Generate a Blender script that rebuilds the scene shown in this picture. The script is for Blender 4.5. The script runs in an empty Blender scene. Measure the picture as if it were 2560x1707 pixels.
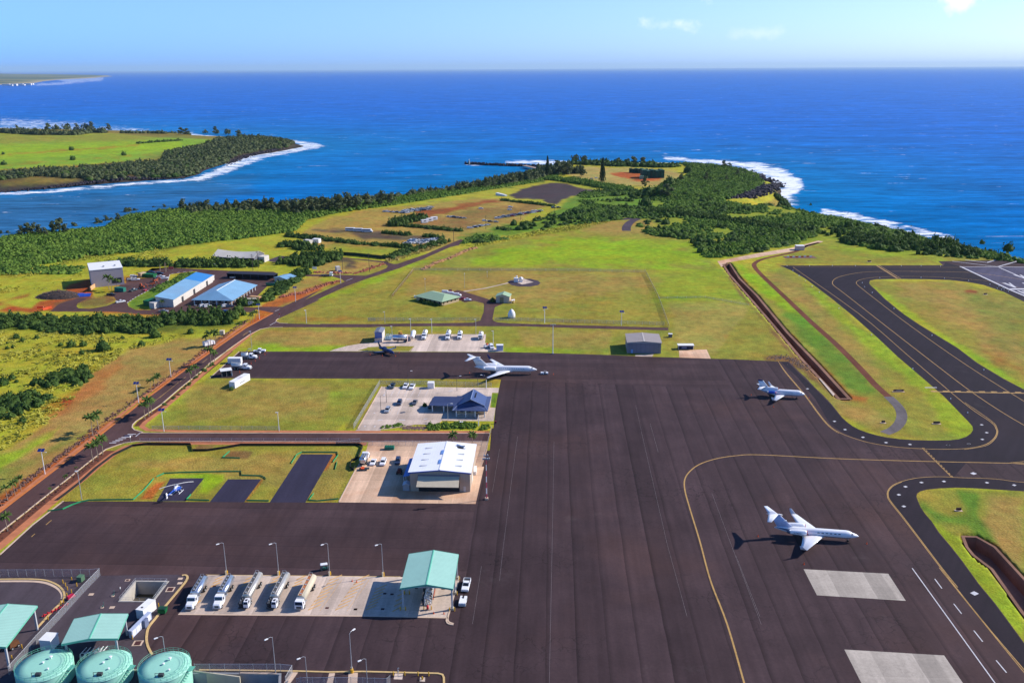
# Airfield by the sea: camera, light, ground and sea, pavement, aircraft, vehicles, buildings, vegetation
import bpy,math,random
import numpy as np
from mathutils import Vector,Matrix
from mathutils.geometry import tessellate_polygon
S=bpy.context.scene
COL=S.collection
FPX,CX,CY,HOR,ROLL,CH=2250.0,1280.0,853.5,172.0,0.0051,138.0
TH=math.atan((CY-HOR)/FPX)
cs,sn,ct,st=math.cos(ROLL),math.sin(ROLL),math.cos(TH),math.sin(TH)
cam=bpy.data.cameras.new("Camera")
camo=bpy.data.objects.new("Camera",cam)
COL.objects.link(camo)
Xh=Vector((1,0,0));Uh=Vector((0,st,ct));Fh=Vector((0,ct,-st))
Rc=Xh*cs-Uh*sn;Uc=Xh*sn+Uh*cs
camo.matrix_world=Matrix(((Rc.x,Uc.x,-Fh.x,0),(Rc.y,Uc.y,-Fh.y,0),(Rc.z,Uc.z,-Fh.z,CH),(0,0,0,1)))
cam.sensor_width=36;cam.lens=FPX/2560*36
cam.clip_start=1;cam.clip_end=400000
S.camera=camo
SUN_EL,SUN_ROT=math.radians(33.7),math.atan2(0.955,0.297)
w=bpy.data.worlds.new("World");S.world=w;w.use_nodes=True
nt=w.node_tree;nt.nodes.clear()
def N(t,typ,**k):
 n=t.nodes.new(typ)
 for a,b in k.items():
  if a.startswith('i_'):
   n.inputs[a[2:].replace('_',' ')].default_value=b
  else:
   setattr(n,a,b)
 return n
L=lambda t,a,b:t.links.new(a,b)
sky=N(nt,'ShaderNodeTexSky',sky_type='NISHITA',sun_disc=False,sun_elevation=SUN_EL,sun_rotation=SUN_ROT,altitude=100.0,air_density=1.0,dust_density=0.5,ozone_density=2.5)
bg=N(nt,'ShaderNodeBackground');bg.inputs[1].default_value=0.095
wo=N(nt,'ShaderNodeOutputWorld')
hs=N(nt,'ShaderNodeHueSaturation');hs.inputs['Saturation'].default_value=1.25
L(nt,sky.outputs[0],hs.inputs['Color'])
tc=N(nt,'ShaderNodeTexCoord')
def cloud(direction,rx,rz,seed,dens,prev):
 sub=N(nt,'ShaderNodeVectorMath',operation='SUBTRACT')
 a,e=math.radians(direction[0]),math.radians(direction[1])
 sub.inputs[1].default_value=(math.sin(a)*math.cos(e),math.cos(a)*math.cos(e),math.sin(e))
 nrm=N(nt,'ShaderNodeVectorMath',operation='NORMALIZE')
 L(nt,tc.outputs['Generated'],nrm.inputs[0]);L(nt,nrm.outputs[0],sub.inputs[0])
 mp=N(nt,'ShaderNodeVectorMath',operation='MULTIPLY')
 mp.inputs[1].default_value=(1/rx,1/rx,1/rz)
 L(nt,sub.outputs[0],mp.inputs[0])
 ln=N(nt,'ShaderNodeVectorMath',operation='LENGTH');L(nt,mp.outputs[0],ln.inputs[0])
 no=N(nt,'ShaderNodeTexNoise',noise_dimensions='4D');no.inputs['Scale'].default_value=34;no.inputs['Detail'].default_value=9;no.inputs['Roughness'].default_value=.62;no.inputs['W'].default_value=seed
 L(nt,nrm.outputs[0],no.inputs['Vector'])
 m1=N(nt,'ShaderNodeMath',operation='MULTIPLY_ADD');m1 .inputs[1].default_value=3.0
 L(nt,no.outputs[0],m1 .inputs[0])
 m0=N(nt,'ShaderNodeMath',operation='MULTIPLY');m0 .inputs[1].default_value=-1.0
 L(nt,ln.outputs['Value'],m0 .inputs[0]);L(nt,m0 .outputs[0],m1 .inputs[2])
 mr=N(nt,'ShaderNodeMapRange');mr.inputs[1].default_value=.75;mr.inputs[2].default_value=1.35;mr.inputs[3].default_value=0;mr.inputs[4].default_value=dens
 L(nt,m1 .outputs[0],mr.inputs[0])
 mx=N(nt,'ShaderNodeMix',data_type='RGBA');mx.inputs[7].default_value=(10.6,10.9,11.6,1)
 L(nt,mr.outputs[0],mx.inputs[0]);L(nt,prev,mx.inputs[6])
 return mx.outputs[2]
c=hs.outputs[0]
SKYTWEAK=N(nt,'ShaderNodeMix',data_type='RGBA',blend_type='MULTIPLY');SKYTWEAK.inputs[0].default_value=1;
_n=N(nt,'ShaderNodeVectorMath',operation='NORMALIZE');L(nt,tc.outputs['Generated'],_n.inputs[0])
_s=N(nt,'ShaderNodeSeparateXYZ');L(nt,_n.outputs[0],_s.inputs[0])
_r=N(nt,'ShaderNodeMapRange');_r.inputs[1].default_value=0;_r.inputs[2].default_value=.085;L(nt,_s.outputs[2],_r.inputs[0])
_x=N(nt,'ShaderNodeMapRange');_x.inputs[1].default_value=-.5;_x.inputs[2].default_value=.5;L(nt,_s.outputs[0],_x.inputs[0])
_u=N(nt,'ShaderNodeMapRange');_u.inputs[1].default_value=.085;_u.inputs[2].default_value=.4;L(nt,_s.outputs[2],_u.inputs[0])
def _mx(f,a,b_):
 m_=N(nt,'ShaderNodeMix',data_type='RGBA');L(nt,f,m_.inputs[0])
 for k_,v_ in((6,a),(7,b_)):
  if isinstance(v_,tuple):m_.inputs[k_].default_value=v_+(1,)
  else:L(nt,v_,m_.inputs[k_])
 return m_.outputs[2]
_h=_mx(_x.outputs[0],(.37,1.0,3.4),(.86,1.22,2.8));_t=_mx(_x.outputs[0],(.74,1.03,1.45),(1.02,1.10,1.40))
L(nt,_mx(_u.outputs[0],_mx(_r.outputs[0],_h,_t),(.72,.9,1.25)),SKYTWEAK.inputs[7])
L(nt,c,SKYTWEAK.inputs[6]);c=SKYTWEAK.outputs[2]
c=cloud((11.2,4.1),.045,.012,1.0,.6,c)
c=cloud((9.9,2.5),.042,.012,4.0,.45,c)
c=cloud((25.0,3.6),.030,.02,2.0,.75,c)
c=cloud((-5,4.6),.12,.006,3.0,.3,c)
c=cloud((14.5,1.9),.05,.010,9.0,.22,c)
L(nt,c,bg.inputs[0]);L(nt,bg.outputs[0],wo.inputs[0])
sl=bpy.data.lights.new("Sun",'SUN');sl.energy=4.7;sl.angle=math.radians(.5);sl.color=(1,.94,.86)
so=bpy.data.objects.new("Sun",sl);COL.objects.link(so)
sd=Vector((math.sin(SUN_ROT)*math.cos(SUN_EL),math.cos(SUN_ROT)*math.cos(SUN_EL),math.sin(SUN_EL)))
so.rotation_euler=sd.to_track_quat('Z','Y').to_euler();so.location=(300,200,300)
S.view_settings.view_transform='Standard';S.view_settings.look='None';S.view_settings.gamma=1;S.view_settings.exposure=0.35
S.cycles.max_bounces=5;S.cycles.diffuse_bounces=2;S.cycles.glossy_bounces=2;S.cycles.transparent_max_bounces=12
S.cycles.volume_bounces=0;S.cycles.caustics_reflective=False;S.cycles.caustics_refractive=False
S.cycles.sample_clamp_indirect=4
SEA=-26.0
def ray(px,py):
 x=px-CX;y=CY-py
 xr=cs*x+sn*y;yr=-sn*x+cs*y
 return xr,FPX*ct+yr*st,-FPX*st+yr*ct
def G0(px,py,z=0.0):
 dx,dy,dz=ray(px,py)
 t=(z-CH)/dz
 return dx*t,dy*t
def PJ(X,Y,Z):
 X=np.asarray(X,float);Y=np.asarray(Y,float);Z=np.asarray(Z,float)-CH
 zc=np.maximum(Y*ct-Z*st,1.0);xr=FPX*X/zc;yr=FPX*(Y*st+Z*ct)/zc
 return CX+cs*xr-sn*yr,CY-(sn*xr+cs*yr)
def zr(x0,y0,k):return lambda*p:[(x0+a/k,y0+b/k)for a,b in p]
OV=zr(0,0,.91875);A_=zr(0,1380,4.704);B_=zr(400,1330,4.704);C_=zr(850,1330,5.8075);D_=zr(600,1500,3.92)
E_=zr(0,1080,4.704);F_=zr(400,1080,4.704);H_=zr(840,1070,5.2267);J1=zr(1750,1230,4.704);J2=zr(1080,860,7.35)
J3=zr(1820,920,9.8);T_=zr(880,920,5.88);U_=zr(520,780,5.345);V_=zr(920,780,5.88);X_=zr(1320,780,4.704)
L1=zr(0,600,5.6);L2=zr(380,600,5.6);M1=zr(700,490,4.704);M2=zr(1120,380,4.704);N1=zr(0,280,2.868);N2=zr(1540,380,2.306)
W1=zr(980,640,5.345);R1=zr(1780,600,3.0154);R2=zr(0,780,3.36);R3=zr(2100,1100,2.5826);R4=zr(1100,1000,2.2175)
K5=zr(2380,650,12.06);K6=zr(2240,940,7.35);K3=zr(560,860,13.07);K4=zr(930,800,15.68)
def resamp(pts,step):
 out=[]
 n=len(pts)
 for i in range(n):
  a,b=np.array(pts[i]),np.array(pts[(i+1)%n]);m=max(1,int(np.hypot(*(b-a))/step))
  for k in range(m):out.append(tuple(a+(b-a)*k/m))
 return out
def ss(x,a,b):
 t=np.clip((x-a)/(b-a),0,1);return t*t*(3-2*t)
coast_near=OV((-700,690),(-250,600),(0,548),(120,532),(230,522),(300,494),(430,480),(600,472),(720,464),(840,457),(950,446),(1050,431),(1120,413),(1190,399),(1215,390),(1245,379),(1330,374),(1530,372),(1640,377),(1700,384),(1745,400),(1786,425),(1768,444),(1725,457),(1675,463),(1710,472),(1770,470),(1850,482),(1960,503),(2060,528),(2160,552),(2280,580),(2400,606),(2600,650),(3200,770),(3600,1500),(3000,2600),(-900,2600),(-1500,1200))
coast_pen=OV((-600,520),(-200,458),(0,444),(120,438),(250,426),(350,417),(440,412),(475,402),(520,385),(580,362),(640,352),(690,342),(718,336),(700,330),(640,322),(560,318),(500,316),(420,309),(300,304),(180,301),(60,299),(-60,297),(-500,290),(-900,350))
def TOP(Y):return(SEA+4)*ss(np.asarray(Y,float),930,1330)
def _edge(x,y):
 z=0.0
 for k in range(30):
  X_,Y_=G0(x,y,z);z=.5*z+.5*float(TOP(Y_))
 return G0(x,y,z)
PN=np.array([_edge(x,y)for x,y in coast_near]);PP=np.array([G0(x,y,SEA)for x,y in coast_pen])
def sdist(X,Y,P):
 """signed distance (inside positive) to a closed polygon"""
 X=np.asarray(X,float);Y=np.asarray(Y,float)
 d=np.full(X.shape,1e18);ins=np.zeros(X.shape,bool)
 for i in range(len(P)):
  x0,y0=P[i];x1,y1=P[(i+1)%len(P)]
  ex,ey=x1-x0,y1-y0;l2=ex*ex+ey*ey+1e-12
  t=np.clip(((X-x0)*ex+(Y-y0)*ey)/l2,0,1)
  d=np.minimum(d,(X-x0-t*ex)**2+(Y-y0-t*ey)**2)
  cnd=((y0>Y)!=(y1>Y))&(X<(x1-x0)*(Y-y0)/(y1-y0+1e-12)+x0)
  ins^=cnd
 d=np.sqrt(d)
 return np.where(ins,d,-d)
rs=np.random.RandomState(5)
NT=rs.rand(64,64,3)
def vnoise(X,Y,sc,ch=0,oct=3):
 out=0;amp=.5;tot=0
 for o in range(oct):
  u=X/sc+17.3*o;v=Y/sc+9.1*o
  iu=np.floor(u).astype(int);iv=np.floor(v).astype(int);fu=u-iu;fv=v-iv
  fu=fu*fu*(3-2*fu);fv=fv*fv*(3-2*fv)
  g=lambda a,b:NT[a%64,b%64,ch]
  out=out+amp*((g(iu,iv)*(1-fu)+g(iu+1,iv)*fu)*(1-fv)+(g(iu,iv+1)*(1-fu)+g(iu+1,iv+1)*fu)*fv)
  tot+=amp;amp*=.5;sc=sc/2
 return out/tot
def ss(x,a,b):
 t=np.clip((x-a)/(b-a),0,1);return t*t*(3-2*t)
PCH=[]
def hf(X,Y,detail=True):
 X=np.asarray(X,float);Y=np.asarray(Y,float)
 d1=sdist(X,Y,PN);d2=sdist(X,Y,PP)
 wig=(vnoise(X,Y,60,1)-.5)*24 if detail else 0
 T1=TOP(Y);Wd=8+1.7*(T1-SEA)
 z1=SEA-5+(T1-SEA+5)*ss(d1+wig*.5*(d1<40),-Wd,10)
 z2=SEA-5+(14+5*ss(d2,80,300))*ss(d2+wig*.8*(d2<90),-14,70)
 z=np.maximum(z1,z2)
 return np.where(d1>40,T1,z)
def GT(px,py):
 X,Y=G0(px,py,0)
 z=0.0
 if py<600:
  for k in range(14):
   zn=float(hf(np.array([X]),np.array([Y]))[0])
   z=z*.4+zn*.6
   X,Y=G0(px,py,z)
  z=float(hf(np.array([X]),np.array([Y]))[0])
 return X,Y,z
def g2(p):x,y,z=GT(*p)if p[1]<560 else(*G0(*p),0);return Vector((x,y,z))
def off(a,rz,x,y):c_,s_=math.cos(rz),math.sin(rz);return Vector((a.x+x*c_-y*s_,a.y+x*s_+y*c_,0))
def HT(p,pt):
 """height of the upright above ground point p whose top shows at row pt"""
 x,y=G0(*p);lo,hi=0,80
 for k in range(40):
  m=(lo+hi)/2
  if float(PJ(x,y,m)[1])>pt:lo=m
  else:hi=m
 return lo
def heading(a,b):d=g2(b)-g2(a);return math.atan2(d.y,d.x)
LF=1.25
def s2l(v):v=v/255;return v/12.92 if v<=.04045 else((v+.055)/1.055)**2.4
def dl(r,g,b,f=LF):return tuple(min(.92,s2l(v)/f)for v in(r,g,b))+(1,)
MATS={}
def mat(name,col,rough=.7,var=.12,scale=1.5,metal=0,spec=.35,bump=0,bscale=8,stripes=None,coat=0,coords='Object',dirt=0):
 """painted / plain surface with procedural mottling; stripes=(axis,period,depth) adds ribs"""
 if name in MATS:return MATS[name]
 m=bpy.data.materials.new(name);m.use_nodes=True;t=m.node_tree
 b=t.nodes['Principled BSDF'];b.inputs['Roughness'].default_value=rough;b.inputs['Metallic'].default_value=metal
 b.inputs['Specular IOR Level'].default_value=spec
 if coat:b.inputs['Coat Weight'].default_value=coat;b.inputs['Coat Roughness'].default_value=.1
 co=N(t,'ShaderNodeTexCoord')
 no=N(t,'ShaderNodeTexNoise');no.inputs['Scale'].default_value=scale;no.inputs['Detail'].default_value=5;no.inputs['Roughness'].default_value=.65
 L(t,co.outputs[coords],no.inputs['Vector'])
 mr=N(t,'ShaderNodeMapRange');mr.inputs[1].default_value=.3;mr.inputs[2].default_value=.7;mr.inputs[3].default_value=1-var;mr.inputs[4].default_value=1+var*.6
 L(t,no.outputs[0],mr.inputs[0])
 mu=N(t,'ShaderNodeVectorMath',operation='SCALE');mu.inputs[0].default_value=col[:3]
 L(t,mr.outputs[0],mu.inputs['Scale'])
 out=mu.outputs[0]
 if dirt:
  n2=N(t,'ShaderNodeTexNoise');n2 .inputs['Scale'].default_value=scale*.35;n2 .inputs['Detail'].default_value=6
  L(t,co.outputs[coords],n2 .inputs['Vector'])
  r2=N(t,'ShaderNodeMapRange');r2 .inputs[1].default_value=.5;r2 .inputs[2].default_value=.72;r2 .inputs[4].default_value=dirt
  L(t,n2 .outputs[0],r2 .inputs[0])
  mx=N(t,'ShaderNodeMix',data_type='RGBA');mx.inputs[7].default_value=(.25,.12,.06,1)
  L(t,r2 .outputs[0],mx.inputs[0]);L(t,out,mx.inputs[6]);out=mx.outputs[2]
 if stripes:
  ax,per,dep=stripes
  sp=N(t,'ShaderNodeSeparateXYZ');L(t,co.outputs['Object'],sp.inputs[0])
  ma=N(t,'ShaderNodeMath',operation='MULTIPLY');ma.inputs[1].default_value=1/per;L(t,sp.outputs[ax],ma.inputs[0])
  fr=N(t,'ShaderNodeMath',operation='FRACT');L(t,ma.outputs[0],fr.inputs[0])
  r3=N(t,'ShaderNodeMapRange');r3 .inputs[1].default_value=.0;r3 .inputs[2].default_value=.3;r3 .inputs[3].default_value=1-dep;r3 .inputs[4].default_value=1
  L(t,fr.outputs[0],r3 .inputs[0])
  m3=N(t,'ShaderNodeVectorMath',operation='SCALE');L(t,out,m3 .inputs[0]);L(t,r3 .outputs[0],m3 .inputs['Scale']);out=m3 .outputs[0]
  bp=N(t,'ShaderNodeBump');bp.inputs['Strength'].default_value=.5;bp.inputs['Distance'].default_value=.05
  L(t,r3 .outputs[0],bp.inputs['Height']);L(t,bp.outputs[0],b.inputs['Normal'])
 elif bump:
  n4=N(t,'ShaderNodeTexNoise');n4 .inputs['Scale'].default_value=bscale;L(t,co.outputs[coords],n4 .inputs['Vector'])
  bp=N(t,'ShaderNodeBump');bp.inputs['Strength'].default_value=bump;L(t,n4 .outputs[0],bp.inputs['Height']);L(t,bp.outputs[0],b.inputs['Normal'])
 L(t,out,b.inputs['Base Color'])
 MATS[name]=m
 return m
class MB:
 def __init__(s):s.v=[];s.f=[]
 def add(s,vs,fs):
  n=len(s.v);s.v+=[tuple(v)for v in vs];s.f+=[tuple(i+n for i in f)for f in fs];return s
 def box(s,c,d,rz=0,top=1.0,topy=None):
  topy=top if topy is None else topy
  x,y,z=c;a,b,h=d[0]/2,d[1]/2,d[2]
  co,si=math.cos(rz),math.sin(rz);vs=[]
  for zz,kx,ky in((z,1,1),(z+h,top,topy)):
   for sx,sy in((-1,-1),(1,-1),(1,1),(-1,1)):
    u,v=sx*a*kx,sy*b*ky;vs.append((x+u*co-v*si,y+u*si+v*co,zz))
  return s.add(vs,[(3,2,1,0),(4,5,6,7),(0,1,5,4),(1,2,6,5),(2,3,7,6),(3,0,4,7)])
 def cyl(s,p0,p1,r0,r1=None,n=10,caps=True):
  r1=r0 if r1 is None else r1
  p0,p1=Vector(p0),Vector(p1);d=(p1-p0).normalized()
  a=d.orthogonal().normalized();b=d.cross(a);vs=[]
  for p,r in((p0,r0),(p1,r1)):
   for i in range(n):
    t=2*math.pi*i/n;vs.append(p+(a*math.cos(t)+b*math.sin(t))*r)
  fs=[(i,(i+1)%n,n+(i+1)%n,n+i)for i in range(n)]
  if caps:fs+=[tuple(range(n-1,-1,-1)),tuple(range(n,2*n))]
  return s.add(vs,fs)
 def tube(s,pts,r,n=6,r1=None):
  for i in range(len(pts)-1):s.cyl(pts[i],pts[i+1],r,r,n)
  return s
 def loft(s,rings,close=True,caps=True):
  m=len(rings[0]);vs=[p for r in rings for p in r];fs=[]
  for i in range(len(rings)-1):
   for j in range(m if close else m-1):
    k=(j+1)%m;fs.append((i*m+j,i*m+k,(i+1)*m+k,(i+1)*m+j))
  if caps:fs+=[tuple(range(m-1,-1,-1)),tuple(range((len(rings)-1)*m,len(rings)*m))]
  return s.add(vs,fs)
 def prism(s,poly,axis,a,b):
  """extrude a 2-D polygon along axis from a to b (axis 1: poly is (x,z); axis 0: (y,z); axis 2: (x,y))"""
  def P3(p,t):return(p[0],t,p[1])if axis==1 else((t,p[0],p[1])if axis==0 else(p[0],p[1],t))
  n=len(poly);vs=[P3(p,a)for p in poly]+[P3(p,b)for p in poly]
  fs=[tuple(range(n)),tuple(range(2*n-1,n-1,-1))]+[(i,n+i,n+(i+1)%n,(i+1)%n)for i in range(n)]
  return s.add(vs,fs)
 def quad(s,*p):return s.add(p,[tuple(range(len(p)))])
 def mesh(s,name,m,smooth=False):
  me=bpy.data.meshes.new(name);me.from_pydata([tuple(v)for v in s.v],[],s.f)
  me.materials.append(m)
  if smooth:me.shade_smooth()
  me.update();return me
 def build(s,name,m,parent=None,smooth=False,loc=None,rz=None,label=None):
  import bmesh
  me=s.mesh(name,m,smooth)
  bm=bmesh.new();bm.from_mesh(me);bmesh.ops.recalc_face_normals(bm,faces=bm.faces);bm.to_mesh(me);bm.free()
  return link(name,me,parent,loc,rz,label)
def link(name,me,parent=None,loc=None,rz=None,label=None):
 o=bpy.data.objects.new(name,me);COL.objects.link(o)
 if parent is not None:o.parent=parent
 if loc is not None:o.location=loc
 if rz is not None:o.rotation_euler=(0,0,rz)
 if label:o['label']=label
 return o
def thing(name,label,cat,loc=(0,0,0),rz=0,group=None):
 o=bpy.data.objects.new(name,None);COL.objects.link(o);loc=tuple(loc);o.location=(loc+(0,))[:3];o.rotation_euler=(0,0,rz)
 o.empty_display_size=.5
 o['label']=label;o['category']=cat
 if group:o['group']=group
 return o
def tag(o,label,cat,group=None):
 o['label']=label;o['category']=cat
 if group:o['group']=group
 return o
def struct(o):o['kind']='structure';return o
KIDS={}
def kids(o):
 if o.name not in KIDS:KIDS[o.name]=[c for c in bpy.data.objects if c.parent==o]
 return KIDS[o.name]
def dup(root,label,loc,rz,group=None,scale=None):
 r=root.copy();COL.objects.link(r);r.location=loc;r.rotation_euler=(0,0,rz);r['label']=label
 if group:r['group']=group
 if scale:r.scale=(scale,)*3
 for ch in kids(root):
  q=ch.copy();COL.objects.link(q);q.parent=r
  for g in kids(ch):
   h=g.copy();COL.objects.link(h);h.parent=q
 return r
ORD=['','second','third','fourth','fifth','sixth','seventh','eighth','ninth','tenth','eleventh','twelfth','thirteenth','fourteenth','fifteenth','sixteenth','seventeenth','eighteenth','nineteenth','twentieth','twenty-first','twenty-second','twenty-third','twenty-fourth','twenty-fifth','twenty-sixth','twenty-seventh','twenty-eighth','twenty-ninth','thirtieth','thirty-first','thirty-second','thirty-third','thirty-fourth','thirty-fifth','thirty-sixth','thirty-seventh','thirty-eighth','thirty-ninth','fortieth','forty-first','forty-second','forty-third','forty-fourth','forty-fifth','forty-sixth','forty-seventh','forty-eighth','forty-ninth','fiftieth']
def lft(i):return'leftmost' if i==0 else ORD[i]+' from the left'
def sheet(name,polys,z,m,flat=True):
 """polys: photo-pixel outlines, the first the outer edge, the others holes"""
 W=[[Vector((*G0(*p),0))for p in poly]for poly in polys]
 tri=tessellate_polygon(W);vs=[v for p in W for v in p]
 me=bpy.data.meshes.new(name)
 if flat:vv=[(v.x,v.y,z)for v in vs]
 else:
  X=np.array([v.x for v in vs]);Y=np.array([v.y for v in vs]);Z=hf(X,Y);vv=[(a,b,c+z)for a,b,c in zip(X,Y,Z)]
 fs=[]
 for t in tri:
  a,b,c_=(vs[i]for i in t)
  fs.append(t if(b-a).cross(c_-a).z>0 else t[::-1])
 me.from_pydata(vv,[],fs);me.materials.append(m);me.update()
 return struct(link(name,me))
def ribmesh(mb,pts,wl,wr,z,dash=None,h=0,closed=False):
 """pts: world xy; strip from wl (left of travel) to wr (right); dash=(on,off); h>0 makes a raised kerb"""
 P=[Vector((p[0],p[1]))for p in pts]
 if dash:
  on,off=dash;q=[];d=0;seglist=[]
  for i in range(len(P)-1):
   a,b=P[i],P[i+1];l=(b-a).length;t=0
   while t<l:
    ph=d%(on+off)
    if ph<on:stp=min(on-ph,l-t);seglist.append((a.lerp(b,t/l),a.lerp(b,(t+stp)/l)))
    else:stp=min(on+off-ph,l-t)
    stp=max(stp,1e-3);t+=stp;d+=stp
  for a,b in seglist:ribmesh(mb,[a,b],wl,wr,z)
  return
 n=len(P);Ls=[];Rs=[]
 for i in range(n):
  if closed:a,b=P[i-1],P[(i+1)%n]
  else:a,b=P[max(0,i-1)],P[min(n-1,i+1)]
  d=(b-a).normalized();nn=Vector((-d.y,d.x))
  Ls.append(P[i]+nn*wl);Rs.append(P[i]-nn*wr)
 zz=z+h
 rng=range(n if closed else n-1)
 for i in rng:
  j=(i+1)%n
  mb.quad((Rs[i].x,Rs[i].y,zz),(Rs[j].x,Rs[j].y,zz),(Ls[j].x,Ls[j].y,zz),(Ls[i].x,Ls[i].y,zz))
  if h:
   mb.quad((Ls[i].x,Ls[i].y,zz),(Ls[j].x,Ls[j].y,zz),(Ls[j].x,Ls[j].y,z-.05),(Ls[i].x,Ls[i].y,z-.05))
   mb.quad((Rs[i].x,Rs[i].y,z-.05),(Rs[j].x,Rs[j].y,z-.05),(Rs[j].x,Rs[j].y,zz),(Rs[i].x,Rs[i].y,zz))
def smoothpts(pts,k=6):
 """Catmull-Rom"""
 P=[Vector(p)for p in pts];out=[]
 for i in range(len(P)-1):
  p0=P[max(0,i-1)];p1=P[i];p2=P[i+1];p3=P[min(len(P)-1,i+2)]
  for j in range(k):
   t=j/k
   out.append(.5*((2*p1)+(-p0+p2)*t+(2*p0-5*p1+4*p2-p3)*t*t+(-p0+3*p1-3*p2+p3)*t**3))
 out.append(P[-1]);return out
def wpts(px,smooth=0):
 P=[G0(*p)for p in px]
 return smoothpts(P,smooth)if smooth else P
def line(mb,px,wd,z,smooth=0,dash=None,h=0):
 ribmesh(mb,wpts(px,smooth),wd/2,wd/2,z,dash,h)
def rnd(a,b):return random.uniform(a,b)
random.seed(11)
def gridmesh(name,PXs,PYs,z,keep=None):
 nx,ny=len(PXs),len(PYs)
 gx,gy=np.meshgrid(PXs,PYs);dx,dy,dz=ray(gx,gy);t=(z-CH)/dz
 X,Y=dx*t,dy*t
 return X,Y,nx,ny
def finish_grid(name,X,Y,Z,nx,ny,colr,m,drop=None,extra=None):
 me=bpy.data.meshes.new(name);nv=nx*ny
 co=np.stack([X,Y,Z],-1).reshape(-1,3).astype(np.float32)
 i=np.arange(nv).reshape(ny,nx)
 q=np.stack([i[:-1,:-1],i[1:,:-1],i[1:,1:],i[:-1,1:]],-1).reshape(-1,4)
 if drop is not None:
  dd=drop.reshape(-1);q=q[~dd[q].all(1)]
 me.vertices.add(nv);me.vertices.foreach_set('co',co.ravel())
 me.loops.add(q.size);me.loops.foreach_set('vertex_index',q.ravel().astype(np.int32))
 me.polygons.add(len(q));me.polygons.foreach_set('loop_start',np.arange(0,q.size,4,dtype=np.int32));me.polygons.foreach_set('loop_total',np.full(len(q),4,np.int32))
 me.update(calc_edges=True);me.shade_smooth()
 ca=me.color_attributes.new('cover','FLOAT_COLOR','POINT');ca.data.foreach_set('color',colr.reshape(-1,4).astype(np.float32).ravel())
 me.materials.append(m);me.validate()
 return link(name,me)
def cover_mat(name,bump=.6,fine=.5):
 m=bpy.data.materials.new(name);m.use_nodes=True;t=m.node_tree;b=t.nodes['Principled BSDF']
 b.inputs['Roughness'].default_value=.95;b.inputs['Specular IOR Level'].default_value=.1
 at=N(t,'ShaderNodeAttribute',attribute_name='cover');tc=N(t,'ShaderNodeTexCoord')
 out=at.outputs['Color']
 for sc,lo,hi,stretch in((.035,.82,1.2,1),(.22,.74,1.28,1),(1.6,1-fine*.55,1+fine*.55,1)):
  mp=N(t,'ShaderNodeMapping');mp.inputs['Scale'].default_value=(sc,sc*.8,sc);L(t,tc.outputs['Object'],mp.inputs[0])
  no=N(t,'ShaderNodeTexNoise');no.inputs['Scale'].default_value=1;no.inputs['Detail'].default_value=6;no.inputs['Roughness'].default_value=.7;L(t,mp.outputs[0],no.inputs[0])
  mr=N(t,'ShaderNodeMapRange');mr.inputs[1].default_value=.32;mr.inputs[2].default_value=.68;mr.inputs[3].default_value=lo;mr.inputs[4].default_value=hi;L(t,no.outputs[0],mr.inputs[0])
  mu=N(t,'ShaderNodeVectorMath',operation='SCALE');L(t,out,mu.inputs[0]);L(t,mr.outputs[0],mu.inputs['Scale']);out=mu.outputs[0]
 n2=N(t,'ShaderNodeTexNoise');n2 .inputs['Scale'].default_value=.06;n2 .inputs['Detail'].default_value=7;n2 .inputs['Roughness'].default_value=.68;L(t,tc.outputs['Object'],n2 .inputs[0])
 r2=N(t,'ShaderNodeMapRange');r2 .inputs[1].default_value=.35;r2 .inputs[2].default_value=.65;L(t,n2 .outputs[0],r2 .inputs[0])
 mx=N(t,'ShaderNodeMix',data_type='RGBA');mx.inputs[6].default_value=(1.16,.94,.9,1);mx.inputs[7].default_value=(.9,1.06,.9,1);L(t,r2 .outputs[0],mx.inputs[0])
 mm=N(t,'ShaderNodeVectorMath',operation='MULTIPLY');L(t,out,mm.inputs[0]);L(t,mx.outputs[2],mm.inputs[1]);out=mm.outputs[0]
 L(t,out,b.inputs['Base Color'])
 n4=N(t,'ShaderNodeTexNoise');n4 .inputs['Scale'].default_value=1.3;n4 .inputs['Detail'].default_value=5;L(t,tc.outputs['Object'],n4 .inputs[0])
 bp=N(t,'ShaderNodeBump');bp.inputs['Strength'].default_value=bump;bp.inputs['Distance'].default_value=.5;L(t,n4 .outputs[0],bp.inputs['Height']);L(t,bp.outputs[0],b.inputs['Normal'])
 return m
C_DRY=dl(170,138,76);C_OLIVE=dl(150,144,56);C_LUSH=dl(146,176,24);C_TALL=dl(172,168,50);C_SCRUB=dl(66,92,36);C_DIRT=dl(180,88,42)
C_RED=dl(150,66,40);C_BROWN=dl(128,92,62);C_ROCK=dl(58,50,58);C_FIELD=dl(132,168,48);C_FIELD2=dl(152,180,34);C_TAN=dl(178,158,92);C_CINDER=dl(76,64,68);C_GREEN=dl(96,134,40)
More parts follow.
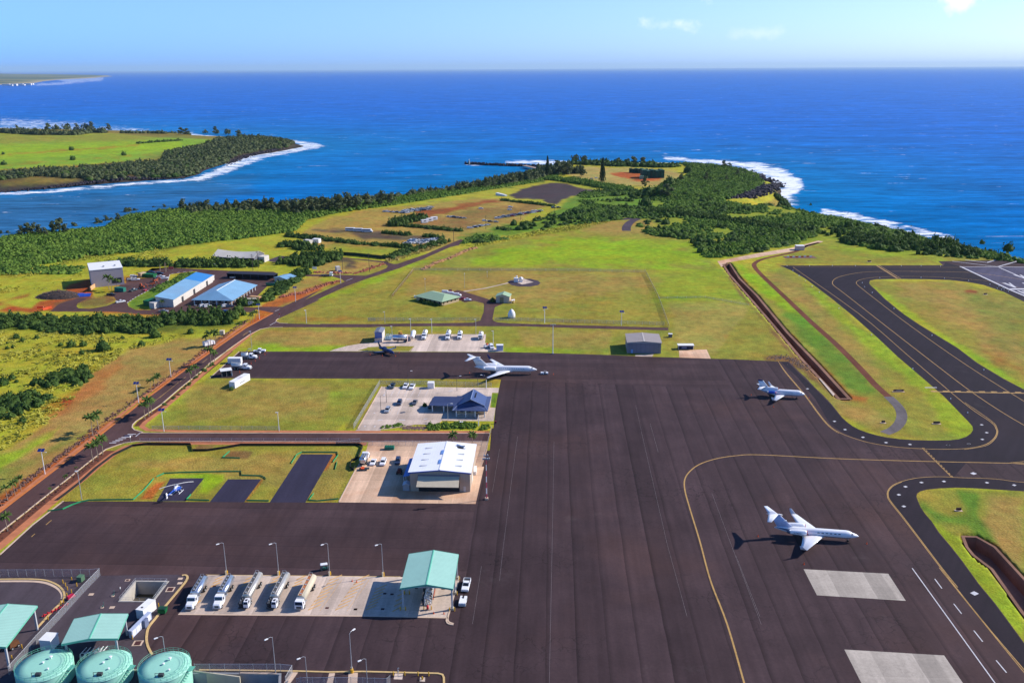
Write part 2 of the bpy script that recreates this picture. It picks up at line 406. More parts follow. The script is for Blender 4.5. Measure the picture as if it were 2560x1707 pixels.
COVER=[(C_TALL,6,.9,OV((-900,545),(0,560),(120,585),(420,560),(560,545),(680,530),(760,560),(740,640),(620,700),(560,745),(480,775),(330,850),(100,1020),(0,1100),(-900,1900))),(C_TALL,5,.8,OV((660,520),(700,505),(900,470),(1060,445),(1150,440),(1300,462),(1260,490),(1180,530),(1060,560),(900,575),(700,548))),(C_DRY,3,.8,OV((700,530),(760,500),(860,480),(1000,465),(1130,455),(1260,470),(1200,505),(1080,555),(920,590),(800,585),(690,548))),(C_SCRUB,5,.95,OV((-900,470),(0,500),(300,470),(450,455),(700,448),(900,440),(1050,418),(1200,385),(1260,372),(1290,375),(1250,420),(1150,430),(1000,455),(860,465),(720,500),(660,515),(560,545),(420,565),(100,600),(-900,760))),(C_GREEN,6,.9,OV((1250,500),(1330,440),(1480,440),(1600,400),(1700,395),(1760,430),(1640,465),(1900,490),(2400,580),(2400,605),(2100,580),(1880,545),(1820,560),(1660,590),(1600,550),(1480,500),(1360,510),(1200,540),(1080,560),(1060,545))),(C_GREEN,5,.7,OV((1490,520),(1700,490),(1900,510),(1960,545),(1830,560),(1680,575),(1560,545))),(C_TALL,10,.5,OV((1500,470),(1700,470),(1850,490),(2050,530),(2200,570),(1950,550),(1700,580),(1560,540))),(C_TALL,3,.7,OV((1070,570),(1150,545),(1350,515),(1460,500),(1480,512),(1350,530),(1200,560),(1100,590))),(C_TAN,4,.9,M2((1420,270),(1560,175),(2352,185),(2700,220),(2750,300),(2500,400),(2100,420),(1800,370),(1520,330))),(C_DIRT,3,.95,M2((1900,250),(2050,235),(2352,250),(2520,260),(2500,340),(2300,360),(2150,330),(2000,290))),(C_CINDER,2,1,M2((700,520),(850,450),(1010,395),(1200,365),(1400,375),(1520,420),(1760,450),(1700,500),(1500,510),(1350,560),(1280,620),(1180,600),(1100,560),(950,545),(800,545))),(C_RED,3,.8,M2((-400,700),(0,650),(250,600),(480,570),(640,590),(420,620),(150,670),(0,730),(-350,760))),(C_BROWN,5,.55,M2((-400,780),(0,740),(450,660),(1000,640),(1200,650),(900,720),(300,800),(380,830),(250,890),(0,920),(-400,880))),(C_CINDER,3,.85,M1((380,400),(620,390),(1180,420),(1190,450),(1560,480),(1900,495),(1750,520),(1400,530),(1100,500),(1000,520),(800,440),(500,430))),(C_OLIVE,2,.9,M1((560,600),(640,560),(1400,610),(1500,630),(1240,720),(600,690))),(C_LUSH,3,.35,M1((640,610),(900,600),(1450,640),(1240,700),(900,700))),(C_DRY,3,.9,M1((500,760),(700,735),(1220,790),(1270,830),(1000,935),(640,925),(420,900))),(C_CINDER,2,.8,M1((500,800),(700,735),(900,760),(830,810),(890,835),(770,835),(820,780),(620,770))),(C_OLIVE,3,1,OV((590,745),(650,700),(830,620),(1060,570),(1330,520),(1460,500),(1500,520),(1600,555),(1640,600),(1830,770),(1850,850),(560,830))),(C_LUSH,14,.85,OV((1090,590),(1200,560),(1350,540),(1500,550),(1600,560),(1640,600),(1500,618),(1200,618),(1080,612))),(C_LUSH,10,.5,OV((1500,620),(1650,605),(1720,690),(1620,690),(1520,680))),(C_LUSH,3,.7,M1((1300,860),(1500,800),(1750,720),(1850,720),(1700,800),(1300,960),(900,1120),(450,1223),(700,1100))),(C_DRY,8,.7,OV((1400,505),(1500,515),(1560,545),(1400,540),(1340,530))),(C_DRY,6,.6,OV((950,640),(1090,615),(1480,625),(1500,660),(1200,700),(930,680))),(C_TAN,3,.35,OV((1540,700),(1700,690),(1810,815),(1560,815))),(C_DRY,3,.8,L2((1560,930),(1700,800),(2100,560),(2352,510),(2352,680),(1980,900),(1760,935))),(C_DIRT,3,.8,L2((1500,990),(1620,860),(1850,780),(2352,660),(2352,700),(1900,860),(1790,930),(1700,1000),(1450,1190),(1300,1180))),(C_DIRT,3,.6,M1((0,1215),(200,1160),(500,1050),(700,990),(720,1010),(500,1090),(200,1190))),(C_DIRT,4,.5,U_((1180,95),(1500,80),(1760,70),(2160,90),(2100,110),(1500,110))),(C_DIRT,4,.5,R1((100,730),(200,740),(330,790),(320,815),(180,790))),(C_DRY,3,.7,U_((780,240),(2352,230),(2352,420),(1700,480),(450,480))),(C_LUSH,3,.8,U_((440,500),(620,420),(900,430),(1300,465),(1900,460),(1640,520),(420,527))),(C_DRY,3,.6,X_((-100,220),(980,230),(940,470),(0,450))),(C_LUSH,3,.6,X_((-400,440),(100,420),(700,460),(960,480),(900,500),(-100,475),(-500,460))),(C_GREEN,4,.7,X_((760,420),(950,430),(940,480),(780,460))),(C_OLIVE,2,1,R1((0,895),(520,192),(900,440),(1968,1420),(1900,1500),(1300,1480),(980,1330),(580,915))),(C_LUSH,4,.95,R1((150,180),(230,165),(300,240),(700,560),(820,720),(780,760),(500,500),(300,340))),(C_GREEN,6,.85,R1((500,500),(700,560),(900,780),(1150,1000),(1280,1180),(1100,1170),(950,1010),(780,850),(620,680))),(C_LUSH,4,.6,R1((700,330),(860,430),(1250,760),(1560,1020),(1900,1330),(1968,1420),(1900,1490),(1780,1400),(1500,1100),(1150,780),(850,520))),(C_DRY,5,.6,R1((340,200),(520,240),(850,520),(1150,850),(1400,1130),(1380,1200),(1050,900),(700,520),(400,260))),(C_DRY,6,.7,R1((900,1200),(1100,1260),(1350,1350),(1250,1400),(1060,1370))),(C_DIRT,2.5,.85,R1((60,170),(120,170),(330,400),(650,770),(1020,1150),(1180,1190),(1160,1210),(1000,1200),(640,760),(330,420))),(C_BROWN,2.5,.9,R1((60,170),(100,200),(230,420),(420,640),(700,950),(960,1190),(930,1190),(680,980),(600,870),(300,500),(180,360))),(C_DIRT,5,.5,R1((500,180),(560,150),(780,100),(1100,100),(1400,170),(1000,188))),(C_BROWN,4,.9,R1((420,900),(500,865),(600,880),(720,975),(640,985),(580,915))),(C_OLIVE,4,.9,R1((600,90),(800,20),(1100,30),(1700,110),(2400,130),(2352,150),(1705,160),(1740,190),(515,190))),(C_LUSH,6,.5,R1((900,60),(1300,70),(1750,130),(1740,185),(1500,150),(1100,110))),(C_OLIVE,2,1,R1((1190,320),(1800,300),(2500,480),(3600,1400),(3600,2000),(2352,1125),(1190,345))),(C_DRY,10,.7,R1((1400,340),(1900,330),(2300,470),(2400,900),(2352,1050),(1900,700),(1500,450))),(C_GREEN,14,.5,R1((1800,480),(2100,440),(2400,620),(2352,800),(2000,640))),(C_LUSH,3,.7,R1((1190,340),(1240,350),(1700,680),(2352,1090),(2352,1125),(1900,850),(1400,520))),(C_RED,2,.9,R1((1890,370),(1950,362),(2010,378),(1990,395),(1920,392))),(C_DIRT,5,.5,R1((2050,840),(2200,880),(2352,960),(2352,1010),(2150,930))),(C_OLIVE,1.5,1,R3((495,350),(560,318),(1188,320),(1600,330),(1600,1700),(1188,1300),(780,760),(500,400))),(C_DRY,4,.8,R3((950,340),(1188,360),(1188,880),(1000,680),(920,520))),(C_GREEN,3,.9,R3((750,320),(900,330),(900,500),(1000,660),(900,640),(820,540),(620,520),(540,430),(700,500),(820,480))),(C_LUSH,2,.6,R3((560,500),(700,600),(860,700),(1188,1120),(1188,1300),(900,930),(700,680))),(C_DIRT,1.5,.7,R3((880,640),(1000,680),(1188,900),(1188,930),(980,720))),(C_DRY,3,1,R2((1100,310),(1350,260),(1640,210),(1900,200),(1830,260),(1170,760),(780,1075),(200,1500),(-800,2200),(-900,1700),(0,1200),(220,1060),(540,820),(760,540))),(C_LUSH,3,.75,E_((0,300),(300,160),(600,0),(700,-60),(620,60),(330,260),(0,420),(-400,640),(-400,520))),(C_GREEN,3,.5,E_((0,440),(400,290),(700,100),(1000,20),(900,90),(500,330),(0,640))),(C_RED,1.5,.9,R2((500,730),(560,710),(610,740),(570,780),(520,770))),(C_DIRT,4,.45,R2((380,800),(500,700),(640,660),(780,560),(850,490),(1000,430),(900,600),(600,790),(460,840))),(C_DIRT,2,1,L1((-200,1000),(0,960),(130,900),(430,940),(560,850),(900,830),(1000,760),(900,680),(1000,610),(1250,560),(1290,640),(1300,700),(1260,800),(1080,880),(1080,960),(1400,960),(1600,940),(1700,960),(1900,1000),(2352,1020),(2352,1045),(1500,1010),(600,1010),(0,1020))),(C_BROWN,2,.9,L1((1100,800),(1250,810),(1080,880),(1080,960),(1400,960),(1620,950),(1700,1000),(700,1000),(780,900),(900,850))),(C_RED,3,.8,L1((-200,900),(0,850),(260,780),(420,740),(400,800),(0,920),(-200,960))),(C_DIRT,3,.5,L1((0,1050),(500,1040),(1700,1040),(2352,1040),(2352,1075),(1500,1060),(0,1080))),(C_TALL,3,.7,L1((0,960),(200,880),(420,780),(520,700),(660,690),(600,740),(420,830),(0,1000))),(C_DIRT,2,.55,L1((1400,540),(2352,400),(2352,620),(1900,760),(1500,860))),(C_BROWN,3,.8,L1((1080,900),(1250,820),(1480,770),(1620,850),(1400,960),(1150,960))),(C_GREEN,2,.9,L1((1820,840),(2000,740),(2352,560),(2352,700),(2200,790),(2060,880),(1900,960),(1800,920))),(C_TALL,2,.7,L1((1300,700),(1500,650),(1600,680),(1600,720),(1350,790))),(C_GREEN,2,.9,L2((0,670),(550,445),(620,460),(400,590),(60,790),(0,830))),(C_SCRUB,5,.8,R2((0,50),(400,50),(900,90),(1350,60),(1900,30),(2050,70),(1400,190),(1000,170),(600,170),(0,150))),(C_DIRT,2.5,.9,R2((690,1075),(1100,780),(1480,520),(1860,230),(2090,80),(2330,-20),(2340,0),(2110,110),(1910,245),(1510,535),(1170,790),(800,1075),(0,1700),(-300,1800))),(C_OLIVE,1.5,1,U_((0,885),(2352,885),(2352,920),(2000,1250),(1400,2000),(-1500,2000))),(C_DRY,3,.5,R2((1500,640),(2100,570),(2800,600),(2700,900),(1600,900))),(C_LUSH,4,.35,U_((1600,1050),(1750,1040),(1780,1120),(1640,1130))),(C_OLIVE,1,1,E_((690,800),(1300,250),(2240,130),(4230,150),(4250,300),(4000,820),(700,812))),(C_DRY,3,.55,F_((-600,350),(300,330),(1500,300),(2300,200),(2200,500),(2000,800),(1250,600),(-300,400))),(C_LUSH,1.5,.8,F_((-30,560),(60,490),(520,480),(760,500),(740,580),(560,720),(430,720),(520,560),(60,540))),(C_DIRT,1,.8,E_((1640,790),(1720,680),(1830,580),(2000,550),(1790,790))),(C_DIRT,.7,.8,F_((1190,555),(1215,555),(1060,760),(1020,815),(1000,800))),(C_DIRT,.7,.8,F_((2040,255),(2080,260),(1960,450),(1910,460))),(C_BROWN,1,.8,F_((400,200),(450,155),(650,155),(600,205))),(C_BROWN,1,.8,F_((750,300),(830,230),(1020,228),(1080,240),(1030,300))),(C_GREEN,1,.9,T_((2060,365),(2150,365),(2110,590),(2030,580))),(C_OLIVE,1,1,T_((-100,160),(2190,165),(2160,285),(2100,290),(400,270),(90,890),(-100,900))),(C_FIELD,8,1,N1((-800,400),(0,415),(600,380),(1160,345),(1170,300),(1350,260),(1560,210),(1500,185),(1000,150),(500,160),(0,160),(-800,170))),(C_OLIVE,10,.8,N1((-800,165),(0,160),(500,160),(900,150),(1200,170),(1000,210),(500,215),(0,235),(-800,250))),(C_FIELD2,8,.8,N1((-800,250),(0,240),(900,215),(1300,210),(1300,270),(900,290),(0,350),(-600,360))),(C_RED,4,.9,N1((-800,440),(0,420),(600,385),(1160,345),(1170,355),(600,400),(0,430),(-800,470))),(C_DIRT,4,.5,N1((0,305),(500,270),(1000,235),(1000,240),(500,278),(0,312))),(C_DIRT,4,.4,N1((0,378),(500,345),(900,315),(1100,300),(1100,306),(900,322),(500,351),(0,385))),(C_SCRUB,8,.9,N1((-800,480),(0,435),(600,400),(1170,355),(1180,290),(1500,220),(1700,190),(2100,200),(2150,240),(1700,300),(1450,470),(1000,490),(0,570),(-800,640))),(C_TALL,6,.8,N1((0,530),(200,470),(520,480),(560,510),(300,550),(0,575))),]
print('cover...')
PXs=np.concatenate([[-9000,-5000,-3000,-1800,-1100,-800,-650,-550,-480],np.arange(-440,3000,4.5),[3040,3110,3200,3350,3650,4300,6000,9000]])
PYs=np.concatenate([np.arange(296,560,1.8),np.arange(560,1250,3.0),np.arange(1250,1800,6.0),[1830,1900,2000,2200,2600]])
X,Y,nx,ny=gridmesh('ground',PXs,PYs,0)
Z=hf(X,Y)
d1=sdist(X,Y,PN);d2=sdist(X,Y,PP)
Cc=np.zeros(X.shape+(4,));Cc[...]=C_TALL
wig=(vnoise(X,Y,22,0)-.5);wig2=vnoise(X,Y,9,2,2)-.5
vpx,vpy=PJ(X,Y,Z)
ppm=np.maximum(.3,(vpy-HOR)*.955/CH)
for col,soft,stg,poly in COVER:
 P=np.array(poly)
 x0,x1,y0,y1=P[:,0].min()-40,P[:,0].max()+40,P[:,1].min()-30,P[:,1].max()+30
 msk=(vpx>x0)&(vpx<x1)&(vpy>y0)&(vpy<y1)
 if not msk.any():continue
 W=np.array([G0(a,max(b,190),0 if b>460 or a>1300 else-12)for a,b in poly])if False else None
 sd_=sdist(vpx[msk],vpy[msk],P)/ppm[msk]
 sd_=sd_+wig[msk]*soft*1.6+wig2[msk]*soft*.8
 k=ss(sd_,-soft*.5,soft*.5)[:,None]*stg
 Cc[msk]=Cc[msk]*(1-k)+np.array(col)*k
TP=np.where(d1>d2,TOP(Y),SEA+16);rel=ss((TP-Z)/np.maximum(TP-SEA,1),.42,.8);rock=rel*(np.maximum(d1,d2)>-60)
for arr in(0,):
 k=(rock*.95)[...,None];Cc=Cc*(1-k)+np.array(C_ROCK)*k
band=ss((TP-Z)/np.maximum(TP-SEA,1),.25,.4)*(1-rel)*.6
k=band[...,None];Cc=Cc*(1-k)+np.array(dl(120,82,62))*k
pn=vnoise(X,Y,45,2);k=(ss(pn,.52,.72)*.35)[...,None]*(Z>-10)[...,None]
Cc=Cc*(1-k)+Cc*np.array([.8,1.05,.8,1])*k
k=(ss(1-pn,.55,.75)*.3)[...,None];Cc=Cc*(1-k)+Cc*np.array([1.25,1.0,1.0,1])*k
ditch=R1((92,185),(130,178),(200,290),(330,420),(560,700),(800,950),(1020,1192),(965,1192),(690,900),(480,650),(280,420),(140,260))
ditch2=R3((805,625),(880,628),(990,690),(1188,905),(1500,1260),(1500,1500),(1188,1110),(990,830),(870,740),(830,690))
basin=A_((1415,570),(1600,345),(1965,350),(1795,572))
pond=[(440,1683),(697,1686),(690,1850),(420,1850)]
for poly,ex,dep in((ditch,1.4,4.2),(ditch2,1.2,5),(basin,.5,5),(pond,.7,5)):
 P=np.array([G0(*p)for p in poly]);m_=(X>P[:,0].min()-5)&(X<P[:,0].max()+5)&(Y>P[:,1].min()-5)&(Y<P[:,1].max()+5)
 s_=sdist(X[m_],Y[m_],P);Z[m_]=np.where(s_>-ex,-dep-.4,Z[m_])
drop=(Z<SEA-4.6)
struct(finish_grid('ground',X,Y,Z,nx,ny,Cc,cover_mat('ground_cover'),drop))
print('sea...')
SXs=np.concatenate([[-3000,-2000,-1200,-700,-400,-200],np.arange(-100,2700,7),[2760,2900,3200,4000,5500]])
SYs=np.concatenate([[173.6,174.3,175.5,177,179,182,186],np.arange(190,660,2.4),[680,720,800]])
gx,gy=np.meshgrid(SXs,SYs);dyr=gy-HOR;
gyr=gy-(gx-CX)*math.tan(ROLL)
dx,dy,dz=ray(gx,gyr);t=(SEA-CH)/dz;X,Y=dx*t,dy*t
FO=np.zeros(X.shape+(4,));FO[...,3]=1
vpx,vpy=PJ(X,Y,SEA)
d1=sdist(X,Y,PN);d2=sdist(X,Y,PP)
foam=np.zeros(X.shape);n1=vnoise(X,Y,60,0,4);n2=vnoise(X,Y,18,1,3)
FOAM=[(OV((1525,360),(1570,364),(1650,370),(1720,374),(1790,388),(1835,408),(1850,428),(1815,448),(1760,466),(1690,476),(1650,470),(1740,450),(1790,425),(1740,395),(1690,378),(1530,370)),1.05,10),(OV((1160,370),(1220,368),(1340,370),(1450,374),(1450,378),(1240,378),(1160,376)),.95,4),(OV((455,415),(500,398),(545,376),(600,358),(680,345),(735,338),(700,332),(660,336),(600,350),(540,366),(480,398),(440,412)),.9,6),(OV((0,270),(60,276),(180,284),(330,298),(440,306),(440,312),(300,306),(100,300),(0,298)),.62,12),(OV((1890,480),(1960,490),(2080,515),(2190,545),(2190,555),(2060,530),(1940,505),(1880,488)),.8,5),(OV((0,440),(200,430),(440,412),(440,416),(200,435),(0,446)),.4,2),(OV((1066,378),(1078,374),(1120,379),(1100,382),(1070,381)),.7,3),(OV((80,178),(180,175),(240,178),(235,186),(180,192),(90,198),(70,194),(150,188)),.62,3),]
for poly,stg,soft in FOAM:
 P=np.array(poly);m_=(vpx>P[:,0].min()-30)&(vpx<P[:,0].max()+30)&(vpy>P[:,1].min()-30)&(vpy<P[:,1].max()+30)
 s_=sdist(vpx[m_],vpy[m_],P);k=ss(s_+(n1[m_]-.5)*soft*2,-soft,soft*.7)*stg
 foam[m_]=np.maximum(foam[m_],k)
shore=ss(-np.abs(np.maximum(d1,d2)+10),-30,-6)*.85
foam=np.maximum(foam,shore*((vpx>1500)|(vpx<900)))
FO[...,0]=foam
dd=-np.maximum(d1,d2)
FO[...,1]=np.exp(-np.maximum(dd,0)/520.0)
RM=np.array(OV((-600,560),(-600,470),(0,440),(250,426),(440,416),(560,430),(420,470),(200,520),(0,560)))
FO[...,2]=ss(sdist(vpx,vpy,RM)+(n1-.5)*80,-60,50)
def sea_mat():
 m=bpy.data.materials.new('sea_water');m.use_nodes=True;t=m.node_tree;b=t.nodes['Principled BSDF']
 at=N(t,'ShaderNodeAttribute',attribute_name='cover');sp=N(t,'ShaderNodeSeparateColor');L(t,at.outputs['Color'],sp.inputs[0])
 tc=N(t,'ShaderNodeTexCoord')
 def noise(sx,sy,det=5,rough=.6,rot=0):
  mp=N(t,'ShaderNodeMapping');mp.inputs['Scale'].default_value=(sx,sy,1);mp.inputs['Rotation'].default_value=(0,0,rot);L(t,tc.outputs['Object'],mp.inputs[0])
  no=N(t,'ShaderNodeTexNoise');no.inputs['Scale'].default_value=1;no.inputs['Detail'].default_value=det;no.inputs['Roughness'].default_value=rough;L(t,mp.outputs[0],no.inputs[0]);return no.outputs[0]
 def rng(x,a,b_,c=0,d=1):
  r=N(t,'ShaderNodeMapRange');r.inputs[1].default_value=a;r.inputs[2].default_value=b_;r.inputs[3].default_value=c;r.inputs[4].default_value=d;L(t,x,r.inputs[0]);return r.outputs[0]
 def mix(f,a,b_):
  x=N(t,'ShaderNodeMix',data_type='RGBA')
  L(t,f,x.inputs[0])
  for s_,v in((6,a),(7,b_)):
   if isinstance(v,tuple):x.inputs[s_].default_value=v
   else:L(t,v,x.inputs[s_])
  return x.outputs[2]
 deep=(.002,.105,.46,1);teal=(.0,.155,.37,1);river=(.035,.12,.22,1)
 c1=mix(sp.outputs[1],deep,teal);c2=mix(rng(sp.outputs[2],0,1,0,.75),c1,river)
 sw=rng(noise(.0035,.012,7,.7,.25),.35,.65,.72,1.28)
 sw2=rng(noise(.018,.07,5,.7,.15),.3,.7,.55,1.5)
 mu=N(t,'ShaderNodeVectorMath',operation='SCALE');L(t,c2,mu.inputs[0]);L(t,sw,mu.inputs['Scale'])
 mv=N(t,'ShaderNodeVectorMath',operation='SCALE');L(t,mu.outputs[0],mv.inputs[0]);L(t,sw2,mv.inputs['Scale'])
 fn=rng(noise(.035,.09,9,.75),.34,.66,-.95,.55)
 ad=N(t,'ShaderNodeMath',operation='ADD');L(t,sp.outputs[0],ad.inputs[0]);L(t,fn,ad.inputs[1])
 f1=rng(ad.outputs[0],.35,.75)
 wc=rng(noise(.014,.06,6,.68,.12),.645,.69,0,.85)
 wcm=rng(noise(.0025,.004,3,.5),.40,.55)
 wm=N(t,'ShaderNodeMath',operation='MULTIPLY');L(t,wc,wm.inputs[0]);L(t,wcm,wm.inputs[1])
 gate=N(t,'ShaderNodeMath',operation='MULTIPLY');L(t,f1,gate.inputs[0]);L(t,rng(sp.outputs[0],.02,.15),gate.inputs[1])
 mxm=N(t,'ShaderNodeMath',operation='MAXIMUM');L(t,gate.outputs[0],mxm.inputs[0]);L(t,wm.outputs[0],mxm.inputs[1])
 L(t,mix(mxm.outputs[0],mv.outputs[0],(.86,.88,.9,1)),b.inputs['Base Color'])
 df=N(t,'ShaderNodeBsdfDiffuse');gl=N(t,'ShaderNodeBsdfGlossy');gl.inputs['Roughness'].default_value=.22;gl.inputs['Color'].default_value=(.8,.9,1,1)
 L(t,b.inputs['Base Color'].links[0].from_socket,df.inputs[0]);lw=N(t,'ShaderNodeLayerWeight');lw.inputs[0].default_value=.5;fc=rng(lw.outputs['Facing'],.86,1,.02,.2)
 ms=N(t,'ShaderNodeMixShader');L(t,fc,ms.inputs[0]);L(t,df.outputs[0],ms.inputs[1]);L(t,gl.outputs[0],ms.inputs[2]);L(t,ms.outputs[0],t.nodes['Material Output'].inputs[0])
 bp=N(t,'ShaderNodeBump');bp.inputs['Strength'].default_value=1;bp.inputs['Distance'].default_value=1.6
 n_=noise(.05,.13,8,.7,.2);L(t,n_,bp.inputs['Height']);L(t,bp.outputs[0],df.inputs['Normal']);L(t,bp.outputs[0],gl.inputs['Normal'])
 return m
struct(finish_grid('sea',X,Y,np.full(X.shape,SEA),len(SXs),len(SYs),FO,sea_mat()))
def far_shore():
 U=np.linspace(0,1,110);out=OV((-350,203),(-150,199),(0,195.5),(40,195),(90,191),(110,187),(150,183),(215,180),(262,175.5),(240,173.5),(120,171.5),(0,171),(-350,173.5))
 P=np.array([G0(a,b+0,SEA)for a,b in out])
 xs=np.linspace(P[:,0].min(),P[:,0].max(),150);ys=np.geomspace(P[:,1].min()*.98,P[:,1].max()*1.01,150)
 X,Y=np.meshgrid(xs,ys);d=sdist(X,Y,P)
 Zf=SEA-4+26*ss(d,-60,500)+110*vnoise(X,Y,3500,0)*ss(d,300,5000)
 c_=np.zeros(X.shape+(4,));c_[...]=dl(88,104,92)
 k=ss(vnoise(X,Y,900,1),.5,.6)[...,None];c_=c_*(1-k)+np.array(dl(128,128,96))*k
 k=(ss(-d,-260,-60))[...,None]*.9;c_=c_*(1-k)+np.array(dl(200,180,150))*k
 return struct(finish_grid('far_shore',X,Y,Zf,150,150,c_,cover_mat('far_cover',.1,.1),Zf<SEA-3))
far_shore()
print('pavement...')
def asphalt_mat(name,col,seams=None,ang=0,crack=.5,red=.35,rough=.8,var=.22):
 m=bpy.data.materials.new(name);m.use_nodes=True;t=m.node_tree;b=t.nodes['Principled BSDF']
 b.inputs['Roughness'].default_value=rough;b.inputs['Specular IOR Level'].default_value=.1
 tc=N(t,'ShaderNodeTexCoord');mp=N(t,'ShaderNodeMapping');mp.inputs['Rotation'].default_value=(0,0,ang);L(t,tc.outputs['Object'],mp.inputs[0])
 def noise(scale,det=6,rough=.65,st=(1,1)):
  m2=N(t,'ShaderNodeMapping');m2 .inputs['Scale'].default_value=(scale*st[0],scale*st[1],scale);L(t,mp.outputs[0],m2 .inputs[0])
  no=N(t,'ShaderNodeTexNoise');no.inputs['Scale'].default_value=1;no.inputs['Detail'].default_value=det;no.inputs['Roughness'].default_value=rough;L(t,m2 .outputs[0],no.inputs[0]);return no.outputs[0]
 def rng(x,a,b_,c=0,d=1):
  r=N(t,'ShaderNodeMapRange');r.inputs[1].default_value=a;r.inputs[2].default_value=b_;r.inputs[3].default_value=c;r.inputs[4].default_value=d;L(t,x,r.inputs[0]);return r.outputs[0]
 def mul(a,v):
  x=N(t,'ShaderNodeVectorMath',operation='SCALE')
  if isinstance(a,tuple):x.inputs[0].default_value=a[:3]
  else:L(t,a,x.inputs[0])
  L(t,v,x.inputs['Scale']);return x.outputs[0]
 def mixc(f,a,colr):
  x=N(t,'ShaderNodeMix',data_type='RGBA');L(t,f,x.inputs[0]);L(t,a,x.inputs[6]);x.inputs[7].default_value=colr;return x.outputs[2]
 out=mul(col,rng(noise(.05),.3,.7,1-var,1+var))
 out=mul(out,rng(noise(1.2,6),.25,.75,.86,1.14))
 out=mul(out,rng(noise(.25,5,.6,(1,.15)),.3,.7,.86,1.14));out=mul(out,rng(noise(.6,4,.6,(1,.02)),.3,.7,.9,1.1))
 out=mixc(rng(noise(.012 if red<1 else .035,5,.6),.5,.72,0,min(red,.75)),out,(.13,.062,.045,1)if red<1 else(.52,.21,.09,1))
 out=mixc(rng(noise(.03,8,.7),.62,.75,0,.18),out,(.2,.17,.16,1))
 if seams:
  sep=N(t,'ShaderNodeSeparateXYZ');L(t,mp.outputs[0],sep.inputs[0])
  for ax,per,wd,dk in seams:
   wv=N(t,'ShaderNodeMath',operation='MULTIPLY_ADD');L(t,noise(.05,2),wv.inputs[0]);wv.inputs[1].default_value=.8;L(t,sep.outputs[ax],wv.inputs[2])
   mu=N(t,'ShaderNodeMath',operation='MULTIPLY');mu.inputs[1].default_value=1/per;L(t,wv.outputs[0],mu.inputs[0])
   fr=N(t,'ShaderNodeMath',operation='FRACT');L(t,mu.outputs[0],fr.inputs[0])
   out=mul(out,rng(fr.outputs[0],0,wd/per,1-dk,1))
   out=mul(out,rng(fr.outputs[0],.85,1,1,1.08))
   fl=N(t,'ShaderNodeMath',operation='FLOOR');L(t,mu.outputs[0],fl.inputs[0])
   wn=N(t,'ShaderNodeTexWhiteNoise',noise_dimensions='1D');L(t,fl.outputs[0],wn.inputs['W'])
   out=mul(out,rng(wn.outputs[0],0,1,.86,1.13))
 if crack:
  vo=N(t,'ShaderNodeTexVoronoi',feature='DISTANCE_TO_EDGE');vo.inputs['Scale'].default_value=.22
  m4=N(t,'ShaderNodeVectorMath',operation='ADD');L(t,mp.outputs[0],m4 .inputs[0])
  nn=N(t,'ShaderNodeTexNoise');nn.inputs['Scale'].default_value=.5;L(t,mp.outputs[0],nn.inputs[0])
  sc=N(t,'ShaderNodeVectorMath',operation='SCALE');sc.inputs['Scale'].default_value=3;L(t,nn.outputs['Color'],sc.inputs[0]);L(t,sc.outputs[0],m4 .inputs[1])
  L(t,m4 .outputs[0],vo.inputs['Vector'])
  ck=rng(vo.outputs[0],0,.035,1,0);cm=rng(noise(.02,3),.5,.62)
  x=N(t,'ShaderNodeMath',operation='MULTIPLY');L(t,ck,x.inputs[0]);L(t,cm,x.inputs[1])
  y=N(t,'ShaderNodeMath',operation='MULTIPLY');L(t,x.outputs[0],y.inputs[0]);y.inputs[1].default_value=crack
  out=mixc(y.outputs[0],out,(.012,.01,.01,1))
 L(t,out,b.inputs['Base Color'])
 return m
GA=math.radians(2.5)
c_asph=dl(74,58,60);c_dark=dl(47,39,46)
AS_MAIN=asphalt_mat('apron_asphalt',c_asph,((0,7.6,1.3,.38),),GA,.7)
AS_STRIP=asphalt_mat('strip_asphalt',dl(77,60,61),((1,6.0,.7,.2),),GA,.5)
AS_DARK=asphalt_mat('taxiway_asphalt',c_dark,None,.6,.1,.08,var=.16)
AS_RUN=asphalt_mat('runway_asphalt',dl(88,84,104),None,.6,0,.05)
AS_ROAD=asphalt_mat('road_asphalt',dl(92,68,66),None,0,.15,.5)
AS_PAD=asphalt_mat('helipad_asphalt',dl(62,58,76),None,0,0,.05,var=.1)
AS_COMP=asphalt_mat('compound_asphalt',dl(86,76,82),None,0,0,.1,var=.1)
CONC=asphalt_mat('concrete',dl(220,198,180),((0,5.2,.12,.25),(1,5.2,.12,.25)),GA,.25,.25,var=.1)
CONC_GREY=asphalt_mat('pad_concrete',dl(190,178,164),((0,5,.1,.12),(1,6.6,.12,.2)),math.radians(2.5),.2,.0,var=.08)
CONC_RUST=asphalt_mat('stained_concrete',dl(230,192,160),((0,5.2,.12,.2),(1,5.2,.12,.2)),GA,.1,1.6,var=.1)
DIRT=asphalt_mat('red_earth',dl(172,92,54),None,0,0,.4,.95,.25)
DIRTB=asphalt_mat('planting_earth',dl(120,72,54),None,0,0,.5,.95,.3)
KERB_O=mat('orange_kerb',dl(214,126,62),.9,.2,.5,coords='Object');KERB_W=mat('pale_kerb',dl(226,196,170),.9,.15,.8);KERB_Y=mat('yellow_kerb',dl(226,190,128),.8,.2,1)
PAINT_Y=mat('yellow_paint',dl(200,158,92),.8,.3,.6);PAINT_W=mat('white_paint',dl(225,222,225),.8,.2,.6);PAINT_FW=mat('faded_paint',dl(150,140,142),.8,.35,.3);PAINT_OR=mat('worn_orange_paint',dl(236,182,110),.8,.3,.8)
Z0=.012
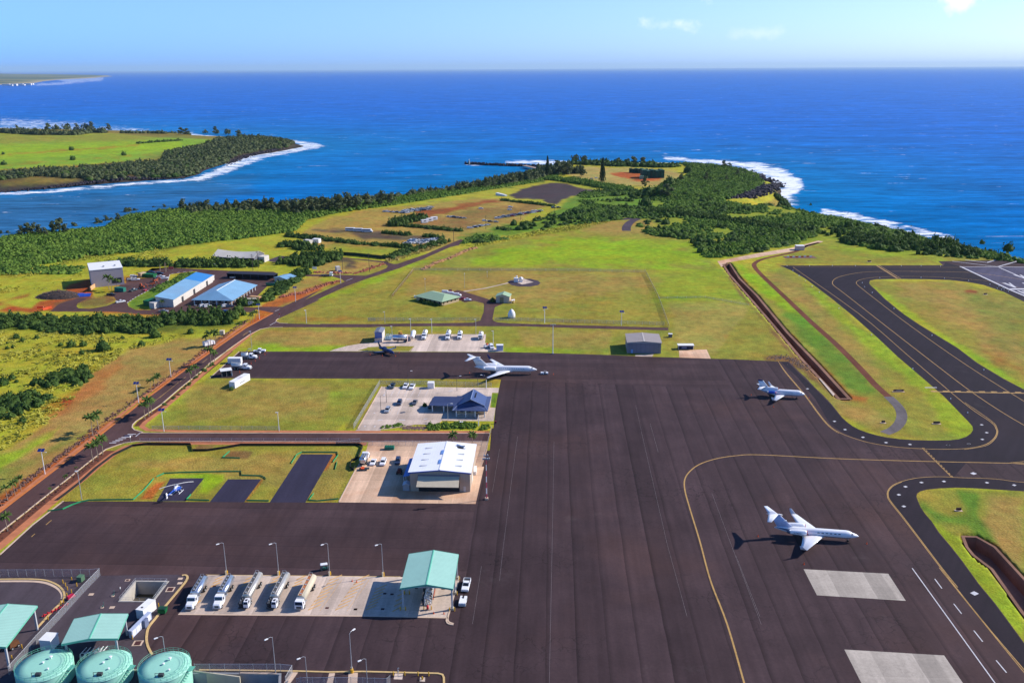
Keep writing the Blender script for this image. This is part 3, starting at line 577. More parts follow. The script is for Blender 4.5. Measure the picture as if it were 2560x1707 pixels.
island1=R1((415,910),(500,915),(580,916),(650,985),(710,1040),(770,1105),(840,1170),(900,1235),(940,1285),(980,1335),(1020,1372),(1060,1402),(1110,1428),(1170,1450),(1240,1470),(1320,1487),(1420,1499),(1530,1506),(1650,1509),(1780,1508),(1860,1500),(1915,1482),(1950,1458),(1968,1430),(1962,1402),(1930,1365),(1900,1335),(1750,1180),(1600,1050),(1400,880),(1230,720),(1060,570),(900,440),(700,290),(600,232),(512,192))
outer=[(547,786+94.6)][:0]+U_((25,882),(420,527),(1000,527),(1590,527))+V_((600,588),(1300,588),(2040,588))+X_((0,476),(480,490),(960,505),(1450,525),(2150,548),(2352,552))+island1+R1((1000,192),(1740,190),(1705,160),(2352,150),(3000,146),(4600,190))+[(5200,1500),(5200,2600),(-900,2600),(-900,1900),(-400,1620),(0,1388)]+E_((380,1095),(750,812),(1760,812))+F_((0,815),(1000,822),(2105,826))+H_((255,700),(700,400),(2010,290),(2030,10))+T_((2080,878),(2110,580),(2150,365),(2190,165),(1500,160),(0,155))+U_((1500,888),(800,886))
isl2=R1((1185,325),(1192,305),(1240,297),(1400,294),(1600,296),(1800,303),(1950,320),(2050,340),(2200,392),(2352,465),(2700,640),(4500,1500),(4500,2400),(2352,1125),(2200,1045),(2000,925),(1850,812),(1650,690),(1500,600),(1400,522),(1300,440),(1240,380),(1200,345))
isl3=R3((494,365),(498,345),(520,330),(560,319),(640,311),(750,306),(850,309),(950,315),(1188,330),(2400,400),(2400,3000),(1500,1680),(1188,1305),(1100,1185),(1000,1050),(900,930),(780,765),(700,665),(640,595),(590,520),(550,475),(520,430),(505,395))
apron=sheet('apron',[outer,isl2,isl3,basin_p:=A_((1418,572),(1602,346),(1963,350),(1793,574)),[(438,1681),(699,1684),(694,1860),(415,1860)]],Z0,AS_MAIN)
sheet('apron_strip',[U_((30,880),(424,531),(1590,531))+V_((600,592),(2040,592))+X_((0,480),(480,494),(960,509),(1450,529),(2150,552))+[(1830,972)]+T_((2186,175),(2190,150),(1500,156),(0,151))+U_((1500,884),(800,882))],Z0+.006,AS_STRIP)
sheet('apron_strip',[[(-60,1442),(0,1392)]+E_((384,1098),(754,816),(1760,816))+F_((0,819),(1000,826),(2105,830))+H_((30,975),(1830,992),(1760,1330))+C_((1880,80),(1830,640))+B_((560,496),(340,494))],Z0+.006,AS_STRIP)
def strip_between(name,left,right,z,m):
 return sheet(name,[left+right[::-1]],z,m)
shoulder=R1((520,918),(570,918),(640,990),(765,1108),(895,1238),(975,1338),(1056,1405),(1165,1453),(1318,1490),(1528,1509),(1650,1512),(1782,1511),(1862,1503),(1918,1485),(1953,1460),(1971,1430),(1965,1401),(1903,1334),(1753,1179),(1603,1049),(1403,879),(1233,719),(1063,569),(903,439),(703,289),(603,231),(522,197),(1745,195),(1760,168),(1880,203),(2120,320),(2352,430),(2352,461),(2200,388),(2050,336),(1800,299),(1600,292),(1400,290),(1240,293),(1188,303),(1181,325),(1197,349),(1237,384),(1297,444),(1397,526),(1647,694),(1847,816),(1997,929),(2197,1049),(2352,1129))+[(2560,1120),(2560,1160),(2420,1152)]+R3((730,243),(540,47),(380,46),(260,30),(200,14))+R1((1300,1546),(1190,1522),(1060,1486),(970,1442),(890,1385),(850,1320),(780,1200),(640,1030))
sheet('taxiway',[shoulder],Z0+.012,AS_DARK)
sheet('taxiway',[R3((726,243),(640,236),(480,246),(400,264),(350,286),(322,312),(312,340),(318,370),(335,408),(425,523),(625,788),(805,1018),(1193,1488),(1500,1880),(1640,1880),(1497,1684),(1185,1309),(1097,1189),(997,1054),(897,934),(777,769),(697,669),(637,599),(587,524),(547,479),(517,434),(502,397),(490,365),(495,341),(518,326),(559,315),(640,307),(750,302),(950,311),(1188,326),(1400,340),(1400,290),(1188,272),(900,246))],Z0+.012,AS_DARK)
sheet('runway',[R1((1885,205),(2000,262),(2352,425),(3400,960),(4300,700),(2352,204))],Z0+.02,AS_RUN)
sheet('compound_yard',[[(-60,1446)]+A_((0,290),(1185,275),(1900,262),(2080,262))+[(452,1438)]+A_((2085,270),(2205,280),(1930,640),(1720,900),(1740,1100),(1800,1210),(1500,1700),(0,1700),(-300,1700)),[p for p in basin_p]],Z0+.012,AS_COMP)
sheet('concrete_pad',[J1((1218,903),(2213,957),(2420,1275),(1375,1210))],Z0+.012,CONC_GREY)
sheet('concrete_pad',[R3((28,1350),(672,1388),(830,1620),(150,1590))],Z0+.012,CONC_GREY)
sheet('fuel_pad',[B_((560,503),(2352,520))+C_((700,648),(1745,655),(1600,1140),(1560,1238),(0,1214))+B_((215,965),(290,870))],Z0+.018,CONC)
sheet('hangar_pad',[H_((35,968),(255,540),(400,280),(425,178),(1175,180),(1990,182),(1975,290),(1905,500),(1935,505),(1825,988))],Z0+.012,CONC_RUST)
sheet('terminal_parking',[T_((90,892),(440,275),(1250,280),(2160,290),(2150,365),(2060,362),(2030,580),(2110,582),(2080,778),(1320,775),(1240,830),(920,830),(400,900),(470,950),(0,950))],Z0+.012,CONC)
sheet('refuel_pad',[V_((-400,585),(-330,530),(-100,480),(0,455),(60,450),(250,410),(330,350),(400,325),(1000,325),(1735,328),(1700,470),(1790,585))]if False else[U_((1620,524),(1700,495),(1850,455),(2050,420),(2220,408))+V_((60,455),(240,395),(330,330),(1000,325),(1735,328),(1720,450),(1990,580),(2045,585),(620,582))+V_((685,502),(420,498),(0,515))+U_((2120,480),(1990,515),(2352,524))],Z0+.018,CONC)
sheet('shelter_pad',[X_((1775,450),(2100,440),(2150,548),(1780,535))],Z0+.012,CONC_RUST)
sheet('hangar_apron_slab',[X_((1262,500),(1480,490),(1460,525),(1262,520))],Z0+.02,CONC)
sheet('helipad',[F_((-40,812),(120,545),(520,540),(300,812))],.02,AS_PAD)
sheet('helipad',[F_((585,820),(800,553),(1190,553),(990,822))],.02,AS_PAD)
sheet('helipad',[F_((1290,824),(1660,260),(2035,262),(1710,826))],.02,AS_PAD)
road_left=E_((-600,1420),(-150,1060),(0,935),(1220,0))+R2((1170,770),(1500,525),(1900,245))+L2((1310,1232),(1700,1020),(1780,960))
road_left2=L2((1830,935),(2352,700))+M1((290,1223),(600,1080),(780,1000))
road_left3=M1((1010,938),(1180,880),(1250,850))
road_left4=M1((1380,800),(1700,690),(2050,540),(2130,510))
road_right=M1((2170,540),(2100,580),(2000,602),(1700,735),(1400,850),(1000,980),(770,1065),(430,1223))+L2((2352,835),(1770,1100),(1738,1122),(1735,1140),(1790,1165),(2352,1182))+U_((1500,158),(2352,163))+V_((300,172),(1300,160),(1540,155),(1650,125),(1700,0))+W1((1230,650),(1220,630),(1100,600),(1070,605),(970,620),(900,590),(790,480),(880,455),(960,475),(1300,580),(1330,560),(1480,600),(1480,640),(1380,680),(1370,700))+V_((1830,100),(1845,130),(1900,150),(2100,168),(2352,175))+X_((0,140),(800,160),(1650,185),(1650,216),(800,195),(0,170))+V_((2352,210),(1200,208),(0,214))+U_((2352,205),(1000,203),(830,205),(700,230),(560,300),(330,460),(0,700))+R2((1350,780),(1145,915),(1115,945),(1110,970),(1130,990),(1200,1008))+E_((1650,14),(2352,14))+F_((2352,14))+H_((2010,72),(1990,178),(0,178))+F_((400,108))+E_((1600,110),(1450,130),(1250,200),(1100,310),(0,1180),(-600,1660))
sheet('access_road',[road_left+road_left2+road_left3+M1((1270,825),(1220,785),(1000,760),(700,735),(720,725),(1000,745),(1240,770),(1330,800))+road_left4+road_right],.03,AS_ROAD)
sheet('yard_road',[L2((1780,960),(1700,1020),(1450,970),(1440,1010),(1270,1010),(1100,1045),(300,1040),(0,1040))+L1((2352,1045),(2000,1040),(1700,1010),(1560,1000),(700,1000),(820,900),(900,870),(1100,810),(1240,810),(1080,890),(1070,930),(1100,955),(1250,965),(1500,920),(1640,860),(1600,800),(1480,780),(1600,740),(1600,690),(1700,620),(1770,600),(1760,530),(1930,540),(2150,530),(2040,450),(2352,390))+L2((0,395),(300,390),(1050,430),(1700,445),(1760,470),(1700,590),(1620,640),(1480,780),(1320,820),(1180,870),(1200,930),(1450,945),(1530,935),(1830,935)),L1((1780,880),(1900,800),(2352,565))+L2((250,480),(560,442),(640,440),(560,470),(200,660),(60,790),(65,940),(0,960))+L1((2100,980),(1900,980),(1800,930))],.02,AS_ROAD)
sheet('yard_road',[M1((250,920),(640,925),(1010,938),(780,1000),(760,1005),(720,975),(600,945),(250,945))],.022,AS_ROAD)
sheet('yard_road',[L2((1600,290),(1780,225),(2040,230),(2050,250),(1900,300),(1700,310))],.02,AS_CIN:=asphalt_mat('cinder',dl(84,72,80),None,0,0,.2))
sheet('radar_pad',[W1((1540,350),(1580,325),(1700,305),(1850,305),(1950,330),(1985,360),(1950,390),(1850,408),(1700,408),(1600,390))],.02,AS_CIN)
sheet('radar_slab',[W1((1640,310),(1750,300),(1895,350),(1740,382),(1660,350))],.045,CONC)
sheet('footpath',[W1((950,470),(1250,425),(1560,353),(1575,360),(1250,436),(960,480))],.02,CONC)
mb=MB()
line(mb,R1((810,20),(700,50),(620,90),(400,140),(330,170),(320,200),(380,270),(560,440),(750,620),(930,780),(1100,950),(1230,1090),(1330,1180)),3.4,.02,5)
mb.build('dirt_track',DIRTB)['kind']='structure'
mb=MB();line(mb,R1((1330,1180),(1400,1250),(1430,1310),(1420,1370),(1370,1425),(1300,1455)),4.2,.024,5)
mb.build('gravel_track',asphalt_mat('gravel',dl(112,104,104),None,0,0,.1,var=.35))['kind']='structure'
mb=MB();line(mb,N2((150,375),(90,400),(62,430),(60,455)),8,.02,4);line(mb,M2((1900,800),(2050,790),(2250,780)),10,.022,3)
mb.build('cinder_track',AS_CIN)['kind']='structure'
sheet('concrete_channel',[R1((40,160),(350,100),(600,60),(800,5),(840,12),(640,80),(400,120),(110,172),(70,205))],.02,CONC_RUST)
mb=MB();rl=E_((-600,1420),(-150,1060),(0,935),(1220,0))+R2((1170,770),(1500,525),(1900,245))+L2((1310,1232),(1690,1025))
line(mb,rl,.9,.03,0,h=.12)
mb.build('orange_kerb',KERB_O)['kind']='structure'
mb=MB();rr=E_((-600,1660),(0,1180),(1100,310),(1250,200),(1450,130),(1600,110),(2352,108))+H_((0,178),(1990,178))
line(mb,rr,.45,.03,0,h=.12)
line(mb,R2((1900,330),(1500,650),(1350,780),(1145,915),(1115,945),(1110,970),(1130,990),(1200,1010))+E_((1650,12),(2352,12))+H_((0,70),(2010,70)),.45,.03,0,h=.12)
line(mb,U_((0,700),(330,460),(560,300),(700,230),(830,205),(1000,203)),.35,.03,0,h=.12)
line(mb,L2((1770,1100),(1738,1122),(1735,1140),(1790,1165),(1900,1170)),.35,.03,0,h=.12)
line(mb,T_((85,892),(438,272)),.35,.03,0,h=.15);line(mb,T_((400,905),(470,905),(920,832),(1240,832),(1320,775),(1500,775)),.3,.03,0,h=.15)
line(mb,H_((38,966),(255,545)),.4,.03,0,h=.1)
line(mb,[(0,1386),(380/4.704,1080+1092/4.704)]+E_((745,810)),.5,.03,0,h=.05)
line(mb,U_((25,880),(418,528)),.4,.03,0,h=.05)
line(mb,V_((620,579),(-100,577)),.4,.04,0,h=.05);line(mb,V_((600,582),(690,500)),.3,.04)
mb.build('pale_kerb',KERB_W)['kind']='structure'
def offset_strip(name,px,a,b,z,m,sm=0,h=0):
 mb=MB();ribmesh(mb,wpts(px,sm),b,-a,z,None,h);o=mb.build(name,m);o['kind']='structure';return o
rline=E_((-600,1660),(0,1180),(1100,310),(1230,215))
offset_strip('planting_strip',rline[::-1],.4,4.2,.02,DIRTB)
rl2=R2((1115,960),(1150,918),(1350,782),(1500,655),(1780,430),(1900,330))
offset_strip('planting_strip',rl2[::-1],.4,3.6,.02,DIRTB)
offset_strip('red_path',E_((2352,118),(1600,118),(1400,160),(1200,280),(0,1215),(-600,1700)),4.4,7.2,.024,DIRT)if False else None
mb=MB()
mb_=MB();line(mb_,E_((-500,1700),(0,1345),(640,800),(960,560),(1150,400),(1330,260),(1480,175),(1650,140),(2352,128))+H_((400,205)),3.0,.026,0);mb_.build('red_path',mat('path_red',dl(206,128,86),.95,.25,.25))['kind']='structure'
mb_=MB();line(mb_,R2((2150,150),(1980,290),(1760,470),(1560,650),(1350,830),(1220,925),(1190,960),(1240,990),(1500,1000),(2352,1003))+H_((0,48),(2000,50)),2.2,.026,0);mb_.build('red_path',MATS['path_red'])['kind']='structure'
mb_=MB();line(mb_,E_((-600,1380),(0,905),(1215,-35))+R2((1160,745),(1480,510),(1880,235),(2080,90)),1.6,.02,0);mb_.build('red_path',MATS['path_red'])['kind']='structure'
mb=MB()
line(mb,A_((-200,325),(0,320),(350,318),(520,330),(620,360),(700,405),(750,470),(755,540),(720,590),(620,690),(520,800),(430,900)),.55,.03,4,h=.15)
line(mb,A_((2140,275),(2180,270),(2205,290),(2195,325),(2150,390),(1940,640),(1820,790),(1750,880),(1728,960),(1725,1040),(1745,1120),(1790,1205)),.6,.03,3,h=.15)
line(mb,B_((540,500),(2352,517))+C_((880,645)),.25,.03)
line(mb,D_((-400,684),(0,688),(550,696),(870,705),(1200,700),(1940,718),(1985,730),(1998,760),(2000,860)),.5,.03,0,h=.15)
mb.build('yellow_kerb',KERB_Y)['kind']='structure'
mb=MB();line(mb,A_((-200,342),(0,340),(350,340),(500,352),(600,380),(690,430),(735,490),(735,540)),.9,.031,4)
line(mb,C_((1600,1130),(1575,1200),(1565,1270),(1590,1310),(1650,1330)),.4,.03,3,h=.15);line(mb,C_((1560,1235),(1545,1280),(1560,1320),(1600,1338),(1648,1345)),.4,.03,3,h=.15)
line(mb,B_((215,963),(2352,983))+C_((1560,1240)),.5,.032,0)
line(mb,D_((0,716),(360,722)),.6,.035,0,h=.2)
line(mb,D_((540,700),(460,811)),1.6,.03);line(mb,D_((905,705),(870,850)),1.4,.03);line(mb,D_((1110,705),(1100,850)),2.2,.03)
mb.build('pale_kerb',KERB_W)['kind']='structure'
sheet('cable_slab',[D_((1520,705),(1600,708),(1590,775),(1505,772))],.04,CONC);sheet('cable_slab',[D_((1765,752),(1815,755),(1812,797),(1760,792))],.04,CONC)
ZP=Z0+.03
mb=MB()
ylw=lambda px,wd=.35,sm=0,dash=None:line(mb,px,wd,ZP,sm,dash)
ylw([(1862,1712),(1818,1560)]+R4((1500,1000),(1440,780),(1385,600),(1358,500),(1357,440),(1385,395),(1440,355),(1530,325),(1640,308),(1774,303))+R3((0,120),(600,138),(1188,150)),.45,5)
ylw(R1((500,915),(560,1000),(700,1165),(800,1300),(880,1395),(960,1450),(1060,1490),(1200,1530),(1400,1560),(1650,1575),(1900,1572),(2050,1545),(2120,1500),(2146,1455),(2140,1420),(2100,1370),(1900,1230),(1500,890),(1100,550),(610,205)),.3,4)
ylw(R1((500,917),(557,1003),(697,1169),(797,1305),(877,1400),(957,1456)),.25,4)
ylw(R1((1900,1578),(2060,1551),(2128,1504),(2153,1456),(2147,1416),(2105,1362),(1905,1224)),.25,4)
ylw(R1((1510,236),(1250,238),(1100,248),(980,272),(925,295),(908,320),(920,345),(1000,405),(1300,640),(1700,950),(2000,1175),(2352,1395),(2700,1560)),.35,4)
ylw(R1((1500,237),(1800,240),(2000,250),(2250,285),(2500,330),(3000,450)),.4,4)
ylw(R1((2352,370),(2150,320),(1900,292),(1650,277),(1400,275),(1250,280),(1150,292),(1100,308),(1088,325),(1110,350),(1250,460),(1500,650),(1900,930),(2352,1215),(2800,1480)),.3,4)
ylw(R1((610,205),(1900,207)),.25)
ylw(R3((1400,262),(1188,272),(1000,250),(800,243),(640,236),(500,244),(400,266),(340,292),(310,325),(306,360),(325,400),(420,520),(640,810),(900,1140),(1188,1480),(1400,1720)),.25,4)
ylw(R3((400,269),(345,295),(316,326),(312,360),(331,398),(426,518),(646,808),(760,950)),.22,4)
ylw(R3((640,822),(906,1152),(1190,1500),(1400,1745)),.22,4)
ylw(R3((1100,146),(1188,138),(1300,118)),.3);ylw(R3((1100,148),(1188,156),(1300,172)),.3)
ylw(R3((530,50),(722,240)),.3);ylw(R3((540,50),(730,240)),.3,0,(1.2,1))
ylw(R1((1242,193),(1400,292)),1.0);ylw(R1((1262,193),(1422,292)),.8,0,(2,1.4))
ylw(K6((640,285),(2500,318)),.9);ylw(K6((640,272),(2500,300)),1.0,0,(2.6,2.6));
mb.build('taxi_marking',PAINT_Y)['kind']='structure'
mb=MB()
for a in(J1((560,60),(760,330)),):pass
wht=lambda px,wd=.35,sm=0,dash=None:line(mb,px,wd,ZP+.01,sm,dash)
wht(R3((466,826),(1010,1580)),.28)
for a,b in(((612,895),(658,957)),((734,1055),(785,1120)),((864,1228),(921,1300)),((1008,1420),(1075,1500)),((1160,1610),(1240,1720))):wht(R3(a,b),.28)
wht(K5((250,195),(1750,900),(2171,1075),(3200,1560)),1.5);wht(K5((280,208),(1380,208),(2171,215),(4000,240)),.9)
wht(K5((1420,225),(2000,480),(2600,740)),1.0);wht(K5((1380,205),(1960,40)),1.1);wht(K5((1050,80),(1330,0)),1.1);wht(K5((400,0),(1060,80)),.9);wht(K5((0,40),(1380,205)),.8)
wht(K5((1760,880),(2700,870)),3.2)
for p in(K5((1510,690),(1600,690),(1790,770),(1700,690),(1750,690),(1950,835),(1880,835)),K5((1840,450),(1920,450),(2150,530),(2030,450),(2090,450),(2260,560),(2190,560)),K5((2100,690),(2180,690),(2380,770),(2300,690),(2350,690),(2540,835),(2470,835))):
 P=[(*G0(*q),ZP+.012)for q in p];mb.v+=[];
 W=[[Vector(v)for v in P]];n=len(mb.v);mb.v+=P;mb.f+=[tuple(i+n for i in(t if(W[0][t[1]]-W[0][t[0]]).cross(W[0][t[2]]-W[0][t[0]]).z>0 else t[::-1]))for t in tessellate_polygon(W)]
for k in range(4):
 o=k*130;P=K5((1950+o,925),(2020+o,925),(2300+o,1040),(2250+o,1060));mb.quad(*[(*G0(*q),ZP+.013)for q in P])
wht(R1((1605,1112),(1695,1112)),.7)
wht(R2((1140,1045),(1180,1012)),.35);wht(L2((1650,1195),(1740,1145)),.35);wht(M1((778,998),(855,968)),.35);wht(L2((1720,1000),(1785,968)),.3)
for k in range(7):
 y=1085+k*3.6;xa,xb=340-k*8.2,323-k*7.6;wht([(xa,y),(xb-4,y+.6)],.5)
for a,b in((470,400),(570,408),(665,410),(768,412),(865,414),(968,414),(1075,410)):wht(T_((a,b),(a+60,b-112)),.14)
for a in(555,665):wht(T_((a,680),(a+80,500)),.14)
for p in(T_((1240,310),(1280,298),(1310,296)),T_((1420,340),(1460,330),(1480,330)),T_((380,775),(410,760),(450,760)),T_((690,762),(780,763)),T_((1060,750),(1110,742)),T_((800,456),(870,457)),T_((180,860),(200,850)),T_((320,665),(340,655)),T_((325,865),(345,850))):wht(p,.5)
mb.build('white_marking',PAINT_W)['kind']='structure'
mb=MB()
for p in(R4((632,230),(625,640),(606,1568)),R4((1085,30),(1140,280),(1260,800),(1370,1200)),R4((1165,130),(1210,290)),R4((330,270),(290,510)),R4((430,200),(395,460),(350,820),(330,1000)),R4((230,920),(180,1240)),R4((1640,860),(1774,1200)),J1((140,10),(420,760),(720,1552))):
 line(mb,p,.05,ZP)
mb.build('joint_line',PAINT_FW)['kind']='structure'
mb=MB()
for x0,x1 in((1740,1960),(2060,2280)):
 for k in range(8):line(mb,B_((x0+(7-k)*36,915-(7-k)*50+0),(x0+150+(7-k)*36,850-(7-k)*50)),.38,.045)
 line(mb,B_((x0,920),(x0+260,560)),.1,.045);line(mb,B_((x1-80,925),(x1+180,560)),.1,.045)
for k in range(7):line(mb,C_((370+k*25,1130-k*50),(530+k*25,1060-k*50)),.38,.045)
for k in range(5):line(mb,C_((760+k*25,1150-k*75),(880+k*25,1090-k*75)),.38,.045)
for x0 in(600,960,1280,1560):
 for k in range(3):line(mb,B_((x0+k*22,640-k*40),(x0+110+k*22,590-k*40)),.5,.045)
line(mb,B_((440,830),(480,800)),.5,.045)
mb.build('orange_hatching',PAINT_OR)['kind']='structure'
mb=MB()
line(mb,R2((1510,585),(1560,545)),.25,.045);line(mb,R2((1340,720),(1500,590)),.2,.045);line(mb,R2((1290,755),(1400,670)),.2,.045);line(mb,R2((1700,425),(1740,395)),.25,.045);line(mb,R2((2040,200),(2080,175)),.25,.045);line(mb,U_((470,305),(540,260)),.25,.045)
line(mb,E_((370,1230),(410,1195)),.3,.045);line(mb,E_((540,1090),(605,1035)),.3,.045)
mb.build('road_marking',PAINT_Y)['kind']='structure'
def recess(name,px,depth,wall_m,floor_m,flange=2.0,fz=.03,label=None):
 P=[Vector(G0(*p))for p in px];n=len(P);ar=sum(P[i].x*P[(i+1)%n].y-P[(i+1)%n].x*P[i].y for i in range(n))
 if ar<0:P=P[::-1]
 o=[]
 for i in range(n):
  a,b,c_=P[i-1],P[i],P[(i+1)%n];d1_=(b-a).normalized();d2_=(c_-b).normalized();nn=(Vector((d1_.y,-d1_.x))+Vector((d2_.y,-d2_.x)));nn=nn/max(.5,nn.length_squared/2)if nn.length>.1 else Vector((d1_.y,-d1_.x));o.append(b+nn*flange)
 w_=MB();w_.loft([[(p.x,p.y,fz)for p in P],[(p.x,p.y,-depth)for p in P]],True,False)
 w_.loft([[(p.x,p.y,fz)for p in P],[(p.x,p.y,fz)for p in o]],True,False)
 w_.loft([[(p.x,p.y,fz)for p in o],[(p.x,p.y,fz-.3)for p in o]],True,False)
 q=w_.build(name,wall_m);q['kind']='structure'
 tri=tessellate_polygon([[Vector((p.x,p.y,0))for p in P]]);f_=MB();f_.v=[(p.x,p.y,-depth+.02)for p in P];f_.f=[t for t in tri]
 r=f_.build(name+'_floor',floor_m);r['kind']='structure'
BANK=asphalt_mat('ditch_bank',dl(150,112,92),None,0,0,.5,.95,.3);BEDM=asphalt_mat('ditch_bed',dl(150,112,86),None,0,0,.3,.95)
recess('drainage_ditch',ditch,4.0,BANK,BEDM,1.5)
recess('drainage_ditch',ditch2,4.2,BANK,asphalt_mat('bedpale',dl(176,132,108),None,0,0,.3,.95),.9)
recess('settling_basin',basin_p,4.0,mat('basin_concrete',dl(200,192,180),.9,.15,.5),mat('basin_floor',dl(96,84,58),.5,.4,.3),.5,.1)
recess('retention_basin',[(440,1683),(697,1686),(690,1850),(420,1850)],4.0,mat('basin_concrete2',dl(170,170,170),.9,.15,.5),mat('basin_floor2',dl(110,90,60),.6,.4,.2),.6,.1)
sheet('culvert_slab',[R1((805,1048),(815,1045),(925,1165),(915,1180))],.3,CONC)
mb=MB()
PADS=R1((720,1121),(923,1366),(1003,1428),(1138,1486),(1312,1526),(1492,1540),(1780,1545),(1937,1535),(2038,1502),(2071,1451),(2033,1392))+R3((697,32),(832,24),(526,273),(671,266),(949,274),(1125,290),(423,300),(380,352),(412,427),(868,988),(862,215))
for i,p in enumerate(PADS):
 s_=.72 if i<len(PADS)-2 else 1.1
 x,y=G0(*p);mb.box((x,y,Z0+.014),(s_*1.6,s_*1.3,.012),.5)
mb.build('light_base_slab',PAINT_W)['kind']='structure'
print('objects...')
WHITE=mat('white_paint_gloss',(.82,.82,.84,1),.35,.04,.6,coat=.3);WHITEM=mat('white_metal_sheet',(.80,.79,.78,1),.55,.08,.5)
GLASS=mat('dark_glass',(.015,.02,.03,1),.12,.05,1,spec=.6);BLACK=mat('black_rubber',(.015,.015,.016,1),.85,.1,2)
STEEL=mat('bright_steel',(.62,.66,.72,1),.28,.12,1.2,metal=.85);STEELW=mat('weathered_aluminium',(.60,.56,.50,1),.42,.16,.8,metal=.6)
GALV=mat('galvanised_steel',(.50,.51,.53,1),.5,.1,2,metal=.4);DGREY=mat('dark_machinery',(.05,.05,.055,1),.6,.3,2);GREY=mat('grey_paint',(.32,.33,.35,1),.6,.1,1)
REDC=mat('red_cover',(.62,.02,.03,1),.6,.1,2);NAVY=mat('navy_paint',(.012,.02,.11,1),.3,.1,1,coat=.5);BLUE=mat('bright_blue_paint',(.01,.07,.42,1),.35,.1,1,coat=.5)
MINT=mat('mint_roof',dl(176,224,206),.5,.06,.3,stripes=(1,.62,.35));MINTX=mat('mint_trim',dl(112,196,168),.5,.06,1);MINTT=mat('mint_tank_paint',dl(168,230,206),.55,.08,.25)
YEL=mat('yellow_bollard_paint',dl(232,178,40),.6,.15,2);ORANGE=mat('orange_plastic',dl(236,92,40),.7,.1,2);CREAM=mat('cream_paint',dl(216,204,178),.7,.08,.5)
BEIGE=mat('beige_cladding',dl(196,178,158),.7,.06,.3,stripes=(0,.9,.12));BEIGEY=mat('beige_cladding_side',dl(196,178,158),.7,.06,.3,stripes=(1,.9,.12))
TAUPE=mat('taupe_cladding',dl(160,150,158),.7,.06,.3,stripes=(0,.8,.1));TAUPEY=mat('taupe_cladding_side',dl(160,150,158),.7,.06,.3,stripes=(1,.8,.1))
GLASSB=mat('cabin_glass',(.02,.035,.06,1),.1,.05,1,spec=.7)
WALLW=mat('white_wall',dl(225,218,208),.85,.08,.4);WALLT=mat('tan_wall',dl(214,186,150),.85,.08,.4)
GREENBIN=mat('green_paint',dl(20,110,60),.6,.15,1);TEALBIN=mat('teal_paint',dl(40,130,110),.7,.2,1)
def rotp(o):pass
def ring(x,zc,ry,rz,n=20,p=2.0):
 out=[]
 for i in range(n):
  a=2*math.pi*i/n;c,s_=math.cos(a),math.sin(a)
  out.append((x,ry*math.copysign(abs(c)**(2/p),c),zc+rz*math.copysign(abs(s_)**(2/p),s_)))
 return out
def foil(le,chord,thick,axis='y'):
 """airfoil section in the x-z plane (or x-y plane for fins); le = leading edge point, chord runs toward -x"""
 prof=[(0,0),(.03,.5),(.15,.95),(.4,1),(.75,.45),(1,.02),(1,-.02),(.75,-.3),(.4,-.7),(.15,-.7),(.03,-.4)]
 x,y,z=le
 if axis=='y':return[(x-u*chord,y,z+v*thick/2)for u,v in prof]
 return[(x-u*chord,y+v*thick/2,z)for u,v in prof]
def text_mesh(s_,size,m,name,parent,loc,rot):
 c_=bpy.data.curves.new(name,'FONT');c_.body=s_;c_.size=size;c_.align_x='CENTER';c_.align_y='CENTER'
 o=bpy.data.objects.new(name,c_);COL.objects.link(o)
 dg=bpy.context.evaluated_depsgraph_get();me=bpy.data.meshes.new_from_object(o.evaluated_get(dg))
 bpy.data.objects.remove(o);me.materials.clear();me.materials.append(m)
 q=link(name,me,parent,loc);q.rotation_euler=rot;return q
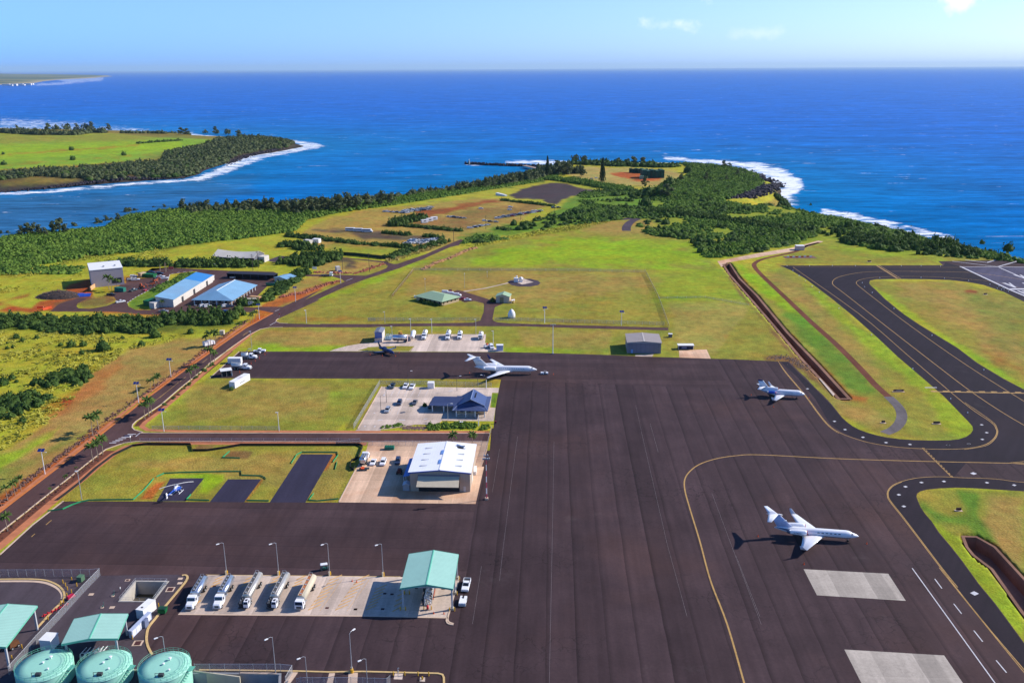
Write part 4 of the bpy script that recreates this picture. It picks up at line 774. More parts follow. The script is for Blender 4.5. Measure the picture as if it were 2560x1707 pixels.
def jet(name,label,nose,rz,sp,grp=None):
 body,wingm,accent=sp.get('body',WHITE),sp.get('wing',WHITE),sp.get('accent',NAVY)
 r=sp['r'];Lf=sp['Lf'];zc=sp['zc'];t=thing(name,label,'jet',(nose[0],nose[1],0),rz,grp)
 R=[(0,-.28,.03),(.006,-.27,.12),(.02,-.24,.28),(.045,-.18,.50),(.075,-.12,.68),(.10,-.05,.84),(.125,-.01,.94),(.16,0,1),(.5,0,1),(.66,.0,1),(.75,.06,.93),(.83,.18,.76),(.9,.32,.54),(.96,.46,.30),(1.0,.54,.12)]
 b=MB();b.loft([ring(-u*Lf,zc+dz*r,k*r,k*r*(1.04 if u>.1 else 1))for u,dz,k in R]);b.build('fuselage',body,t,True)
 f=MB();xw,cw=sp['wing_x'],sp['cr']
 f.loft([ring(xw+1.2,zc-.55*r,.25*r,.3*r),ring(xw-.3,zc-.62*r,.95*r,.55*r),ring(xw-cw,zc-.62*r,.98*r,.55*r),ring(xw-cw-2.2,zc-.4*r,.3*r,.3*r)]);f.build('belly_fairing',body,t,True)
 hs_,zw=sp['half'],zc-.62*r
 for s_ in(-1,1):
  w_=MB();y0=r*.6;ytip=hs_;zt=zw+sp['dih']*(hs_-y0)
  kx=sp['kink'];
  secs=[((xw,s_*y0,zw),cw,.14*1.0),((kx[1],s_*kx[0],zw+sp['dih']*(kx[0]-y0)),kx[2],.11),((sp['tip_x'],s_*ytip,zt),sp['ct'],.11)]
  w_.loft([foil(a,c_,c_*k)for a,c_,k in secs]);wo_=w_.build('wing',wingm,t,True)
  if sp.get('winglet'):
   h=sp['winglet'];g=MB();x0=sp['tip_x']-sp['ct']*.12
   g.loft([[(a,c_,d)for a,c_,d in foil((x0,s_*(ytip-.02),zt-.02),sp['ct']*.86,.12,'z')],[(a,c_,d)for a,c_,d in foil((x0-h*.35,s_*(ytip+.18*h),zt+h*.3),sp['ct']*.7,.1,'z')],foil((x0-h*.95,s_*(ytip+.42*h),zt+h),sp['ct']*.34,.07,'z')])
   g.build('winglet',sp.get('winglet_m',wingm),wo_,True)
  x0,z0,c0,hs2,x1,c1,dz=sp['stab']
  st_=MB();st_.loft([foil((x0,s_*.04,z0),c0,c0*.1),foil((x1,s_*hs2,z0+dz),c1,c1*.1)]);st_.build('tailplane',wingm,t,True)
 x0,z0,c0,x1,z1,c1=sp['fin']
 fn=MB();fn.loft([foil((x0,0,z0),c0,.42,'z'),foil((x1,0,z1),c1,.28,'z')]);fo=fn.build('fin',sp.get('fin_m',body),t,True)
 if sp.get('bullet'):bl=MB();bl.loft([ring(x1+.9,z1+.05,.03,.03,10),ring(x1+.1,z1+.1,.26,.2,10),ring(x1-c1,z1+.1,.26,.2,10),ring(x1-c1-1.1,z1+.1,.03,.03,10)]);bl.build('fin_fairing',body,fo,True)
 for ex0,ex1,ey,ez,er in sp['eng']:
  for s_ in((-1,1)if ey else(1,)):
   e=MB();l=ex0-ex1
   e.loft([ring(ex0,ez,er*.72,er*.72),ring(ex0-.02*l,ez,er*.86,er*.86),ring(ex0-.12*l,ez,er,er),ring(ex0-.5*l,ez,er*1.02,er*1.02),ring(ex0-.85*l,ez,er*.86,er*.86)],True,False)
   e.v=[(a,b_+s_*ey,c_)for a,b_,c_ in e.v];eo=e.build('engine',sp.get('eng_m',body),t,True)
   i_=MB();i_.cyl((ex0+(.16 if sp.get('inlet_m')else-.1),s_*ey,ez),(ex0-.35,s_*ey,ez),er*.78,er*.7,20);i_.build('inlet',sp.get('inlet_m',DGREY),eo)
   n_=MB();n_.loft([ring(ex0-.84*l,ez,er*.87,er*.87),ring(ex1,ez,er*.62,er*.62)]);n_.v=[(a,b_+s_*ey,c_)for a,b_,c_ in n_.v];n_.build('exhaust_nozzle',sp.get('noz_m',DGREY),eo,True)
   if ey:p_=MB();p_.loft([foil((ex0-.25*l,s_*r*.6,ez),.6*l,.25),foil((ex0-.25*l,s_*(ey-er*.8),ez),.6*l,.25)]);p_.build('pylon',body,t,True)
 wm_=MB();n=12;ww,wh=sp['win'];ww,wh=ww*1.15,wh*1.15;wm_.v=[(ww*math.cos(2*math.pi*i/n),0,wh*math.sin(2*math.pi*i/n))for i in range(n)];wm_.f=[tuple(range(n))]
 wme=wm_.mesh('window',GLASS);el=math.asin(.28)
 for s_ in(-1,1):
  for k in range(sp['nwin']):
   x=sp['win_x0']-k*sp['win_dx'];o=link('window',wme,t,(x,s_*(r*math.cos(el)+.012),zc+r*1.04*math.sin(el)));o.rotation_euler=(-s_*el,0,0)
 g=MB();
 def onb(u,ang,k=1.02):
  for a,b_ in zip(R[:-1],R[1:]):
   if a[0]<=u<=b_[0]:
    f_=(u-a[0])/(b_[0]-a[0]);dz=a[1]+(b_[1]-a[1])*f_;kk=(a[2]+(b_[2]-a[2])*f_)*k
    return(-u*Lf,kk*r*math.cos(ang),zc+dz*r+kk*r*math.sin(ang))
 for s_ in(-1,1):
  for a0,a1 in((.35,.85),(.9,1.5)):
   u0=.062 if a0>.5 else .07;u1=.088 if a0>.5 else .098
   A1=[math.pi/2-s_*(math.pi/2-a)for a in(a0,a1)]
   g.quad(onb(u0,A1[0]),onb(u1,A1[0]),onb(u1,A1[1]),onb(u0+.004,A1[1]))
 g.build('windscreen',GLASSB,t)
 for gx,gy,wr in((sp['ng'],0,.25),(sp['mg'][0],sp['mg'][1],.38),(sp['mg'][0],-sp['mg'][1],.38)):
  q=MB();q.cyl((gx,gy,wr),(gx,gy,zc-r*.5),.08,.1,8);lg=q.build('landing_gear',GALV,t)
  q=MB()
  for d in(-.18,.18):q.cyl((gx,gy+d-.08,wr),(gx,gy+d+.08,wr),wr,wr,14)
  q.build('wheel',BLACK,lg)
 if sp.get('stripe'):
  for s_ in(-1,1):
   for(ua,za,ub,zb,hh,mm)in sp['stripe']:
    q=MB();m_=14;lo=[];up=[]
    for i in range(m_+1):
     u=ua+(ub-ua)*i/m_;zz=za+(zb-za)*i/m_
     for a,b_ in zip(R[:-1],R[1:]):
      if a[0]<=u<=b_[0]:
       f_=(u-a[0])/(b_[0]-a[0]);dz=a[1]+(b_[1]-a[1])*f_;kk=a[2]+(b_[2]-a[2])*f_;break
     for arr,e_ in((lo,0),(up,hh)):
      v=max(-.99,min(.99,(zz+e_)));an=math.asin(v)
      arr.append((-u*Lf,s_*(kk*r*math.cos(an)+.07),zc+dz*r+kk*r*1.04*v))
    for i in range(m_):q.quad(lo[i],lo[i+1],up[i+1],up[i])
    q.build('stripe',mm,t)
 return t
sp1=dict(Lf=24.8,r=1.22,zc=2.35,wing_x=-10.2,cr=6.6,half=11.2,dih=.055,kink=(3.2,-11.6,5.2),tip_x=-16.6,ct=1.9,winglet=1.6,winglet_m=mat('pale_grey_paint',(.5,.53,.6,1),.4,.05,1),stab=(-24.0,7.4,2.9,5.2,-26.6,1.2,-.1),fin=(-18.9,3.0,5.0,-23.6,7.3,2.9),bullet=1,eng=[(-15.6,-21.4,2.15,3.05,.82)],nwin=6,win=(.34,.24),win_x0=-5.9,win_dx=1.22,ng=-3.0,mg=(-13.6,2.0),inlet_m=REDC,noz_m=mat('blue_grey_steel',(.10,.13,.2,1),.35,.2,1,metal=.6),stripe=[(.10,-.66,.62,-.52,.16,NAVY),(.60,-.62,.99,.30,.55,NAVY)],fin_m=mat('fin_blue_white',(.45,.52,.74,1),.35,.06,1,coat=.3))
nz=G0(*J1((1868,518))[0],2.0)
g450=jet('business_jet','large white business jet with navy tail stripes and six oval windows on apron',nz,math.radians(-9.5),sp1)
text_mesh('N74GG',.72,NAVY,'registration',g450,(-18.4,-2.15-.86,3.05),(math.pi/2,0,0))
text_mesh('N74GG',.72,NAVY,'registration',g450,(-18.4,2.15+.86,3.05),(math.pi/2,0,math.pi))
q=MB();q.box((-21.9,0,5.25),(1.0,.36,.34));q.build('tail_flag',WHITE,g450)
sp2=dict(Lf=29.4,r=1.36,zc=2.75,wing_x=-11.6,cr=7.6,half=13.9,dih=.06,kink=(5,-15.0,4.4),tip_x=-22.0,ct=1.7,winglet=2.2,winglet_m=NAVY,stab=(-28.6,8.3,3.1,5.3,-32.4,1.3,-.35),fin=(-22.2,3.5,6.2,-27.4,8.2,3.4),bullet=1,eng=[(-19.2,-25.4,2.6,3.5,1.0)],nwin=14,win=(.19,.24),win_x0=-6.2,win_dx=.86,ng=-3.2,mg=(-16.4,2.1),noz_m=WHITE)
nz=G0(*J2((1930,470))[0],2.4)
j2=jet('business_jet','long white business jet with dark winglets and many small windows, beside the terminal',nz,math.radians(-3.2),sp2)
text_mesh('N17EE',.6,GREY,'registration',j2,(-27.2,-.22,6.4),(math.pi/2,0,0))
sp3=dict(Lf=19.0,r=1.28,zc=2.35,wing_x=-8.0,cr=4.9,half=9.6,dih=.02,kink=(3,-9.2,3.6),tip_x=-12.7,ct=1.5,winglet=1.7,stab=(-16.6,4.7,2.6,3.9,-19.2,1.2,-.35),fin=(-14.6,3.4,4.2,-18.0,7.4,2.1),eng=[(-12.6,-16.2,2.0,2.75,.62),(-11.4,-19.3,0,3.9,.56)],nwin=12,win=(.13,.19),win_x0=-5.2,win_dx=.56,ng=-3.3,mg=(-10.6,1.6),inlet_m=REDC,eng_m=mat('trijet_blue',(.02,.07,.4,1),.3,.08,1,coat=.5),noz_m=GALV,stripe=[(.10,-.6,.95,-.35,.14,MATS['trijet_blue']),(.6,-.75,.97,.1,.2,NAVY)])
nz=G0(*J3((1885,650))[0],1.9)
j3=jet('trijet','white three-engined jet with blue engine pods parked near the drainage ditch',nz,math.radians(-11.5),sp3)
for ch in[c_ for c_ in bpy.data.objects if c_.parent==j3 and c_.name.startswith('engine')]:
 if abs(sum(v.co.y for v in ch.data.vertices))<1:ch.data.materials[0]=WHITE
q=MB();q.loft([foil((-17.7,0,7.0),2.35,.3,'z'),foil((-18.1,0,7.55),2.1,.28,'z')]);q.build('fin_cap',NAVY,j3)
sp4=dict(Lf=14.2,r=.86,zc=1.75,wing_x=-6.4,cr=2.8,half=6.6,dih=.04,kink=(2.4,-6.9,2.2),tip_x=-7.9,ct=1.3,winglet=.8,body=NAVY,wing=mat('dark_blue_wing',(.05,.08,.16,1),.25,.1,1,coat=.6),winglet_m=NAVY,stab=(-14.3,4.5,1.6,2.3,-15.2,.8,0),fin=(-11.4,2.2,2.6,-13.9,4.4,1.7),eng=[(-9.2,-11.9,1.35,2.15,.42)],nwin=5,win=(.2,.16),win_x0=-3.6,win_dx=.75,ng=-2.2,mg=(-7.6,1.3))
a,b_=G0(*V_((385,612))[0],1.5),G0(*V_((165,455))[0],4.0)
jet('light_jet','small dark navy blue jet parked by the refuelling area',a,math.atan2(a[1]-b_[1],a[0]-b_[0]),sp4)
def helicopter(p,rz):
 t=thing('helicopter','blue and white helicopter on a helipad with drooping white rotor blades','helicopter',(*p,0),rz)
 b=MB();b.loft([ring(1.9,1.15,.1,.1),ring(1.75,1.15,.4,.4),ring(1.2,1.25,.78,.72),ring(.3,1.45,.98,.95),ring(-.8,1.6,.95,.92),ring(-1.8,1.75,.72,.65),ring(-2.6,1.9,.36,.36),ring(-3.2,1.95,.24,.26)]);bo=b.build('fuselage',BLUE,t,True)
 b=MB();b.loft([ring(-3.0,1.95,.26,.28),ring(-7.2,2.15,.13,.15)]);b.build('tail_boom',BLUE,t,True)
 b=MB();b.loft([ring(1.78,1.35,.3,.2),ring(1.25,1.6,.66,.46),ring(.55,1.85,.72,.5),ring(.0,2.0,.6,.4)]);b.build('windscreen',GLASSB,bo,True)
 b=MB();b.loft([ring(.3,2.25,.3,.12),ring(-.3,2.45,.45,.3),ring(-1.6,2.4,.42,.3),ring(-2.4,2.2,.2,.12)]);b.build('engine_cowling',WHITE,t,True)
 b=MB();b.box((-.5,0,2.5),(.5,1.9,.05));b.box((-.5,0,2.5),(1.6,.35,.07));b.build('white_cross_panel',WHITE,t)
 for s_ in(-1,1):b=MB();b.quad((1.4,s_*.80,1.25),(-2.6,s_*.62,1.7),(-2.6,s_*.64,1.9),(1.4,s_*.83,1.45));b.build('stripe',WHITE,bo)
 b=MB();b.cyl((-.5,0,2.6),(-.5,0,3.25),.1,.08,8);b.cyl((-.5,0,3.15),(-.5,0,3.32),.32,.26,12);mo=b.build('rotor_mast',GALV,t)
 ha=math.radians(30)-rz
 for s_ in(0,math.pi):
  c_,d=math.cos(ha+s_),math.sin(ha+s_);bl=MB();rg=[]
  for u,z in((.3,3.22),(2.5,3.2),(4.2,3.05),(5.6,2.8)):
   rg.append([(-.5+c_*u-d*k,d*u+c_*k,z+e)for k,e in((-.17,0),(.17,0),(.17,.06),(-.17,.06))])
  bl.loft(rg);bl.build('rotor_blade',mat('blade_white',(.8,.76,.7,1),.5,.1,2),mo)
 for s_ in(-1,1):
  b=MB();b.tube([(1.7,s_*1.05,.3),(1.5,s_*1.05,.12),(-1.6,s_*1.05,.12)],.09,8);b.tube([(.7,s_*1.05,.12),(.6,s_*.5,.9)],.07,6);b.tube([(-1.0,s_*1.05,.12),(-1.0,s_*.5,1.0)],.07,6);b.build('skid',WHITE,t)
 b=MB();b.loft([foil((-6.9,0,1.2),.7,.1,'z'),foil((-6.6,0,2.1),.9,.12,'z'),foil((-7.1,0,3.3),.6,.08,'z')]);b.build('tail_fin',WHITE,t)
 b=MB();b.loft([foil((-5.6,-1.1,2.05),.5,.06),foil((-5.6,1.1,2.05),.5,.06)]);b.build('tailplane',WHITE,t)
 b=MB();b.box((-7.0,.22,1.35),(.1,.04,1.7));b.box((-7.0,.22,2.15),(1.5,.04,.1));b.build('tail_rotor',GALV,t)
hp=E_((2090,655))[0];ht_=E_((1985,735))[0]
a,b_=G0(*hp,1.6),G0(*ht_,2.0)
helicopter(a,math.atan2(a[1]-b_[1],a[0]-b_[0]))
def wheels(t,xs,y,r,w_=.28,name='wheel',m=None):
 q=MB();q.cyl((0,-w_/2,0),(0,w_/2,0),r,r,14);me=q.mesh('wheel',m or BLACK)
 h=MB();h.cyl((0,-w_/2-.01,0),(0,w_/2+.01,0),r*.5,r*.5,10);hm=h.mesh('hub',GALV)
 for x in xs:
  for s_ in(-1,1):
   o=link(name,me,t,(x,s_*y,r));link('hub',hm,o)
def carbody(L_,W_,kind):
 if kind=='pickup':pr=[(L_/2,.35),(L_/2,.85),(L_/2-.15,.98),(L_*.22,1.08),(-L_*.14,1.08),(-L_/2,1.08),(-L_/2,.4)]
 elif kind=='suv':pr=[(L_/2,.35),(L_/2,.8),(L_/2-.15,.95),(L_*.24,1.08),(-L_/2+.05,1.1),(-L_/2,.4)]
 elif kind=='van':pr=[(L_/2,.35),(L_/2,.9),(L_/2-.3,1.2),(L_*.3,1.3),(-L_/2,1.3),(-L_/2,.35)]
 else:pr=[(L_/2,.3),(L_/2-.03,.65),(L_/2-.25,.78),(L_*.2,.92),(-L_*.28,.94),(-L_/2+.06,.9),(-L_/2,.35)]
 return pr
CARS={'sedan':(4.6,1.85),'suv':(4.8,1.95),'pickup':(5.6,2.0),'van':(5.3,2.0)}
def cabin(kind,L_,W_):
 return{'sedan':((-.32,.2,.92),(-.16,.06,1.42)),'suv':((-.49,.24,1.06),(-.44,.1,1.68)),'pickup':((-.12,.22,1.06),(-.09,.1,1.72)),'van':((-.49,.3,1.28),(-.47,.18,1.95))}[kind]
def car(label,cat,p,rz,kind,paint,grp=None,detail=True,zb=0):
 L_,W_=CARS[kind]
 t=thing({'sedan':'parked_car','suv':'suv','pickup':'pickup_truck','van':'van'}[kind],label,cat,(p[0],p[1],zb),rz,grp)
 b=MB();pr=carbody(L_,W_,kind);n=len(pr)
 rings=[[(x,y,z if z<.5 else z-d)for x,z in pr]for y,d in((-W_/2,.08),(-W_/2+.12,0),(W_/2-.12,0),(W_/2,.08))]
 b.loft(rings)
 if kind=='pickup':
  b.box((-L_*.31,W_/2-.06,1.08),(L_*.36,.1,.22));b.box((-L_*.31,-W_/2+.06,1.08),(L_*.36,.1,.22));b.box((-L_/2+.05,0,1.08),(.1,W_,.22))
 b.build('body',paint,t)
 (a0,a1,z0),(c0,c1,z1)=cabin(kind,L_,W_)
 g=MB();g.loft([[(a0*L_,-W_/2+.1,z0),(a1*L_,-W_/2+.1,z0),(a1*L_,W_/2-.1,z0),(a0*L_,W_/2-.1,z0)],[(c0*L_,-W_/2+.28,z1),(c1*L_,-W_/2+.28,z1),(c1*L_,W_/2-.28,z1),(c0*L_,W_/2-.28,z1)]]);g.build('windows',GLASS,t)
 r_=MB();r_.box(((c0+c1)/2*L_,0,z1-.02),((c1-c0)*L_+.08,W_-.48,.08),0,.94)
 for s_ in(-1,1):
  for xa,xb in((a0,c0),(a1,c1))+(((a0+a1)/2-.02,(c0+c1)/2-.02),)*(kind!='van'):
   r_.cyl((xa*L_,s_*(W_/2-.1),z0),(xb*L_,s_*(W_/2-.28),z1),.06,.06,4)
 if kind=='van':r_.box((-L_*.12,0,1.25),(L_*.7,W_-.12,.66),0,.97,.85)
 r_.build('roof',paint,t)
 if kind=='pickup':q=MB();q.box((-L_*.31,0,1.085),(L_*.35,W_-.25,.02));q.build('bed_floor',DGREY,t)
 if detail:wheels(t,(L_*.31,-L_*.29),W_/2-.12,.34,.24)
 return t
PC={'white':WHITE,'silver':mat('silver_paint',(.42,.44,.47,1),.3,.06,1,metal=.3,coat=.4),'grey':mat('grey_car_paint',(.09,.10,.12,1),.3,.08,1,coat=.5),'black':mat('black_car_paint',(.02,.022,.028,1),.25,.1,1,coat=.5),'navy':mat('navy_car_paint',(.03,.045,.09,1),.25,.1,1,coat=.5),'red':mat('red_car_paint',(.38,.02,.03,1),.3,.1,1,coat=.5),'slate':mat('slate_car_paint',(.05,.075,.09,1),.3,.1,1,coat=.5),'blue':mat('blue_car_paint',(.04,.12,.35,1),.3,.1,1,coat=.5),'tan':mat('tan_car_paint',(.4,.33,.24,1),.35,.1,1,coat=.4)}
ND=math.radians(-92)
def tanker(label,p,rz,kind,grp=None,tankm=None,Lt=12.0,cat='tanker truck'):
 t=thing('tanker_truck',label,cat,(*p,0),rz,grp)
 f=MB();f.box((-.3,0,.55),(Lt-1,1.0,.35));f.build('chassis',DGREY,t)
 tankm=tankm or(STEEL if kind=='bonnet' else STEELW)
 cabx=Lt/2
 if kind=='bonnet':
  c_=MB();c_.loft([[(cabx,y,z)for y,z in((-.95,.6),(.95,.6),(.95,1.15),(.8,1.35),(-.8,1.35),(-.95,1.15))],[(cabx-.3,y,z)for y,z in((-1.15,.55),(1.15,.55),(1.1,1.4),(.85,1.62),(-.85,1.62),(-1.1,1.4))],[(cabx-1.8,y,z)for y,z in((-1.2,.55),(1.2,.55),(1.15,1.6),(.95,1.85),(-.95,1.85),(-1.15,1.6))]]);c_.build('hood',WHITE,t)
  g=MB();g.box((cabx+.01,0,.8),(.04,1.1,.5));g.build('grille',DGREY,t);g=MB();g.box((cabx+.05,0,.45),(.2,2.2,.25));g.build('bumper',GALV,t)
  x0=cabx-1.7;W_=2.3;zt=2.75;dd=1.9
 elif kind=='offset':
  x0=cabx;W_=1.25;zt=2.45;dd=2.0
  m_=MB();rr=random.Random(3)
  for k in range(70):
   m_.box((cabx-rr.uniform(.2,2.6),-rr.uniform(.0,1.35),rr.uniform(.7,2.1)),(rr.uniform(.1,.5),rr.uniform(.1,.4),rr.uniform(.05,.4)),rr.uniform(0,3))
  for k in range(7):m_.tube([(cabx-.3-k*.3,-.1,1.0),(cabx-.2-k*.3,-.8,2.1),(cabx-.3-k*.3,-1.4,1.1)],.06,5)
  m_.build('hose_deck',DGREY,t)
  m2=MB()
  for k in range(18):m2 .box((cabx-rr.uniform(.2,2.4),-rr.uniform(.1,1.2),rr.uniform(1.6,2.2)),(.2,.14,.12),rr.uniform(0,3))
  m2 .build('pump_fittings',GALV,t)
  f2=MB();f2 .box((cabx-1.2,-.3,.5),(2.6,2.2,.3));f2 .build('front_deck',DGREY,t)
 else:x0=cabx;W_=2.3;zt=2.7;dd=1.7
 yo=.62 if kind=='offset' else 0
 c_=MB();c_.loft([[(x,yo+y*W_/2,.6)for x,y in((x0,-1),(x0,1),(x0-dd,1),(x0-dd,-1))],[(x,yo+y*W_/2,1.6)for x,y in((x0,-1),(x0,1),(x0-dd,1),(x0-dd,-1))],[(x,yo+y*W_/2*.92,zt)for x,y in((x0-(.45 if kind=='bonnet' else .2),-1),(x0-(.45 if kind=='bonnet' else .2),1),(x0-dd,1),(x0-dd,-1))]]);cb=c_.build('cab',WHITE,t)
 k_=.45 if kind=='bonnet' else .2;g=MB()
 e_=.02;f0,f1=.12,.85;za,zb_=1.6+(zt-1.6)*f0,1.6+(zt-1.6)*f1
 g.quad((x0-k_*f0+e_,yo-W_*.44,za),(x0-k_*f0+e_,yo+W_*.44,za),(x0-k_*f1+e_,yo+W_*.41,zb_),(x0-k_*f1+e_,yo-W_*.41,zb_));g.build('windscreen',GLASSB,cb)
 for s_ in(-1,1):
  g=MB();g.quad((x0-.45,yo+s_*(W_/2+.012),1.62),(x0-dd+.5,yo+s_*(W_/2+.012),1.62),(x0-dd+.5,yo+s_*(W_/2*.93+.03),2.4),(x0-.6,yo+s_*(W_/2*.93+.03),2.4));g.build('side_window',GLASSB,cb)
 if kind!='bonnet':
  if kind=='offset':g=MB();g.box((x0-1.0,yo,zt),(.8,.6,.06));g.build('roof_hatch',DGREY,cb)
  else:g=MB();g.box((x0+.03,0,.75),(.05,1.4,.6));g.build('grille',DGREY,t);g=MB();g.box((x0-2.3,0,2.6),(1.2,2.1,.12));g.tube([(x0-1.9,-1,2.4),(x0-1.9,-1,2.95),(x0-1.9,1,2.95),(x0-1.9,1,2.4)],.05);g.tube([(x0-2.8,-1,2.4),(x0-2.8,-1,2.95),(x0-2.8,1,2.95),(x0-2.8,1,2.4)],.05);g.build('cab_rack',GALV,t)
 ta=x0-dd-(.9 if kind=='bonnet' else .6);tb=-Lt/2
 tk=MB();tk.loft([ring(ta,2.15,.85,.7,20,2.6),ring(ta-.15,2.15,1.22,.98,20,2.6),ring(tb+.15,2.15,1.22,.98,20,2.6),ring(tb,2.15,.9,.72,20,2.6)]);to=tk.build('tank',tankm,t,True)
 wk=MB();wk.box(((ta+tb)/2,-.28,3.1),(ta-tb-.5,.85,.05));wkm=mat('rusty_walkway',dl(196,120,74),.8,.2,1.5)if kind=='flat' else mat('dark_walkway',(.09,.085,.08,1),.7,.35,3);wk.build('walkway',wkm,t)
 rl=MB()
 for y in(-.8,.22):rl.box(((ta+tb)/2,y,3.05),(ta-tb-.3,.13,.18))
 rl.build('walkway_rail',tankm,t)
 hm=MB()
 for k in range(5):hm.cyl((ta-1-k*(ta-tb-2)/4,-.28,3.15),(ta-1-k*(ta-tb-2)/4,-.28,3.3),.25,.25,10)
 hm.build('tank_hatches',GALV,to)
 hr=MB();hr.tube([(tb+.3,-.75,3.1),(tb+.3,-.75,3.7),(tb+.3,.15,3.7),(tb+.3,.15,3.1)],.04,5);hr.build('rear_hoop',GALV,t)
 pc=MB();rr=random.Random(7)
 for s_ in(-1,1):
  pc.box(((ta+x0-dd)/2-.1,s_*.7,.7),(.9,.8,1.0))
  for k in range(10):pc.box((ta-rr.uniform(-.6,1.6),s_*rr.uniform(.7,1.2),rr.uniform(.6,1.3)),(rr.uniform(.1,.4),rr.uniform(.1,.3),rr.uniform(.1,.4)))
 pc.build('pump_cabinet',GALV,t)
 wheels(t,(cabx-(1.0 if kind=='bonnet' else 1.4),-Lt/2+3.3,-Lt/2+2.0)+((cabx-2.9,)if kind=='offset' else()),1.05,.52,.36)
 return t
def tk_at(front,rear_top,Lt):
 a=Vector(G0(*front));b_=Vector(G0(*rear_top,3.1));d=(a-b_).normalized()
 return a-d*Lt/2,math.atan2(d.y,d.x)
GT_='fuel tankers parked on the concrete pad'
for lab,fr,re_,kind,Lt in(('silver tanker truck with white bonneted cab, leftmost on the fuel pad',(345,925),(505,520),'bonnet',12.6),('silver tanker truck with white bonneted cab, second from the left on the fuel pad',(668,915),(822,505),'bonnet',12.6),('aluminium tanker with narrow offset cab, middle of the five on the fuel pad',(985,915),(1160,460),'offset',14.2),('aluminium tanker with narrow offset cab, second from the right on the fuel pad',(1315,915),(1480,460),'offset',14.2),('cream tanker with flat white cab and rusty walkway, rightmost on the fuel pad',(1635,925),(1800,470),'flat',13.4)):
 c_,h_=tk_at(B_(fr)[0],B_(re_)[0],Lt)
 tanker(lab,c_,h_,kind,GT_,CREAM if kind=='flat' else None,Lt)
c_=g2(B_((1935,440))[0]);t=thing('golf_cart','dark green golf cart with a white canopy near a lamp post','golf cart',c_,math.radians(15))
b=MB();b.box((0,0,.3),(2.3,1.15,.35));b.box((-.3,0,.6),(.9,1.1,.3));b.box((.95,0,.6),(.4,1.1,.35),0,.7);b.build('body',mat('dark_green_paint',(.02,.09,.07,1),.4,.1,2),t)
b=MB();b.box((-.1,0,1.85),(2.0,1.25,.09),0,.92);b.build('canopy',WHITE,t)
b=MB();[b.cyl((x,y,.6),(x*.9,y,1.85),.03,.03,5)for x in(.9,-.9)for y in(-.55,.55)];b.build('canopy_frame',GALV,t)
b=MB();b.box((-.45,0,.9),(.15,1.0,.45));b.build('seat',CREAM,t);wheels(t,(.8,-.8),.5,.24,.18)
car('white pickup truck parked facing the camera beside the tall green canopy','pickup truck',g2(C_((1825,870))[0])+Vector((0,2.6,0)),ND-.06,'pickup',WHITE)
c_=g2(C_((1780,1085))[0])+Vector((0,1.7,0));t=thing('tow_tractor','low white aircraft tow tractor with open seat, beside the tall green canopy','tow tractor',c_,ND-.05)
b=MB();b.box((.5,0,.3),(2.4,1.9,.85),0,.96);b.box((-1.35,.55,.3),(1.4,.75,.8));b.box((-1.35,-.62,.3),(1.4,.6,.8));b.box((-1.3,0,.3),(1.3,1.85,.25));b.build('body',WHITE,t)
b=MB();b.box((-1.0,-.1,.55),(.6,.5,.4));b.box((-1.3,-.1,.9),(.12,.5,.4));b.build('seat',DGREY,t);wheels(t,(1.0,-1.2),.9,.42,.26)
b=MB();b.box((1.71,0,.45),(.05,1.5,.35));b.build('grille',GREY,t)
def lamp(label,p,h,arm,grp=None,base=None,double=False,name='street_lamp',m=None):
 m=m or GALV;t=thing(name,label,'lamp',g2(p),arm,grp)
 b=MB();b.cyl((0,0,0),(0,0,h),.11,.06,8);b.build('pole',m,t)
 if base:b=MB();b.cyl((0,0,0),(0,0,1.0),.38,.38,14);b.build('base',YEL,t);b=MB();b.box((.3,.3,0),(.35,.35,1.3));b.build('junction_box',CREAM,t)
 for s_ in((1,-1)if double else(1,)):
  b=MB();b.tube([(0,0,h-.1),(s_*.5,0,h+.25),(s_*1.25,0,h+.2)],.045,6);b.build('arm',m,t)
  b=MB();b.box((s_*1.6,0,h+.12),(.95,.42,.12),0,.8);b.build('lamp_head',WHITEM,t)
 return t
GL='tall lamps round the fuel pad'
for lab,x,y,ty in(('leftmost',785,490,118),('second from the left',1397,495,118),('third from the left',1997,500,125)):
 p=B_((x,y))[0];lamp('tall grey yellow-based lamp behind the tanker trucks, %s'%lab,p,HT(p,B_((x,ty))[0][1])-.2,math.radians(215),GL,True)
p=C_((627,630))[0];lamp('tall grey lamp with yellow base on the fuel pad edge, nearest the big canopy',p,HT(p,C_((600,160))[0][1])-.2,math.radians(215),GL,True)
p=D_((350,715))[0];lamp('grey lamp at the corner of the fenced basin, near edge of the yard',p,HT(p,D_((318,352))[0][1])-.2,math.radians(225),GL)
p=D_((1098,708))[0];lamp('tallest grey lamp, yellow base, its arm leaning towards the apron',p,HT(p,D_((1075,318))[0][1])-.2,math.radians(60),GL,True)
p=D_((662,830))[0];lamp('grey lamp rising behind the near fence, left of the tallest lamp',p,HT(p,D_((640,545))[0][1])-.2,math.radians(215),GL)
p=D_((1250,850))[0];lamp('grey lamp rising behind the near fence, right of the tallest lamp',p,HT(p,D_((1238,565))[0][1])-.2,math.radians(215),GL)
p=A_((1935,1120))[0];lamp('short grey lamp behind the rightmost storage tank',p,6.2,math.radians(215),GL)if False else lamp('grey lamp standing behind the rightmost storage tank',A_((1955,1290))[0],HT(A_((1955,1290))[0],A_((1910,980))[0][1])-.2,math.radians(215),GL)
